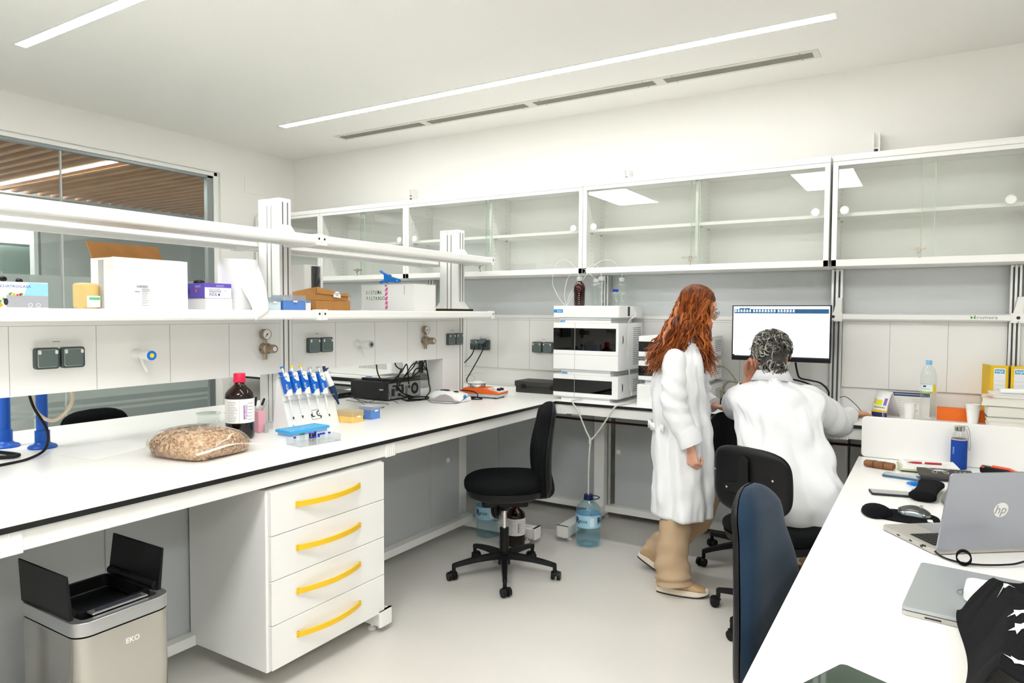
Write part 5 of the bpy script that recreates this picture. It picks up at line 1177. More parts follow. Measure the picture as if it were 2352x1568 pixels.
# orange hotplate
t = thing('hotplate_stirrer', 'orange magnetic hotplate stirrer with two black knobs at the corner of the benches', 'hotplate', (-2.66, 3.94, Z))
HM = T(-2.66, 3.985, Z) @ RZ(.12)
org = mat('hotplate orange', (.80, .13, .015), .35)
def wedge(g, pts, y0, y1, M, m=0): g.prism(pts, M @ T(0, y1, 0) @ RX(pi/2), y1-y0, m)
g = G(); wedge(g, [(-.135, .008), (.14, .008), (.152, .018), (.152, .029), (-.135, .029)], -.075, .075, HM); g.build('base', mat('hotplate grey', (.50, .55, .58), .4), t, world=True, bev=.004)
g = G(); wedge(g, [(-.138, .0295), (.154, .0295), (.154, .042), (.060, .066), (-.11, .069), (-.138, .058)], -.078, .078, HM); g.build('housing', org, t, world=True, bev=.005)
g = G(); wedge(g, [(.062, .0662), (.150, .0438), (.150, .0455), (.062, .068)], -.062, .062, HM); g.build('control_panel', white, t, world=True)
PM = HM @ T(.106, 0, .0575) @ RY(math.atan2(.0187, .088))
G().box(-.035, -.008, -.052, -.012, 0, .0012, M=PM).build('display', mat('lcd', (.28, .36, .31), .3), t, world=True)
for y in (-.018, .03): 
    g = G(); g.lathe([(0, 0), (.015, 0), (.014, .010), (.012, .012), (0, .012)], (.018, y, .001), n=20, M=PM); g.build('knob', blackp, t, world=True, smooth=35)
G().lathe([(0, .0695), (.050, .0695), (.050, .074), (.062, .075), (.063, .091), (.060, .092), (0, .092)], (-.055, 0, 0), n=36, M=HM).build('heating_plate', chrome, t, world=True, smooth=35)
for x, y in ((-.12, -.06), (.12, -.06), (.12, .06), (-.12, .06)): G().cyl(tuple(HM @ Vector((x, y, 0))), tuple(HM @ Vector((x, y, .0078))), .008, n=12).build('foot', blackp, t, world=True)
t = thing('white_dish', 'white round dish with a lid handle resting on the hotplate', 'dish', tuple(HM @ Vector((-.055, 0, .0925))))
G().lathe([(0, 0), (.055, 0), (.068, .004), (.068, .008), (.030, .011), (.030, .016), (0, .017)], n=36).build('dish', white, t, smooth=35)
cable([(-3.19, 4.64, 1.20), (-3.195, 4.60, 1.14), (-3.23, 4.50, 1.05), (-3.22, 4.42, .98), (-3.20, 4.36, .94)], 'black power cord dropping straight down from the back wall double socket', .0045, grp='power cords at the back wall socket')
cable([(-3.10, 4.64, 1.20), (-3.11, 4.58, 1.12), (-3.10, 4.46, 1.02), (-3.07, 4.36, .965), (-2.93, 4.22, .935), (-2.79, 4.13, .915), (-2.80, 4.06, .93)], 'black power cord running from the back wall double socket to the hotplate', .0045, grp='power cords at the back wall socket')
cable([(-2.80, 3.90, .94), (-2.74, 3.84, .955), (-2.64, 3.84, .95), (-2.62, 3.85, .92), (-2.66, 3.83, .906), (-2.74, 3.82, .906), (-2.70, 3.85, .910), (-2.62, 3.86, .91), (-2.58, 3.84, .906), (-2.64, 3.80, .905)], 'black cord heaped in front of the hotplate', .004, grp='power cords at the back wall socket')
cable([(-3.17, 4.45, .985), (-3.10, 4.45, 1.0), (-3.05, 4.44, .97), (-3.08, 4.40, .94), (-3.12, 4.42, .965), (-3.06, 4.44, 1.01), (-2.98, 4.46, 1.01)], 'thin cream cable curl behind the hotplate', .002, mat('cream cable', (.55, .48, .33), .5), 'power cords at the back wall socket')
# ================================================================ on the desk (top at z = .75)
D = .7503
def frame(o, ux, uy):     # local x along ux (2D), z up
    a = math.atan2(uy, ux); return T(*o) @ RZ(a)
# leather pen case
t = thing('leather_case', 'brown leather roll case with two straps at the desk corner by the divider', 'pen case', (-.19, 3.72, D)); M = frame((-.195, 3.725, D), .97, -.22)
lea = mat('brown leather', (.22, .085, .022), .5, noise_amt=.2, nscale=30, bump=.2, bscale=200)
g = G(); rs = []
for x, k in ((-.066, .7), (-.062, .92), (-.03, 1), (.03, 1), (.062, .92), (.066, .7)): rs.append([(x, .026*k*sup(2*pi*i/20, 3)[0], .017+.0165*k*sup(2*pi*i/20, 3)[1]) for i in range(20)])
g.rings(rs, M=M); g.build('case', lea, t, world=True, smooth=40)
g = G()
for xx in (-.022, .022): g.rings([[(x, .0275*sup(2*pi*i/20, 3)[0], .017+.0170*sup(2*pi*i/20, 3)[1]) for i in range(20)] for x in (xx-.003, xx+.003)], M=M)
g.build('strap', mat('dark leather', (.09, .03, .01), .5), t, world=True)
G().ell((0, -.0, .0345), (.011, .008, .003), n=12, M=M).build('clasp', alu, t, world=True, smooth=60)
# notebook pile with pen
M = frame((-.005, 3.79, D), .93, .10)
tag(G().rbox(-.115, .105, -.085, .085, .008, .016, .004, M=M).build('green_notebook', mat('pale green cover', (.52, .55, .28), .5)), 'pale green notebook in the pile under the printed sheets', 'notebook')
tag(G().rbox(-.10, .13, -.08, .08, 0, .0078, .004, M=M @ RZ(-.08)).build('blue_notebook', mat('navy cover', (.03, .07, .17), .5)), 'dark blue notebook at the bottom of the pile under the red pen', 'notebook')
random.seed(5); g = G(); g.box(-.105, .125, -.08, .085, .0162, .034, M=M @ RZ(.04))
for k in range(9): g.box(-.085, random.uniform(.02, .1), -.07+k*.017, -.0685+k*.017, .0341, .0343, 1, M=M @ RZ(.04))
tag(g.build('printed_sheets', [paper_m, seam_m]), 'thick stack of printed white sheets under the red pen', 'papers')
t = thing('red_pen', 'dark red ballpoint pen lying on the stack of printed sheets', 'pen'); W[t] = ID
P0, P1 = M @ Vector((-.078, -.035, .0395)), M @ Vector((.062, -.015, .0395)); d_ = P1-P0
G().tube([P0, P0+d_*.14, P0+d_*.16, P1], [.0012, .004, .0046, .0046], n=12).build('barrel', mat('pen red', (.42, .005, .015), .3), t, smooth=50)
G().tube([P0+d_*.42, P0+d_*.50], .0048, n=12).build('collar', cardw, t)
# metal and glass bottle with blue sleeve
t = thing('drinking_bottle', 'glass drinking bottle in a royal blue sleeve with a steel cap and grey strap', 'drinking bottle', (.130, 3.925, D))
G().lathe([(0, 0), (.030, 0), (.032, .004), (.032, .150), (.030, .165), (.021, .180), (.020, .19)], n=36, cap=False).build('glass', clr, t, smooth=50)
G().lathe([(.029, -.0002), (.0335, .002), (.034, .006), (.034, .138), (.0325, .140)], n=36, cap=False).build('sleeve', mat('sleeve blue', (.0, .045, .30), .8, bump=.2, bscale=500), t, smooth=50)
G().lathe([(.032, .1402), (.0338, .1402), (.0338, .146), (.032, .146)], n=36, cap=False).build('sleeve_hem', mat('pink hem', (.6, .45, .45), .7), t)
G().lathe([(.021, .183), (.0225, .184), (.0225, .204), (.021, .206), (0, .206)], n=36).build('cap', steel, t, smooth=35)
G().tube(bez([(.018, 0, .207), (.032, .004, .204), (.040, .004, .18), (.045, .002, .13), (.044, 0, .095), (.038, 0, .10), (.036, .002, .15), (.028, .002, .195)], 6), .0035, n=8, flat=.4).build('strap', mat('strap grey', (.5, .5, .48), .7), t, smooth=60)
q = G(); tx = G().text('THINK', ID, .012, 0, .0002)
A = math.atan2(-3.925, -.130)-.7; q.add([((.0343+z)*cos(A-y/.034), (.0343+z)*sin(A-y/.034), .09+x) for x, y, z in tx.v], tx.f); q.build('sleeve_print', mat('print pale blue', (.4, .6, .9), .6), t)
# phones
def phone(o, ux, uy, L, w_, th, body, screen, name, label):
    t = thing(name, label, 'phone', (o[0], o[1], D)); M = frame((o[0], o[1], D), ux, uy)
    G().rbox(0, L, 0, w_, 0, th, .008, M=M).build('body', body, t, world=True, bev=.0015)
    G().rbox(.004, L-.004, .004, w_-.004, th, th+.0006, .006, M=M).build('screen', screen, t, world=True); return t, M
scr = mat('phone glass', (.10, .11, .09), .05, coat=1); phone((-.190, 3.150, 0), .97, .24, .148, .075, .009, ink, scr, 'black_phone', 'black smartphone with a white back lying beside the mouse pad')
phone((-.175, 3.54, 0), .985, -.17, .15, .072, .010, mat('phone blue rim', (.04, .12, .20), .3), mat('phone glass blue', (.14, .19, .25), .06, coat=1), 'blue_phone', 'dark blue smartphone in front of the leather case')
tag(G().ell((0, 0, .009), (.042, .016, .009), n=20, M=frame((-.035, 3.43, D), .9, .25)).build('blue_sachet', glass('blue plastic', (.1, .55, .95), .1, 1.45, .6, (.0, .35, .85)), smooth=60), 'shiny bright blue plastic capsule peeking out behind the wrist rest', 'capsule')
# dark notebook with animal sketch
t = thing('dark_notebook', 'dark grey notebook with a white animal sketch on the cover', 'notebook', (.08, 3.62, D)); M = frame((-.022, 3.56, D), .985, .17)
MN = M @ T(0, 0, .012) @ RX(.10)
G().rbox(0, .215, 0, .115, 0, .012, .003, M=MN).build('cover', mat('dark taupe', (.055, .050, .042), .6), t, world=True, bev=.001)
G().box(.004, .20, -.0005, .11, -.010, -.0005, M=MN).build('pages', ink, t, world=True)
q = G(); q.ell((.085, .085, .0124), (.022, .012, .0006), n=16, M=MN); q.build('sketch_face', mat('sketch pale', (.55, .62, .62), .6), t, world=True)
q = G()
for sx in (-1, 1):
    q.tube([tuple(MN @ Vector(p)) for p in bez([(.085+sx*.02, .078, .0126), (.085+sx*.036, .10, .0126), (.085+sx*.045, .112, .0126)], 6)], .0006, n=5)
    q.tube([tuple(MN @ Vector(p)) for p in bez([(.085+sx*.012, .072, .0126), (.085+sx*.016, .045, .0126), (.085+sx*.028, .040, .0126), (.085+sx*.032, .060, .0126), (.085+sx*.018, .074, .0126)], 6)], .0007, n=5)
q.build('sketch_lines', paper_m, t, world=True)
q = G()
for k in range(3): q.ell((.150+k*.017, .082, .0124), (.005, .0035, .0005), n=10, M=MN); q.box(.148+k*.022, .164+k*.022, .045, .048, .0121, .0125, M=MN)
q.build('sketch_dots', mat('cream print', (.75, .72, .5), .6), t, world=True)
# wrist rest (black) and striped case
t = thing('wrist_rest', 'black waisted wrist cushion standing on the desk beside the big laptop', 'wrist rest', (.015, 3.25, D)); M = frame((-.015, 3.12, D), .12, .99)
g = G(); rs = []
for j in range(25):
    u = j/24; L = .0+.30*u; k = min(1, (u/.08)**.5 if u < .08 else 1, ((1-u)/.08)**.5 if u > .92 else 1); k = max(k, .1)
    w_ = .052*(1-.22*sin(pi*u)); rs.append([(L, w_*k*sup(2*pi*i/24, 2.6)[0], .021+.021*k*sup(2*pi*i/24, 2.6)[1]*(1-.15*sin(pi*u))) for i in range(24)])
g.rings(rs, M=M); g.build('cushion', blackf, t, world=True, smooth=60)
G().box(.09, .115, .046, .052, .012, .03, M=M).build('tag', cardw, t, world=True)
t = thing('glasses_case', 'grey green striped case between the wrist cushion and the big laptop', 'case', (.09, 3.25, D)); M = frame((.08, 3.10, D), .12, .99)
g = G(); rs = []
for j in range(17):
    u = j/16; k = max(.15, min(1, (u/.12)**.5 if u < .12 else 1, ((1-u)/.12)**.5 if u > .88 else 1)); rs.append([(.27*u, .034*k*sup(2*pi*i/20, 2.6)[0], .019+.019*k*sup(2*pi*i/20, 2.6)[1]) for i in range(20)])
g.rings(rs, M=M); g.build('shell', mat('case olive grey', (.16, .17, .14), .6), t, world=True, smooth=60)
G().tube([tuple(M @ p) for p in bez([(.005, .012, .034), (.10, .016, .0385), (.2, .012, .0385), (.265, .01, .034)], 6)], .002, n=6).build('piping', ink, t, world=True)
# mouse pad and mouse
t = thing('mouse_pad', 'black gel mouse pad with a raised wrist cushion on the desk', 'mouse pad', (-.09, 2.88, D)); M = frame((-.085, 2.87, D), .96, .10)
padp = [(.115*sup(2*pi*i/40, 2.5)[0]*(1.05 if cos(2*pi*i/40) > 0 else 1), .085*sup(2*pi*i/40, 2.5)[1]*(1-.25*max(0, -cos(2*pi*i/40)))) for i in range(40)]
G().prism([(x+.01, y) for x, y in padp], M, .005).build('pad', blackf, t, world=True, bev=.001)
g = G(); rs = []
for j in range(15):
    u = -1+2*j/14; k = sqrt(max(.01, 1-u*u)); rs.append([(-.070+.052*k*cos(2*pi*i/20)-.010*(u*u), .084*u, .006+max(-.001, .027*k*sin(2*pi*i/20))) for i in range(20)])
g.rings(rs, M=M); g.build('gel_cushion', blackf, t, world=True, smooth=60)
G().box(.088, .105, -.055, -.02, .0052, .0058, M=M).build('label', cardw, t, world=True)
t = thing('computer_mouse', 'black wireless mouse with a silver edge on the mouse pad', 'computer mouse', (-.03, 2.90, D+.006)); M = frame((-.035, 2.88, D+.0055), .93, -.12)
def mouse_rs(z0, k1, sc):
    rs = []
    for j in range(15):
        u = j/14; x = -.052+.104*u; w_ = .030*sqrt(max(.02, 1-(2*u-1)**4))*(1-.12*sin(pi*u))*sc; h = .036*sin(pi*min(1, .12+u*.8))**.8*k1
        rs.append([(x, w_*sup(2*pi*i/20, 2.4)[0], z0+(h if sin(2*pi*i/20) > 0 else .0)*abs(sup(2*pi*i/20, 2.4)[1])) for i in range(20)])
    return rs
G().rings(mouse_rs(.0, .62, 1), M=M).build('base', blackp, t, world=True, smooth=60)
G().rings(mouse_rs(.006, .72, 1.03), M=M).build('silver_rim', mat('mouse silver', (.32, .38, .42), .2, .8), t, world=True, smooth=60)
G().rings(mouse_rs(.010, .80, .93), M=M).build('top_shell', mat('mouse shell', (.05, .05, .045), .25), t, world=True, smooth=60)
G().cyl(tuple(M @ Vector((.022, -.003, .0385))), tuple(M @ Vector((.022, .003, .0385))), .006, n=14).build('wheel', greycap, t, world=True)
# laptops
lap = mat('laptop silver', (.36, .375, .42), .30, .55, noise_amt=.03, nscale=3); lapb = mat('laptop palm rest', (.50, .48, .44), .35, .5); keym = mat('key black', (.012, .013, .012), .5)
def open_laptop(o, fx, fy, hx, hy, L, Dp, lean, label, lid_m, logo):
    '''o = hinge corner (left, seen from behind); f = towards front edge; h = along hinge'''
    Mx = Matrix(((hx, fx, 0, o[0]), (hy, fy, 0, o[1]), (0, 0, 1, D), (0, 0, 0, 1)))   # u along hinge, v to the front edge
    flip = Mx.to_3x3().determinant() < 0
    t = thing('laptop', label, 'laptop', (o[0], o[1], D))
    def B(g):
        if flip: g.f = [list(reversed(f)) for f in g.f]
        return g
    poly = [(0.004, 0), (L-.004, 0), (L, .004), (L, Dp-.012), (L-.012, Dp), (.012, Dp), (0, Dp-.012), (0, .004)]
    B(G().prism(poly, Mx @ T(0, 0, .002), .016)).build('base', lapb, t, world=True, bev=.002)
    B(G().box(.025, L-.09, .035, .145, .0182, .0188, M=Mx)).build('keyboard_well', ink, t, world=True)
    g = G()
    for r in range(6):
        for c in range(15):
            u = .028+c*(L-.118)/15; v = .038+r*.0178; g.box(u, u+(L-.118)/15-.003, v, v+.0148, .0189, .0205, M=Mx)
    B(g).build('keys', keym, t, world=True)
    B(G().box(L*.32, L*.60, .16, Dp-.015, .0182, .0185, M=Mx)).build('touchpad', lap, t, world=True)
    q = G(); q.box(-.0004, .0006, .05, .062, .006, .013, M=Mx).box(-.0004, .0006, Dp*.62, Dp*.62+.014, .007, .012, M=Mx).box(-.0004, .0006, .10, .113, .008, .013, M=Mx); B(q).build('port', ink, t, world=True)
    ML = Mx @ T(0, -.004, .018) @ RX(pi/2+lean)          # lid plane: u along hinge, v up the lid, w towards camera side
    lidp = rrect(0, L, 0, Dp, .012, 5)
    lid = B(G().prism(lidp, ML, .006)).build('lid', lid_m, t, world=True, bev=.0015, smooth=30)
    B(G().box(.008, L-.008, .015, Dp-.008, -.0012, -.0004, M=ML)).build('screen', mat('laptop screen', (.03, .04, .045), .1), t, world=True)
    if logo:
        # circle with letters, readable from behind the lid
        cc = ML @ T(L*.5, Dp*.52, .0062)
        q = G(); q.prism([(.024*cos(a), .024*sin(a)) for a in [2*pi*k/36 for k in range(36)]], cc, .0004); B(q).build('logo_disc', mat('logo pale', (.72, .72, .68), .35), t, world=True)
        q = G(); q.text('hp', cc @ T(0, 0, .0005) @ Matrix(((1, .22, 0, 0), (0, 1, 0, 0), (0, 0, 1, 0), (0, 0, 0, 1))), .040, 0, .0003)
        if flip: q = G().text('hp', cc @ T(0, 0, .0005) @ Matrix(((-1, .22, 0, 0), (0, 1, 0, 0), (0, 0, 1, 0), (0, 0, 0, 1))), .040, 0, .0003)
        q.build('logo_letters', mat('logo grey', (.25, .26, .28), .4), t, world=True)
    return t
open_laptop((.026, 2.459), -.61, .79, .79, .61, .375, .255, .20, 'open silver laptop seen from behind, round pale logo on its lid', lap, True)
open_laptop((.34, 3.14), -.50, .866, .866, .50, .33, .23, .45, 'dark laptop lid cut by the photo edge, over the stapler', mat('laptop dark', (.10, .13, .16), .3, .4), False)
t = thing('closed_laptop', 'closed grey laptop lying partly under the starry cloth', 'laptop', (.08, 2.1, D)); M = T(-.045, 1.925, D) @ RZ(-.10)
G().rbox(0, .255, 0, .38, .0, .012, .012, M=M).build('base', lapb, t, world=True, bev=.002)
G().rbox(0, .255, 0, .38, .0135, .022, .012, M=M).build('lid', mat('laptop lid grey', (.42, .45, .46), .32, .5), t, world=True, bev=.002)
G().rbox(.003, .252, .003, .377, .0118, .0136, .012, M=M).build('seam', ink, t, world=True)
G().box(.05, .085, -.0006, .0004, .004, .008, M=M).build('slot', ink, t, world=True)
q = G(); cc = M @ T(.128, .19, .0222)
q.tube([tuple(cc @ Vector((.026*cos(a), .026*sin(a), 0))) for a in [2*pi*k/32 for k in range(33)]], .0012, n=5); q.text('hp', cc, .036, 0, .0003); q.build('logo', mat('logo dark', (.12, .15, .15), .3), t, world=True)
cable([(-.006, 2.50, .765), (.02, 2.475, .765), (.045, 2.44, .756), (.09, 2.415, .755), (.15, 2.42, .757), (.22, 2.46, .76), (.27, 2.51, .765), (.31, 2.50, .757), (.29, 2.40, .756), (.24, 2.30, .77)], 'black charger cable lying beside the open silver laptop', .003, grp='cables on the desk')
tag(G().rings([[(.10+.020*cos(a)*k1, 2.405+w_, .774+.022*sin(a)*k1) for k1, w_ in ((1, -.010), (1, .010), (.82, .010), (.82, -.010))] for a in [2*pi*j/24 for j in range(25)]], cap=False).build('velcro_tie', blackf, smooth=40), 'black velcro tie around the charger cable', 'cable tie')
# stapler, spiral pad, note
t = thing('stapler', 'black and orange stapler on the desk near the divider', 'stapler', (.30, 3.80, D)); M = frame((.215, 3.80, D), .985, -.17)
G().prism([(0, 0), (.15, 0), (.155, .008), (.01, .010)], M @ T(0, .016, 0) @ RX(pi/2), .032).build('base', greycap, t, world=True, bev=.002)
G().prism([(-.004, .020), (.02, .014), (.15, .004), (.165, .010), (.162, .022), (.10, .044), (.0, .050), (-.006, .040)], M @ T(0, .019, 0) @ RX(pi/2), .038).build('body', blackp, t, world=True, bev=.004)
G().prism([(.035, .0455), (.10, .0425), (.145, .0275), (.148, .031), (.105, .050), (.04, .0545)], M @ T(0, .014, 0) @ RX(pi/2), .028).build('orange_cover', mat('signal orange', (.75, .07, .01), .4), t, world=True, bev=.002)
G().box(-.003, .012, -.0195, -.0191, .043, .0495, M=M).build('orange_mark', MATS['signal orange'], t, world=True)
t = thing('spiral_notepad', 'white spiral notepad behind the stapler', 'notepad', (.33, 3.90, D)); M = frame((.33, 3.90, D), .985, -.05)
G().box(-.09, .09, -.075, .05, 0, .006, M=M).build('pages', paper_m, t, world=True)
q = G()
for k in range(22): q.tube([tuple(M @ Vector((-.086+k*.0082, .05+.006*cos(a), .006+.006*sin(a)))) for a in [2*pi*j/10 for j in range(11)]], .0009, n=5)
q.build('spiral', ink, t, world=True)
tag(G().lathe([(0, 0), (.028, 0), (.028, .012), (.010, .016), (0, .016)], (.372, 3.83, D+.0065), n=24).build('orange_tape', MATS['signal orange'], smooth=35), 'round orange disc lying on the spiral notepad', 'disc')
tag(G().box(-.04, .04, -.03, .03, 0, .0015, M=frame((.17, 3.83, D), .9, -.3)).build('loose_note', paper_m), 'loose white slip in front of the blue-sleeved bottle', 'paper')
tag(G().box(-.05, .05, -.03, .03, 0, .004, M=frame((.265, 3.68, D), .95, -.1)).box(-.052, -.035, -.03, .03, .0041, .0048, 1, M=frame((.265, 3.68, D), .95, -.1)).build('yellow_edged_pad', [paper_m, yel]), 'small white pad with a yellow edge in front of the stapler', 'notepad')
tag(G().prism([(-.03, 0), (.03, 0), (.022, .012), (-.022, .012)], frame((.20, 3.66, D), .95, -.1) @ T(0, .01, 0) @ RX(pi/2), .03).build('grey_clip', mat('dark putty', (.12, .12, .10), .5)), 'small dark grey block behind the lid of the silver laptop', 'clip')
# foreground: tablet, white box, starry cloth
t = thing('black_phone', 'black phone with a greenish glossy screen at the bottom edge of the desk', 'phone', (-.15, 1.5, D)); M = Matrix(((-.414, .91, 0, -.141), (-.91, -.414, 0, 1.572), (0, 0, 1, D), (0, 0, 0, 1)))
g = G().rbox(0, .16, 0, .11, 0, .008, .014, M=M, n=8); g.build('body', ink, t, world=True, bev=.0015)
G().rbox(.003, .157, .003, .107, .0081, .0086, .012, M=M, n=8).build('screen', mat('green gloss', (.012, .035, .02), .08, coat=1), t, world=True)
tag(G().rbox(0, .25, 0, .33, 0, .022, .02, M=T(-.005, 1.495, D) @ RZ(-.06)).build('white_tray', mat('warm white plastic', (.74, .73, .69), .4), bev=.005, smooth=30), 'pale flat box lying half under the starry cloth, beside the desk edge side of it', 'box')
tag(G().rbox(0, .10, 0, .12, 0, .03, .02, M=T(.085, 2.03, D+.0225) @ RZ(-.10)).build('white_charger', white, bev=.006, smooth=30), 'rounded white box lying on the closed grey laptop', 'box')
t = thing('starry_cloth', 'black cloth with white stars heaped on the desk', 'cloth', (.3, 1.75, D))
def cloth_h(u, v):
    '''u 0..1 across from the left edge, v 0..1 from near to far'''
    e = min(1, u/.16)**.6*min(1, (1-v)/.10)**.5
    h = .045+.05*e+.04*e*sin(v*3.1+.4)+.016*e*sin(u*16+v*9)+.014*e*abs(sin((v*1.3+u*.6)*9))
    if v > .72: h += .02*e*abs(sin((v+u*.3)*26))
    return h*e+.002
g = G(); nu, nv = 60, 70
def cloth_p(u, v):
    xl = .045+.055*v+.03*sin(v*5)*v; x = xl+u*.40; y = 1.36+.60*v-.10*u*v+.02*sin(u*8)
    return Vector((x, y, D+.024*(1 if v > .15 else 1)+cloth_h(u, v)-.0))
for i in range(nu+1):
    for j in range(nv+1): g.v.append(tuple(cloth_p(i/nu, j/nv)))
for i in range(nu):
    for j in range(nv): g.f.append([i*(nv+1)+j, (i+1)*(nv+1)+j, (i+1)*(nv+1)+j+1, i*(nv+1)+j+1]); g.mi.append(0)
o = g.build('fabric', mat('charcoal cloth', (.010, .010, .011), .95, bump=.4, bscale=400, spec=.1), t, world=True, smooth=60)
sm = o.modifiers.new('thick', 'SOLIDIFY'); sm.thickness = .004; sm.offset = -1
q = G(); random.seed(12)
for (u, v, r) in ((.17, .60, .017), (.20, .37, .018), (.21, .28, .017), (.38, .50, .026), (.33, .72, .014), (.45, .80, .014), (.50, .33, .024), (.42, .18, .018), (.22, .12, .02), (.62, .6, .02), (.7, .4, .02), (.10, .2, .0)):
    if not r: continue
    a0 = random.uniform(0, 1.2); ring = []
    c0 = cloth_p(u, v); pts = []
    for k in range(10):
        rr = r if k % 2 == 0 else r*.45; a = a0+k*pi/5; uu = u+rr*cos(a)/.40; vv = v+rr*sin(a)/.60; p = cloth_p(max(.01, min(.99, uu)), max(.01, min(.99, vv))); pts.append((p.x, p.y, p.z+.0022))
    q = G(); q.v.append((c0.x, c0.y, c0.z+.0035)); q.v += pts
    for k in range(10): q.f.append([0, 1+k, 1+(k+1) % 10]); q.mi.append(0)
    q.build('star', mat('star white', (.62, .64, .62), .8), t, world=True)
# ================================================================ on the back bench, right of the monitor
t = thing('desk_calendar', 'card tent with a coloured chart and dark blue foot, touched by the seated person', 'card tent', (-.24, 4.48, Z)); M = frame((-.215, 4.50, Z), .80, -.42)
prof = [(-.055, 0), (-.058, .03), (-.052, .07), (-.030, .115), (-.002, .146)]
g = G(); g.rings([[(x, y, z) for y, z in prof] for x in (-.045, .045)], cap=False, closed=False, M=M); o = g.build('front_leaf', paper_m, t, world=True, smooth=60); o.modifiers.new('thick', 'SOLIDIFY').thickness = .001
g = G(); g.rings([[(x, y, z) for y, z in ((-.002, .146), (.03, .08), (.075, 0))] for x in (-.045, .045)], cap=False, closed=False, M=M); o = g.build('back_leaf', mat('grey card', (.66, .63, .66), .7), t, world=True, smooth=60); o.modifiers.new('thick', 'SOLIDIFY').thickness = .001
def on_leaf(x, s):      # s = height fraction along the front leaf
    k = s*4; i = min(3, int(k)); f = k-i; a, b = prof[i], prof[i+1]; return (x, a[0]+(b[0]-a[0])*f-.0012, a[1]+(b[1]-a[1])*f)
def patch(x0, x1, s0, s1, m, nm):
    g = G(); g.rings([[on_leaf(x, s0+(s1-s0)*k/4) for k in range(5)] for x in (x0, x1)], cap=False, closed=False, M=M); g.build(nm, m, t, world=True)
nv_ = mat('navy print', (.01, .03, .12), .5)
patch(-.045, .045, .0, .24, nv_, 'blue_foot'); patch(-.045, .045, .245, .32, mat('gold print', (.85, .48, .01), .5), 'gold_strip'); patch(-.030, .010, .46, .66, mat('chart yellow', (.75, .72, .02), .5), 'chart_yellow')
patch(.018, .036, .50, .72, mat('chart violet', (.25, .15, .5), .5), 'chart_violet'); patch(-.034, .03, .40, .435, mat('chart green', (.15, .45, .03), .5), 'chart_green'); patch(-.036, -.031, .46, .78, mat('chart brown', (.45, .15, .05), .5), 'chart_brown'); patch(-.02, .036, .84, .88, mat('chart blue', (.35, .6, .75), .5), 'chart_title')
G().text('TTT', M @ T(.028, -.0605, .022) @ RX(pi/2) @ RZ(pi/2), .018, 0, .0003, bold=.02).build('lettering', paper_m, t, world=True)
tag(G().box(-.06, .05, -.012, .045, 0, .0015, M=frame((-.17, 4.33, Z), .95, -.15)).build('blue_leaflet', nv_), 'dark blue leaflet lying in front of the card tent', 'leaflet')
# laminated sign leaning at the wall
t = thing('laminated_notice', 'white notice with a dark blue header leaning on the wall behind the cups', 'notice', (-.08, 4.66, Z)); M = T(-.205, 4.62, Z) @ RX(pi/2-.16)
G().prism([(.02, 0), (.21, 0), (.21, .135), (-.01, .135)], M, .002).build('sheet', mat('notice white', (.80, .79, .75), .5), t, world=True)
G().prism([(-.009, .112), (.209, .112), (.209, .134), (-.0095, .134)], M @ T(0, 0, .0021), .0003).build('header', nv_, t, world=True)
q = G(); random.seed(6)
for k in range(8): q.box(.03, .03+random.uniform(.03, .045), .095-k*.0105, .0965-k*.0105, .0021, .0024, M=M)
for k in range(3): q.box(.12, .12+random.uniform(.03, .05), .095-k*.0105, .0965-k*.0105, .0021, .0024, M=M)
q.build('text_lines', seam_m, t, world=True)
q = G(); q.box(.03, .18, .121, .126, .0024, .0027, M=M); q.build('header_text', mat('header pale', (.4, .45, .6), .5), t, world=True); G().box(.125, .15, .030, .034, .0021, .0024, M=M).build('green_mark', MATS['chart green'], t, world=True)
# cups
def cup(x, y, z, label, grp='white plastic cups on the back bench'):
    t = thing('plastic_cup', label, 'cup', (x, y, z), group=grp)
    G().lathe([(0, .001), (.0225, .001), (.023, 0), (.0325, .085), (.0345, .085), (.0345, .088), (.0318, .0885), (.0225, .004), (0, .004)], n=36, flut=lambda a, zz: 1).build('cup', white, t, smooth=40)
cup(-.093, 4.48, Z, 'single white plastic cup between the card tent and the tall plastic bottle')
for k, w_ in enumerate(('bottom', 'second', 'third', 'top')): cup(.205, 4.46, Z+.0005+k*.0062, '%s cup of the nested white cups in front of the orange folder' % w_)
# plastic bottle
t = thing('plastic_bottle', 'tall clear plastic bottle with a light blue cap on the back bench', 'plastic bottle', (-.005, 4.46, Z))
pet = glass('clear pet', (.94, .97, .965), .03, 1.5, .04, (.85, .9, .9))
pr = [(.0, .006), (.030, .0), (.038, .008), (.040, .02)]
for k in range(7): pr += [(.040, .026+k*.018), (.0365, .034+k*.018)]
pr += [(.040, .152), (.0395, .156), (.0395, .205), (.041, .212), (.0415, .235), (.039, .262), (.030, .290), (.018, .305), (.013, .312), (.013, .322)]
G().lathe(pr, n=40, cap=False, flut=lambda a, z: 1+(.03*sin(3*a+z*60) if .02 < z < .15 else 0)).build('body', pet, t, smooth=60)
G().lathe([(.0405, .158), (.0405, .203)], n=40, cap=False).build('label', mat('bottle label pale', (.75, .82, .86), .4), t, smooth=40)
lq = G()
A = math.atan2(-4.46, .005)
def band(a0, a1, z0, z1, m, r=.0409): lq.add([(r*cos(A+a0+(a1-a0)*u/6), r*sin(A+a0+(a1-a0)*u/6), z) for z in (z0, z1) for u in range(7)], [(k, k+1, k+8, k+7) for k in range(6)], m)
band(.55, 1.15, .158, .203, 0); band(-1.2, .55, .158, .166, 1); band(-.65, -.25, .190, .199, 2); band(-.9, .2, .178, .181, 3)
lq.build('label_print', [yel, mat('label lime', (.35, .55, .02), .5), nv_, seam_m], t)
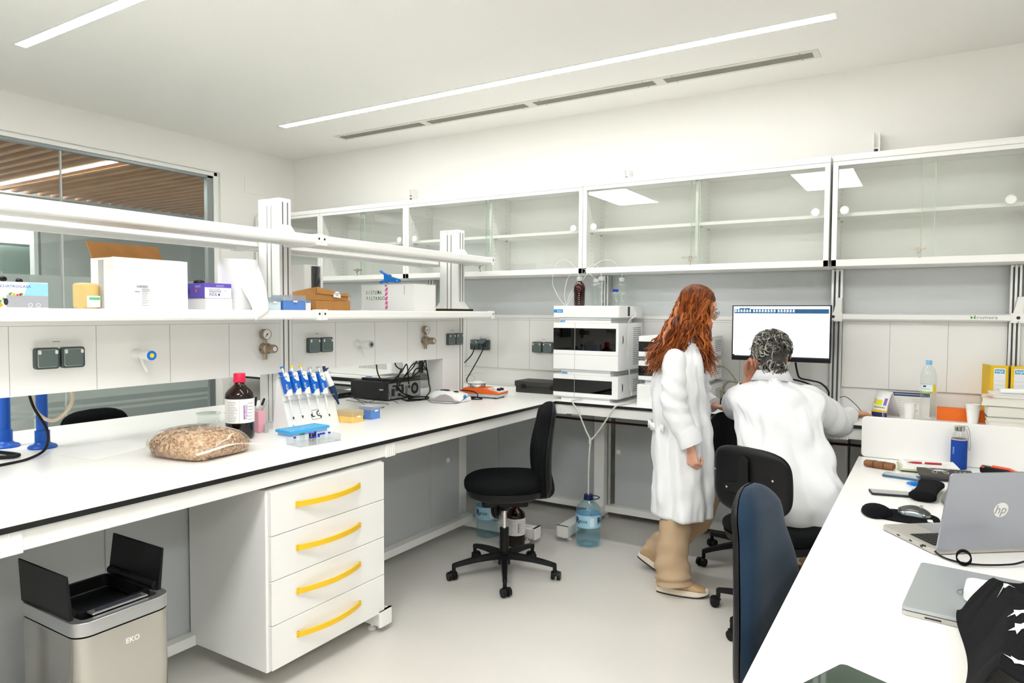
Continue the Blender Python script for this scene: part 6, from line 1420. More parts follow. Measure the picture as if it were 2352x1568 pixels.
G().lathe([(.0145, .312), (.0155, .313), (.0155, .336), (.014, .337), (0, .337)], n=28).build('cap', mat('cap light blue', (.22, .52, .80), .4), t, smooth=40)
# orange folder box
tag(G().box(.04, .30, 4.53, 4.60, Z, Z+.068).build('orange_folder', mat('orange card', (.85, .17, .01), .6, noise_amt=.04), bev=.002), 'orange cardboard folder box lying behind the nested cups', 'folder')
tag(G().box(-.16, .16, -.03, .03, 0, .0012, M=frame((.12, 4.20, Z), 1, -.03)).build('loose_papers', paper_m), 'loose white papers lying just behind the desk divider', 'papers')
# book pile
bk = [mat('page edge', (.78, .76, .70), .8), mat('cover green', (.05, .14, .10), .5), mat('cover cream', (.75, .72, .62), .5), mat('cover white', (.82, .82, .82), .5)]
zz = Z; 
for k, (th, dx, dy, m, lab, rz) in enumerate([(.022, 0, 0, 3, 'lowest thin book of the pile in front of the yellow binders', 0), (.022, .004, .002, 3, 'second thin white book from the bottom of the book pile', .02), (.020, -.002, 0, 2, 'third book from the bottom of the pile, cream covered', -.02), (.058, -.006, .004, 1, 'thickest book in the pile, with a dark green cover', .03), (.045, -.022, .0, 2, 'cream book with a worn spine near the top of the pile', -.07), (.018, .01, .002, 3, 'thin white book lying on top of the cream one', .05)]):
    t = thing('book', lab, 'book', (.36, 4.36, zz), group='books piled on the back bench'); M = T(.37+dx, 4.38+dy, zz) @ RZ(rz)
    G().box(-.105, .15, -.085, .085, .0022, th-.0025, M=M).build('pages', bk[0], t, world=True)
    G().box(-.110, .155, -.09, .09, 0, .002, M=M).box(-.110, .155, -.09, .09, th-.0023, th-.0003, M=M).build('cover', bk[m], t, world=True)
    zz += th
tag(G().tube([(.315, 4.34, zz+.014), (.48, 4.36, zz+.014)], .013, n=16).build('rolled_paper', paper_m, smooth=50), 'rolled white paper lying on the book pile', 'paper roll')
tag(G().box(-.03, .02, -.02, .02, 0, .002, M=T(.285, 4.31, zz-.0175) @ RZ(.6)).build('salmon_note', mat('salmon', (.80, .25, .18), .6)), 'salmon sticky note poking out of the book pile', 'note')
# yellow binders
by = mat('binder yellow', (.80, .52, .005), .5)
for x0, lab in ((.285, 'yellow ring binder with its side cover slanting open, behind the book pile'), (.375, 'yellow ring binder cut by the photo edge, behind the book pile')):
    t = thing('ring_binder', lab, 'ring binder', (x0, 4.6, Z), group='yellow ring binders on the back bench')
    G().box(x0, x0+.078, 4.565, 4.567, Z, Z+.315).box(x0, x0+.003, 4.567, 4.705-.02, Z, Z+.315, M=T(x0, 4.567, 0) @ RZ(.28 if x0 < .3 else 0) @ T(-x0, -4.567, 0)).box(x0+.075, x0+.078, 4.567, 4.69, Z, Z+.315).build('cover', by, t, world=True)
    G().box(x0+.006, x0+.072, 4.575, 4.685, Z+.003, Z+.295).build('pages', paper_m, t, world=True)
    G().box(x0+.014, x0+.066, 4.5640, 4.5646, Z+.09, Z+.300).build('spine_label', mat('spine label white', (.80, .82, .86), .5), t, world=True)
    G().box(x0+.018, x0+.062, 4.5634, 4.5638, Z+.272, Z+.294).build('logo_panel', mat('logo azure', (.05, .35, .65), .5), t, world=True)
    G().text('RAJA', MY(x0+.040, 4.5632, Z+.283), .0165, 0, .0002, bold=.02).build('logo_letters', paper_m, t, world=True)
    q = G()
    for k in range(6): q.box(x0+.018, x0+.062, 4.5634, 4.5638, Z+.12+k*.022, Z+.121+k*.022)
    q.build('ruled_line', seam_m, t, world=True)
# ================================================================ computer screen
t = thing('computer_monitor', 'wide black-framed computer screen showing a white data program', 'monitor', (-.77, 4.42, .9))
MX0, MX1, MZ0, MZ1, MY_ = -1.055, -.493, 1.205, 1.542, 4.35
MT = T(0, MY_, 0)
G().box(MX0, MX1, 0, .03, MZ0, MZ1, M=MT).build('housing', blackp, t, world=True, bev=.003)
scm = mat('screen white', (.80, .90, 1.0), .3, emit=.50)
SX0, SX1, SZ0, SZ1 = MX0+.008, MX1-.008, MZ0+.022, MZ1-.006
SW, SH = SX1-SX0, SZ1-SZ0; YS = MY_-.0006
G().box(SX0, SX1, YS, MY_-.0001, SZ0, SZ1).build('screen', scm, t, world=True)
def R(g, x0, x1, y0, y1, m=0, d=1):   # fractions of the screen, y from the top
    g.box(SX0+x0*SW, SX0+x1*SW, YS-.0003*d, YS-.0002*d+.0001, SZ1-y1*SH, SZ1-y0*SH, m)
q = G(); R(q, .01, .99, .055, .140); R(q, .065, .12, .035, .055); R(q, .125, .18, .035, .055); q.build('toolbar', mat('toolbar navy', (.01, .09, .22), .4, emit=.12), t, world=True)
R(q := G(), .182, .24, .035, .055); R(q, .245, .30, .035, .055); q.build('menu_tab', mat('screen pale blue', (.62, .78, .92), .4, emit=.42), t, world=True); q = G(); R(q, .0, .24, .50, .66); q.build('selected_rows', mat('screen pale blue', (.62, .78, .92), .4, emit=.42), t, world=True)
q = G(); random.seed(77); x = .018
for k in range(21):
    if x > .65: break
    R(q, x, x+.017, .066, .092, 0, 2); R(q, x-.004, x+.021, .100, .106, 0, 2); R(q, x-.002, x+.017, .110, .116, 0, 2); x += .031+(.012 if k in (5, 13) else 0)
q.build('toolbar_icon', mat('icon white', (.75, .85, .95), .4, emit=.4), t, world=True)
q = G(); random.seed(78)
for col, (xa, xb) in enumerate(((.03, .20), (.285, .40), (.46, .60), (.66, .95))):
    for r in range(34 if col == 0 else (14 if col < 3 else 2)):
        a = xa+random.uniform(0, .04); R(q, a, min(xb, a+random.uniform(.05, .13)), .17+r*.0245, .1735+r*.0245)
R(q, .255, .257, .15, .93); R(q, .425, .427, .15, .42); R(q, .628, .63, .15, .93); R(q, .63, .99, .425, .428)
q.build('screen_text', mat('screen grey text', (.16, .24, .36), .4, emit=.22), t, world=True)
q = G(); pts = [(.66, .40), (.668, .36), (.675, .22), (.682, .22), (.690, .37), (.70, .39), (.715, .33), (.725, .31), (.735, .36), (.75, .40), (.80, .405), (.98, .407)]
q.tube([(SX0+a*SW, YS-.0006, SZ1-b*SH) for a, b in pts], .0004, n=4); q.build('chromatogram', mat('trace blue', (.3, .4, .6), .4, emit=.15), t, world=True)
q = G(); R(q, 0, 1, .975, 1.0); R(q, .0, .02, .955, .975); R(q, .19, .215, .955, .975); q.build('taskbar', ink, t, world=True)
q = G(); q.box(-.80, -.745, 4.38, 4.42, .93, 1.25); q.build('stand_column', blackp, t, world=True); G().rbox(-.90, -.64, 4.32, 4.50, .9002, .93, .02).build('stand_foot', blackp, t, world=True)
cable([(-.69, 4.40, 1.20), (-.68, 4.40, 1.15), (-.66, 4.38, 1.11), (-.60, 4.36, 1.10), (-.54, 4.36, 1.085), (-.50, 4.36, 1.04), (-.51, 4.37, 1.00), (-.55, 4.38, 1.03), (-.62, 4.38, 1.08), (-.74, 4.39, 1.10), (-.84, 4.40, 1.08)], 'thick black cables drooping under the computer screen', .0055, grp='cables under the computer screen')
cable([(-.46, 4.55, .99), (-.42, 4.5, 1.0), (-.37, 4.45, .97), (-.33, 4.42, .93)], 'thin black cable beside the wall post', .002, grp='cables under the computer screen')
gy = mat('olive hose', (.28, .27, .20), .5)
cable([(-1.18, 4.5, 1.15), (-1.12, 4.48, 1.14), (-1.06, 4.46, 1.08), (-1.03, 4.45, 1.03)], 'thin grey hose leaving the stack behind the woman', .004, gy, 'grey hoses beside the computer screen')
cable([(-1.03, 4.42, 1.06), (-1.09, 4.42, 1.06), (-1.12, 4.42, 1.01), (-1.09, 4.42, .95), (-1.05, 4.42, .93), (-1.10, 4.41, .99), (-1.13, 4.40, 1.0), (-1.11, 4.40, .93), (-1.06, 4.40, .91)], 'coiled grey hose between the stack and the seated person', .008, gy, 'grey hoses beside the computer screen')
cable([(-1.12, 4.36, .92), (-1.11, 4.34, .96), (-1.08, 4.33, .93), (-1.02, 4.32, .91)], 'short black cable at the corner of the stack behind the woman', .004, grp='cables under the computer screen')
# ================================================================ people
skin = mat('skin', (.66, .35, .24), .5, noise_amt=.04, nscale=25); skin2 = mat('skin warm', (.60, .28, .17), .5, noise_amt=.04, nscale=25)
coatm = mat('lab coat cotton', (.76, .775, .80), .85, bump=.12, bscale=350); coatm2 = coatm
beige = mat('beige trousers', (.46, .33, .21), .85, bump=.2, bscale=300)
V3 = lambda *a: Vector(a)
def finish(o, vox, it=4, disp=0.0, dscale=.1):
    r = o.modifiers.new('union', 'REMESH'); r.mode = 'VOXEL'; r.voxel_size = vox; r.use_smooth_shade = True
    s = o.modifiers.new('soften', 'SMOOTH'); s.iterations = it; s.factor = .5
    if disp:
        tx = bpy.data.textures.new('folds', 'CLOUDS'); tx.noise_scale = dscale; tx.noise_depth = 2
        d = o.modifiers.new('folds', 'DISPLACE'); d.texture = tx; d.strength = disp; d.texture_coords = 'OBJECT' if False else 'LOCAL'
    return o
def limb(g, pts, rad, n=16, M=None):
    P = [V3(*p) for p in pts]; g.tube(P, rad, n=n, M=M)
    for p, r in zip(P, rad): g.ell(tuple(p), r*.995, n=12, M=M)
def frame3(o, f, up=(0, 0, 1)):
    f = V3(*f).normalized(); x = f.cross(V3(*up)).normalized(); z = x.cross(f)
    return Matrix(((x.x, f.x, z.x, o[0]), (x.y, f.y, z.y, o[1]), (x.z, f.z, z.z, o[2]), (0, 0, 0, 1)))
def hand(g, M, side, curl=(.35, .5, .4), spread=.0, s=1.0, thumb=(.55, .3, .3)):
    '''origin at the wrist, +Y along the fingers, palm towards -Z, thumb on side*X'''
    M = M @ Matrix.Scale(s, 4)
    g.ell((0, .045, 0), (.036, .050, .013), n=16, M=M); g.ell((side*.018, .030, -.006), (.018, .030, .013), n=12, M=M); g.ell((0, 0, 0), (.024, .022, .016), n=12, M=M)
    L = ((.042, .026, .021), (.047, .030, .022), (.043, .028, .021), (.034, .020, .018))
    for k in range(4):
        x = side*(.030-.0195*k); y0 = (.082, .088, .084, .074)[k]; a = -side*spread*(k-1.2)
        p = V3(x, y0, 0); base = V3(x*.7, .03, 0); pts = [base, p]; rr = [.011, .0098]; ang = 0
        for j in range(3):
            ang += curl[j]*(1+.10*k); dvec = V3(sin(a)*cos(ang), cos(a)*cos(ang), -sin(ang)); p = p+dvec*L[k][j]; pts.append(p); rr.append((.0088, .0080, .0068)[j]*(1 if k < 3 else .88))
        g.tube(pts, rr, n=10, M=M)
        for q_, r_ in zip(pts[1:], rr[1:]): g.ell(tuple(q_), r_*.99, n=10, M=M)
    p = V3(side*.022, .018, -.006); d0 = V3(side*.72, .66, -.25).normalized(); pts = [p]; rr = [.013]
    for j, (l, r_) in enumerate(((.040, .0112), (.030, .0098), (.024, .0080))):
        ang = thumb[j]; d0 = (d0+V3(-side*ang*.6, ang*.5, -ang*.35)).normalized(); p = p+d0*l; pts.append(p); rr.append(r_)
    g.tube(pts, rr, n=10, M=M)
    for q_, r_ in zip(pts, rr): g.ell(tuple(q_), r_*.99, n=10, M=M)
def head_geo(g, M):
    g.ell((0, -.012, .028), (.074, .094, .086), n=24, M=M); g.ell((0, .028, -.035), (.057, .062, .078), n=20, M=M)
    g.ell((0, .066, -.094), (.024, .020, .018), n=12, M=M); g.ell((0, .062, .035), (.058, .026, .035), n=14, M=M)
    g.tube([(0, .086, .018), (0, .104, -.018), (0, .096, -.030)], [.007, .0115, .009], n=10, M=M); g.ell((0, .104, -.020), (.012, .010, .009), n=10, M=M)
    g.ell((0, .086, -.056), (.022, .010, .006), n=10, M=M); g.ell((0, .084, -.067), (.019, .010, .007), n=10, M=M)
    for sx in (-1, 1):
        g.ell((sx*.074, -.006, -.012), (.008, .018, .030), n=12, M=M); g.ell((sx*.040, .062, -.022), (.022, .022, .022), n=12, M=M); g.ell((sx*.030, .084, .022), (.018, .008, .006), n=10, M=M)
def face_bits(M, t, brow):
    g = G()
    for sx in (-1, 1): g.ell((sx*.031, .082, .004), (.012, .009, .010), n=14, M=M)
    g.build('eyes', mat('eye white', (.8, .78, .75), .2), t, world=True, smooth=60)
    g = G()
    for sx in (-1, 1): g.ell((sx*.031, .0895, .003), (.0055, .003, .0055), n=12, M=M)
    g.build('irises', mat('iris brown', (.05, .02, .01), .2), t, world=True, smooth=60)
    g = G(); g.ell((0, .0935, -.056), (.020, .004, .0045), n=12, M=M).ell((0, .0915, -.067), (.017, .004, .005), n=12, M=M); g.build('lips', mat('lips', (.50, .16, .13), .4), t, world=True, smooth=60)
    g = G()
    for sx in (-1, 1): g.tube([tuple(M @ V3(sx*a, b, c)) for a, b, c in ((.014, .0905, .022), (.030, .0915, .028), (.046, .082, .022))], [.002, .003, .0015], n=6)
    g.build('eyebrows', brow, t, world=True, smooth=60)
def shoe(M, t, upper, sole, tread, lace):
    L = .265
    out = [(.036*sup(2*pi*i/32, 2.4)[0]*(1+.22*sup(2*pi*i/32, 2.4)[1]-.10*abs(sup(2*pi*i/32, 2.4)[1])), .045+L/2*sup(2*pi*i/32, 2.4)[1]) for i in range(32)]
    M = M @ Matrix.Diagonal((1.08, 1.02, 1.35, 1))
    rs = [[(x*.96, y, z+.012*max(0, (y-.12)/.06)) for x, y in out] for z in (.0, .006)]
    G().rings(rs, M=M).build('tread', tread, t, world=True, smooth=40)
    rs = [[(x*k, .045+(y-.045)*k, z+.010*max(0, (y-.12)/.06)+(.008 if y < -.02 else 0)*(z > .02)) for x, y in out] for z, k in ((.0065, 1), (.014, 1.04), (.022, 1.0), (.027, .95))]
    G().rings(rs, M=M).build('sole', sole, t, world=True, smooth=50)
    rs = []
    for y, w_, h in ((-.084, .020, .055), (-.078, .030, .072), (-.055, .034, .080), (-.02, .034, .080), (.02, .035, .078), (.06, .037, .064), (.10, .040, .050), (.135, .038, .042), (.16, .028, .036), (.172, .014, .030)):
        rs.append([(w_*sup(2*pi*i/24, 2.3)[0], y, .022+(h-.022)*.5+(h-.022)*.5*sup(2*pi*i/24, 2.3)[1]) for i in range(24)])
    G().rings(rs, M=M).build('upper', upper, t, world=True, smooth=60)
    g = G()
    for k in range(4): y = .03+k*.019; z = .082-k*.0085; g.tube([tuple(M @ V3(*p)) for p in ((-.020, y, z-.010), (0, y+.004, z), (.020, y, z-.010))], .0022, n=6)
    g.tube([tuple(M @ V3(*p)) for p in ((.0, .03, .084), (.018, .035, .080), (.030, .05, .062), (.034, .045, .045))], .0018, n=6)
    g.build('laces', lace, t, world=True, smooth=60)
def body_of(t, g, m, vox=.0034, it=3):
    o = g.build('body', m, t, world=True); return finish(o, vox, it)
# cloth surface: rings given by centre, half depth (front/back) and half width; opening towards the front
def coat(rings_, f, open_from, gap_hem, name, t, seed=0, sleeves=(), m=coatm, n=110, amp=.010, sub=5, extra=None):
    f = V3(f[0], f[1], 0).normalized(); l = V3(-f.y, f.x, 0)
    g = G(); R_ = []
    K = len(rings_)
    def cr(a, b, c, d, t_): return .5*((2*b)+(-a+c)*t_+(2*a-5*b+4*c-d)*t_*t_+(-a+3*b-3*c+d)*t_**3)
    rows = []
    for i in range(K-1):
        A = [rings_[max(i-1, 0)], rings_[i], rings_[i+1], rings_[min(i+2, K-1)]]
        for j in range(sub):
            u = j/sub; rows.append([cr(A[0][q], A[1][q], A[2][q], A[3][q], u) for q in range(7)])
    rows.append(list(rings_[-1]))
    T_ = len(rows)
    for k, (cx, cy, cz, df, db, w_, tilt) in enumerate(rows):
        s_ = k/(T_-1); r = []
        op = max(0, (s_-open_from)/(1-open_from)) if s_ > open_from else 0
        gap = gap_hem*op
        for i in range(n+1):
            th = gap+(2*pi-2*gap)*i/n          # 0 = front
            c, s2 = cos(th), sin(th); pc = abs(c)**.85*(1 if c > 0 else -1); ps = abs(s2)**.85*(1 if s2 > 0 else -1)
            d = df if c > 0 else db
            fold = amp*(.25+1.1*s_)*(sin(th*5+seed+s_*2)+.6*sin(th*9-s_*4+seed*2))*(.35+.65*min(1, s_*1.6))
            nz = noise.noise(V3(cos(th)*2.2, sin(th)*2.2, cz*7+seed))*amp*1.7+noise.noise(V3(cos(th)*6+3, sin(th)*6, cz*16+seed))*amp*.7
            nz += .55*amp*sin(cz*26+th*2.6+seed*3+2*noise.noise(V3(th, cz*5, seed)))*math.exp(-((s_-.42)/.28)**2)
            e = 1+(fold+nz)/max(.05, (w_+d)/2)
            v = f*(d*pc*e)+l*(w_*ps*e)
            z = cz+tilt*c*d+(extra(s_, th) if extra else 0)
            r.append((cx+v.x, cy+v.y, z))
        R_.append(r)
    g.rings(R_, cap=False, closed=False)
    for pts, rad in sleeves:
        P = bez(pts, 9); k = len(P); m_ = len(rad)-1; rs_ = []
        for i in range(k):
            u = i/(k-1)*m_; a = min(m_-1, int(u)); rs_.append(rad[a]+(rad[a+1]-rad[a])*(u-a))
        q = G(); q.tube(P, rs_, n=28)
        for i in range(k):
            for j in range(28):
                v = V3(*q.v[i*28+j]); c0 = P[i]; w2 = (v-c0)
                u = i/(k-1); bend = math.exp(-((u-.5)/.16)**2)
                wr = .0028*(.3+2.2*bend)*sin(u*46+3*sin(j/28*2*pi+seed))+.006*noise.noise(v*9)+.002*noise.noise(v*30)
                v2 = c0+w2*(1+wr/max(.02, w2.length)); q.v[i*28+j] = tuple(v2)
        fs = q.f[:-2]; g.add(q.v, fs, 0)
    o = g.build(name, m, t, world=True, smooth=75)
    s = o.modifiers.new('cloth', 'SOLIDIFY'); s.thickness = .003; s.offset = -1
    return o
def trouser(t, legs, m, seed=0, name='trousers'):
    g = G()
    for pts, rad in legs:
        P = bez(pts, 8); k = len(P); mm = len(rad)-1; rs_ = []
        for i in range(k):
            u = i/(k-1)*mm; a = min(mm-1, int(u)); rs_.append(rad[a]+(rad[a+1]-rad[a])*(u-a))
        q = G(); q.tube(P, rs_, n=30)
        for i in range(k):
            for j in range(30):
                v = V3(*q.v[i*30+j]); c0 = P[i]; w2 = v-c0; u = i/(k-1)
                wr = .009*(u**2.2)*sin(u*44+2.5*sin(j/30*2*pi+seed))+.015*noise.noise(v*9+V3(seed, 0, 0))+.004*noise.noise(v*26)
                q.v[i*30+j] = tuple(c0+w2*(1+wr/max(.02, w2.length)))
        g.add(q.v, q.f, 0)
    return g.build(name, m, t, world=True, smooth=75)
# ---------------------------------------------------------------- standing woman
WF = V3(.90, .435, 0).normalized(); WL = V3(-WF.y, WF.x, 0)
t = thing('person', 'standing person with long wavy red hair in a white lab coat and beige trousers', 'person', (-1.14, 3.66, 0))
g = G(); HW = frame3((-1.085, 3.718, 1.522), (WF.x, WF.y, -.38)); head_geo(g, HW)
limb(g, [(-1.105, 3.705, 1.44), (-1.135, 3.68, 1.30)], [.048, .055]); 
limb(g, [(-1.145, 3.66, 1.25), (-1.165, 3.645, 1.14), (-1.16, 3.65, .98), (-1.15, 3.655, .84), (-1.145, 3.66, .76)], [.07, .09, .08, .09, .10])
limb(g, [(-1.14, 3.53, 1.25), (-1.15, 3.66, 1.26), (-1.145, 3.81, 1.24)], [.034, .05, .034])
limb(g, [(-1.14, 3.515, 1.24), (-1.125, 3.465, 1.02), (-1.045, 3.468, .835), (-1.035, 3.468, .80)], [.045, .036, .025, .022])
limb(g, [(-1.145, 3.825, 1.23), (-1.135, 3.965, 1.02), (-1.045, 3.92, .968)], [.045, .034, .022])
hand(g, frame3((-1.033, 3.468, .80), (.10, .0, -1), (WF.x*-.25-.3, -1, 0)), 1, (.9, 1.1, .6), s=.98, thumb=(.9, .5, .4))
hand(g, frame3((-1.03, 3.915, .964), (.80, .30, -.02), (.0, 0, 1)), -1, (.12, .35, .35), spread=.10, s=.96)
limb(g, [(-1.14, 3.60, .74), (-1.135, 3.555, .42), (-1.145, 3.525, .09)], [.085, .06, .04])
limb(g, [(-1.12, 3.74, .74), (-1.055, 3.81, .42), (-1.325, 3.81, .115)], [.085, .06, .04])
body_of(t, g, skin)
hm = [mat('auburn', (.26, .062, .012), .42), mat('auburn light', (.42, .12, .022), .42), mat('auburn dark', (.10, .022, .006), .45)]
face_bits(HW, t, hm[2])
fr_ = G()
for sx in (-1, 1): fr_.tube([tuple(HW @ V3(sx*.033+.022*cos(a), .108, .0+.019*sin(a))) for a in [2*pi*k/20 for k in range(21)]], .0012, n=5)
fr_.tube([tuple(HW @ V3(*p)) for p in ((-.011, .108, .004), (0, .112, .006), (.011, .108, .004))], .0012, n=5)
for sx in (-1, 1): fr_.tube([tuple(HW @ V3(*p)) for p in ((sx*.055, .106, .006), (sx*.074, .05, .006), (sx*.078, -.01, .0))], .0012, n=5)
fr_.build('glasses', mat('thin dark metal', (.08, .07, .05), .3, .8), t, world=True, smooth=60)
# coat
def PX(z, fwd): return None
WR = [(-1.128, 3.688, 1.325, .050, .058, .064, 0), (-1.138, 3.680, 1.298, .066, .074, .095, 0), (-1.146, 3.668, 1.262, .084, .098, .160, 0), (-1.155, 3.658, 1.20, .110, .125, .188, 0), (-1.160, 3.652, 1.12, .130, .140, .186, 0),
      (-1.158, 3.650, 1.02, .140, .150, .176, 0), (-1.150, 3.653, .92, .148, .150, .168, 0), (-1.148, 3.655, .87, .150, .146, .165, 0), (-1.145, 3.658, .78, .150, .152, .180, 0), (-1.140, 3.658, .64, .148, .150, .186, 0),
      (-1.138, 3.655, .52, .148, .152, .190, 0), (-1.136, 3.652, .405, .146, .150, .190, 0)]
coat(WR, (WF.x, WF.y), .45, .42, 'lab_coat', t, seed=1.3, amp=.0105,
     sleeves=[([(-1.140, 3.535, 1.268), (-1.140, 3.500, 1.235), (-1.132, 3.475, 1.13), (-1.124, 3.462, 1.01), (-1.085, 3.464, .915), (-1.052, 3.468, .855)], [.050, .062, .066, .066, .063, .056]),
              ([(-1.145, 3.79, 1.262), (-1.148, 3.85, 1.235), (-1.142, 3.92, 1.12), (-1.135, 3.965, 1.02), (-1.09, 3.945, .985), (-1.055, 3.925, .972)], [.052, .070, .066, .062, .052, .046])])
g = G(); g.tube([(-1.060, 3.467, .885), (-1.050, 3.468, .862), (-1.037, 3.468, .822), (-1.032, 3.468, .812)], [.062, .064, .062, .060], n=28); 
cf = g.build('cuff', coatm, t, world=True, smooth=60)
G().tube([(-1.085, 3.943, .984), (-1.045, 3.92, .970)], [.052, .047], n=24).build('cuff', coatm, t, world=True, smooth=60)
# collar and belt tab
g = G(); rs = []
for k in range(25):
    a = .55+(2*pi-1.1)*k/24; c, s_ = cos(a), sin(a)
    def P_(rf, rw, z): v = WF*(rf*c)+WL*(rw*s_); return (-1.128+v.x, 3.688+v.y, z-.012*c)
    rs.append([P_(.054, .066, 1.312), P_(.056, .070, 1.332), P_(.064, .078, 1.334), P_(.084, .112, 1.286), P_(.088, .118, 1.268)])
g.rings(rs, cap=False, closed=False); o = g.build('collar', coatm, t, world=True, smooth=60); o.modifiers.new('thick', 'SOLIDIFY').thickness = .003
for sx in (-1, 1):
    c0 = V3(-1.128, 3.688, 0)
    pts = [c0+WF*.055+WL*(sx*.05)+V3(0, 0, 1.325), c0+WF*.095+WL*(sx*.085)+V3(0, 0, 1.272), c0+WF*.128+WL*(sx*.045)+V3(0, 0, 1.215), c0+WF*.118+WL*(sx*.012)+V3(0, 0, 1.18), c0+WF*.078+WL*(sx*.018)+V3(0, 0, 1.28)]
    o = G().quad([tuple(p) for p in pts]).build('lapel', coatm, t, world=True); o.modifiers.new('thick', 'SOLIDIFY').thickness = .004
g = G(); rs = []
for k in range(13):
    a = pi-.9+1.8*k/12; v = WF*(.168*cos(a))+WL*(.172*sin(a)); e = 1+.04*sin(k*1.7); rs.append([(-1.149+v.x*e, 3.655+v.y*e, z) for z in (.862, .905)])
g.rings(rs, cap=False, closed=False); o = g.build('belt_tab', coatm, t, world=True, smooth=60); o.modifiers.new('thick', 'SOLIDIFY').thickness = .004
trouser(t, [([(-1.13, 3.61, .74), (-1.128, 3.595, .56), (-1.138, 3.568, .40), (-1.150, 3.54, .24), (-1.146, 3.53, .12), (-1.142, 3.53, .062)], [.09, .080, .080, .082, .088, .094]),
            ([(-1.12, 3.74, .74), (-1.075, 3.78, .56), (-1.055, 3.805, .43), (-1.13, 3.81, .30), (-1.24, 3.81, .20), (-1.335, 3.805, .118)], [.09, .082, .080, .078, .078, .078])], beige, 2.0)
up = mat('sneaker tan', (.50, .34, .19), .7, noise_amt=.1, nscale=40); so = mat('sneaker sole', (.78, .70, .58), .5); tr = mat('tread black', (.02, .02, .02), .6); lc = mat('lace cream', (.72, .60, .45), .7)
s1 = thing('shoe', '', '', (0, 0, 0)); bpy.data.objects.remove(s1)
def shoe_child(nm, M):
    e = bpy.data.objects.new(nm, None); COL.objects.link(e); e.parent = t; W[e] = W[t]; return e
shoe(frame3((-1.135, 3.523, 0), (.97, .22, 0)), shoe_child('shoe', None), up, so, tr, lc)
shoe(frame3((-1.365, 3.795, .060), (.90, .10, -.42)) @ T(0, .02, -.03), shoe_child('shoe', None), up, so, tr, lc)
# hair
g = G(); random.seed(42)
g.ell((0, -.018, .034), (.082, .100, .090), 2, n=24, M=HW); 
back0 = HW @ V3(0, -.07, -.03)
def lock(P0, P1, P2, P3, r, m, wave=.008, seed=0, n=15):
    pts = []; rr = []
    side = (P3-P0).cross(WF); side = side.normalized() if side.length > 1e-4 else WL
    o2 = (P3-P0).cross(side).normalized()
    fq = random.uniform(2.2, 3.4); ph = random.uniform(0, 6.28)
    for k in range(n):
        u = k/(n-1); a = (1-u)**3; b = 3*u*(1-u)**2; c = 3*u*u*(1-u); d = u**3
        p = P0*a+P1*b+P2*c+P3*d
        e = wave*min(1, u*2.2)
        p = p+side*(e*sin(fq*2*pi*u+ph))+o2*(e*.8*cos(fq*2*pi*u+ph*1.3))
        pts.append(p); rr.append(r*(.55+.6*sin(pi*min(1, u*.85+.08)))*(1-.75*max(0, (u-.75)/.25)))
    g.tube(pts, rr, m, n=5, flat=.55)
for k in range(760):
    th = random.uniform(-pi, pi); el = random.uniform(.05, 1.35)          # th: 0 = front, +/-pi = back; root on the upper scalp
    if abs(th) < .75 and el < .75: th = random.choice((-1, 1))*random.uniform(.75, 2.2)
    x = .080*sin(-th)*cos(el); y = -.018+.098*cos(th)*cos(el); z = .034+.088*sin(el)
    P0 = HW @ V3(x, y, z)
    sgn = 1 if x > 0 else -1                                               # +x = her right side (near the camera)
    bk = (1-cos(th))/2
    nx = sgn*random.uniform(.070, .098); ny = -.010+(.095 if bk < .5 else .094)*cos(th)
    P1 = HW @ V3(nx*1.05*(abs(x)/.08*.6+.4) if bk > .8 else nx, ny, -.03)
    if bk < .5 and random.random() < .62:   # locks falling in front of the shoulder
        P2 = HW @ V3(sgn*random.uniform(.050, .095), random.uniform(-.01, .08), -.13)
        P3 = V3(-1.055, 3.69, random.uniform(1.15, 1.27))-WL*(sgn*random.uniform(.02, .10))+WF*random.uniform(-.01, .075)
    else:                                     # locks falling over the back
        P2 = V3(-1.155, 3.685, random.uniform(1.36, 1.42))-WL*(sgn*random.uniform(.02, .11))-WF*random.uniform(.02, .09)
        P3 = V3(-1.155, 3.665, random.uniform(1.14, 1.25)+.06*random.random())-WL*(sgn*random.uniform(.0, .15))-WF*random.uniform(.10, .19)
    lock(P0, P1, P2, P3, random.uniform(.0055, .0095), random.choice((0, 0, 1, 1, 2, 2)), wave=random.uniform(.008, .019))
for k in range(150):                           # locks over the near side of the neck
    P0 = HW @ V3(.078, random.uniform(-.07, .03), random.uniform(-.03, .06)); P1 = HW @ V3(.100, random.uniform(-.06, .04), -.06); P2 = V3(-1.14, 3.60, 1.37)-WF*random.uniform(-.06, .06)-WL*random.uniform(-.01, .03)
    P3 = V3(-1.15, 3.585, random.uniform(1.19, 1.30))-WF*random.uniform(-.02, .15)-WL*random.uniform(.0, .05)
    lock(P0, P1, P2, P3, random.uniform(.004, .008), random.choice((0, 1, 2)), wave=random.uniform(.008, .016))
for k in range(40):                            # fine stray strands across the near shoulder
    P0 = HW @ V3(.075, random.uniform(-.05, .03), random.uniform(-.02, .05)); P1 = HW @ V3(.098, -.02, -.10); P2 = V3(-1.15, 3.55, 1.32)-WF*.02
    P3 = V3(-1.155, 3.50, random.uniform(1.19, 1.27))-WF*random.uniform(-.01, .11)-WL*random.uniform(-.01, .05)
    lock(P0, P1, P2, P3, random.uniform(.0016, .003), random.choice((0, 1)), wave=.010)
g.build('hair', hm, t, world=True, smooth=60)
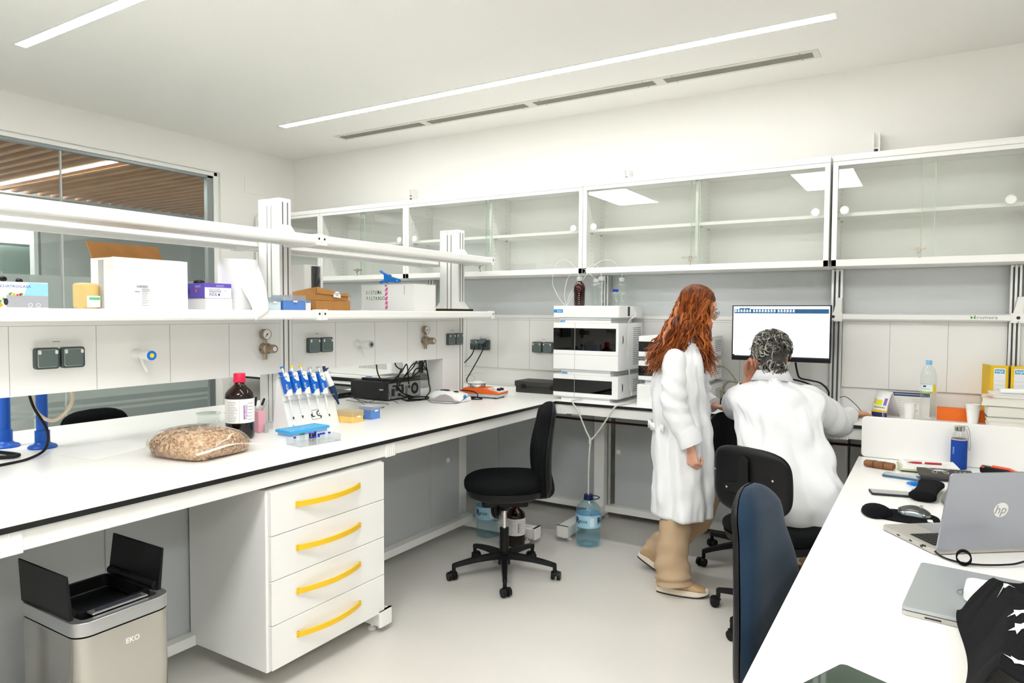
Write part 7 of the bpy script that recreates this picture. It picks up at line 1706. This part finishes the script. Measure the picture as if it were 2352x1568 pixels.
# ---------------------------------------------------------------- seated man
MF = V3(-.12, .993, 0).normalized(); ML_ = V3(-MF.y, MF.x, 0)   # ML_ = his left
t = thing('person', 'seated person with curly grey hair and white lab coat, seen from behind', 'person', (-.6, 3.5, 0))
g = G(); HM_ = frame3((-.728, 3.868, 1.262), (-.30, .93, -.30), (-.05, 0, 1)); head_geo(g, HM_)
limb(g, [(-.722, 3.85, 1.20), (-.70, 3.80, 1.10)], [.054, .058])
limb(g, [(-.685, 3.785, 1.03), (-.655, 3.73, .94), (-.60, 3.65, .77), (-.555, 3.60, .63)], [.085, .095, .09, .11])
limb(g, [(-.84, 3.76, 1.02), (-.69, 3.80, 1.045), (-.54, 3.86, 1.02)], [.036, .05, .036])
limb(g, [(-.85, 3.75, 1.035), (-.925, 3.99, .955), (-.872, 3.985, 1.10), (-.862, 3.975, 1.135)], [.055, .042, .030, .026])
limb(g, [(-.53, 3.86, 1.035), (-.425, 4.09, .91), (-.375, 4.31, .925), (-.368, 4.335, .925)], [.055, .044, .030, .026])
hand(g, frame3((-.862, 3.972, 1.135), (.22, -.12, 1), (-.2, .3, 0)), 1, (.9, 1.0, .5), s=1.05, thumb=(.4, .3, .3))
hand(g, frame3((-.366, 4.338, .925), (.45, .85, -.03), (0, 0, 1)), -1, (.25, .6, .5), spread=.14, s=1.05)
limb(g, [(-.50, 3.60, .57), (-.44, 4.02, .55), (-.545, 4.02, .22)], [.09, .065, .045])
limb(g, [(-.62, 3.60, .57), (-.60, 4.02, .55), (-.60, 4.06, .10)], [.09, .065, .045])
body_of(t, g, skin2)
gh = [mat('hair grey dark', (.050, .048, .042), .5), mat('hair grey mid', (.16, .152, .13), .5), mat('hair grey light', (.42, .40, .36), .5)]
face_bits(HM_, t, gh[0])
MR = [(-.714, 3.822, 1.168, .060, .066, .070, 0), (-.705, 3.812, 1.128, .075, .082, .100, 0), (-.695, 3.800, 1.105, .100, .105, .165, 0), (-.685, 3.788, 1.065, .125, .120, .215, 0), (-.675, 3.765, 1.01, .135, .130, .215, 0), (-.655, 3.72, .93, .140, .135, .200, 0),
      (-.630, 3.67, .84, .140, .140, .200, 0), (-.600, 3.62, .75, .145, .150, .212, 0), (-.570, 3.58, .67, .165, .165, .228, 0), (-.548, 3.575, .60, .205, .185, .235, 0), (-.535, 3.585, .53, .235, .190, .225, 0), (-.525, 3.60, .455, .25, .185, .205, 0)]
coat(MR, (MF.x, MF.y), .62, .5, 'lab_coat', t, seed=4.1, amp=.015,
     sleeves=[([(-.80, 3.775, 1.055), (-.855, 3.76, 1.035), (-.905, 3.87, .995), (-.925, 3.98, .965), (-.905, 4.0, 1.03), (-.882, 3.99, 1.085)], [.060, .080, .075, .068, .055, .045]),
              ([(-.60, 3.835, 1.055), (-.545, 3.855, 1.035), (-.475, 3.965, .965), (-.425, 4.075, .905), (-.40, 4.19, .905), (-.378, 4.30, .925)], [.062, .090, .088, .080, .066, .048])])
g = G(); rs = []
for k in range(25):
    a = .5+(2*pi-1.0)*k/24; c, s_ = cos(a), sin(a)
    def P_(rf, rw, z): v = MF*(rf*c)+ML_*(rw*s_); return (-.712+v.x, 3.818+v.y, z-.012*c)
    rs.append([P_(.062, .070, 1.162), P_(.064, .072, 1.188), P_(.072, .080, 1.188), P_(.088, .108, 1.135)])
g.rings(rs, cap=False, closed=False); o = g.build('collar', coatm, t, world=True, smooth=60); o.modifiers.new('thick', 'SOLIDIFY').thickness = .003
trouser(t, [([(-.50, 3.60, .57), (-.46, 3.85, .56), (-.445, 4.0, .53), (-.49, 4.03, .40), (-.535, 4.025, .27), (-.548, 4.02, .215)], [.105, .092, .088, .080, .072, .070]),
            ([(-.62, 3.60, .57), (-.60, 3.85, .56), (-.60, 4.0, .53), (-.60, 4.05, .38), (-.60, 4.06, .2), (-.60, 4.06, .12)], [.105, .092, .086, .078, .070, .070])], mat('pale chinos', (.62, .56, .47), .85, bump=.2, bscale=300), 5.0)
bu = mat('shoe olive', (.06, .055, .03), .5); bs = mat('sole tan', (.36, .24, .12), .8, noise_amt=.25, nscale=120, bump=.4, bscale=150)
shoe(frame3((-.548, 4.0, .215), (-.05, .30, -.95), (0, 1, .3)) @ T(0, .02, -.03), shoe_child('shoe', None), bu, bs, bs, bu)
shoe(frame3((-.60, 4.05, 0), (0, 1, 0)), shoe_child('shoe', None), bu, bs, bs, bu)
g = G(); random.seed(7); g.ell((0, -.020, .030), (.084, .102, .096), 0, n=24, M=HM_); g.ell((0, -.058, -.045), (.066, .050, .070), 0, n=18, M=HM_)
for k in range(900):
    th = random.uniform(-pi, pi); el = random.uniform(-1.25, 1.5)
    if abs(th) < 1.0 and el < .75: continue
    if abs(th) < 1.7 and el < -.05: continue
    if abs(th) < 2.1 and el < -.5: continue
    nrm = V3(sin(th)*cos(el), cos(th)*cos(el), sin(el)); p = V3(.086*nrm.x, -.020+.104*nrm.y, .026+.098*nrm.z)
    if el < -.2: p = V3(.072*nrm.x, -.050+.062*nrm.y, -.035+.085*nrm.z)
    a = nrm.orthogonal().normalized(); a.rotate(Matrix.Rotation(random.uniform(0, 6.28), 3, nrm)); b = nrm.cross(a)
    dn = (V3(0, -.2, -1)-nrm*nrm.dot(V3(0, -.2, -1))); dn = dn.normalized() if dn.length > .1 else a
    R1 = random.uniform(.008, .015); turns = random.uniform(.45, .95); L = random.uniform(.020, .042); ph = random.uniform(0, 6.28); n_ = 11; pts = []
    for j in range(n_):
        u = j/(n_-1); q_ = p+dn*(L*u)+nrm*(.002+.011*sin(pi*u)*random.uniform(.9, 1.1))+a*(R1*(cos(ph+turns*2*pi*u)-cos(ph)))+b*(R1*(sin(ph+turns*2*pi*u)-sin(ph)))
        pts.append(tuple(HM_ @ q_))
    g.tube(pts, [random.uniform(.0026, .0042)*(1-.7*(j/(n_-1))**2) for j in range(n_)], random.choice((0, 0, 0, 1, 1, 2, 2) if el < .4 else (0, 0, 1, 1, 2)), n=5)
for k in range(150):
    th = random.uniform(-pi, pi); el = random.uniform(-.2, 1.4)
    if abs(th) < .9: continue
    nrm = V3(sin(th)*cos(el), cos(th)*cos(el), sin(el)); p = V3(.088*nrm.x, -.02+.106*nrm.y, .026+.100*nrm.z); a = nrm.orthogonal().normalized(); a.rotate(Matrix.Rotation(random.uniform(0, 6.28), 3, nrm))
    g.tube([tuple(HM_ @ (p+nrm*(.004+.020*sin(1.5*u))+a*(.028*u)-V3(0, 0, .01*u*u))) for u in (0, .25, .5, .75, 1)], [.0012, .0012, .001, .0008, .0004], random.choice((0, 1, 2)), n=4)
g.build('hair', gh, t, world=True, smooth=60)
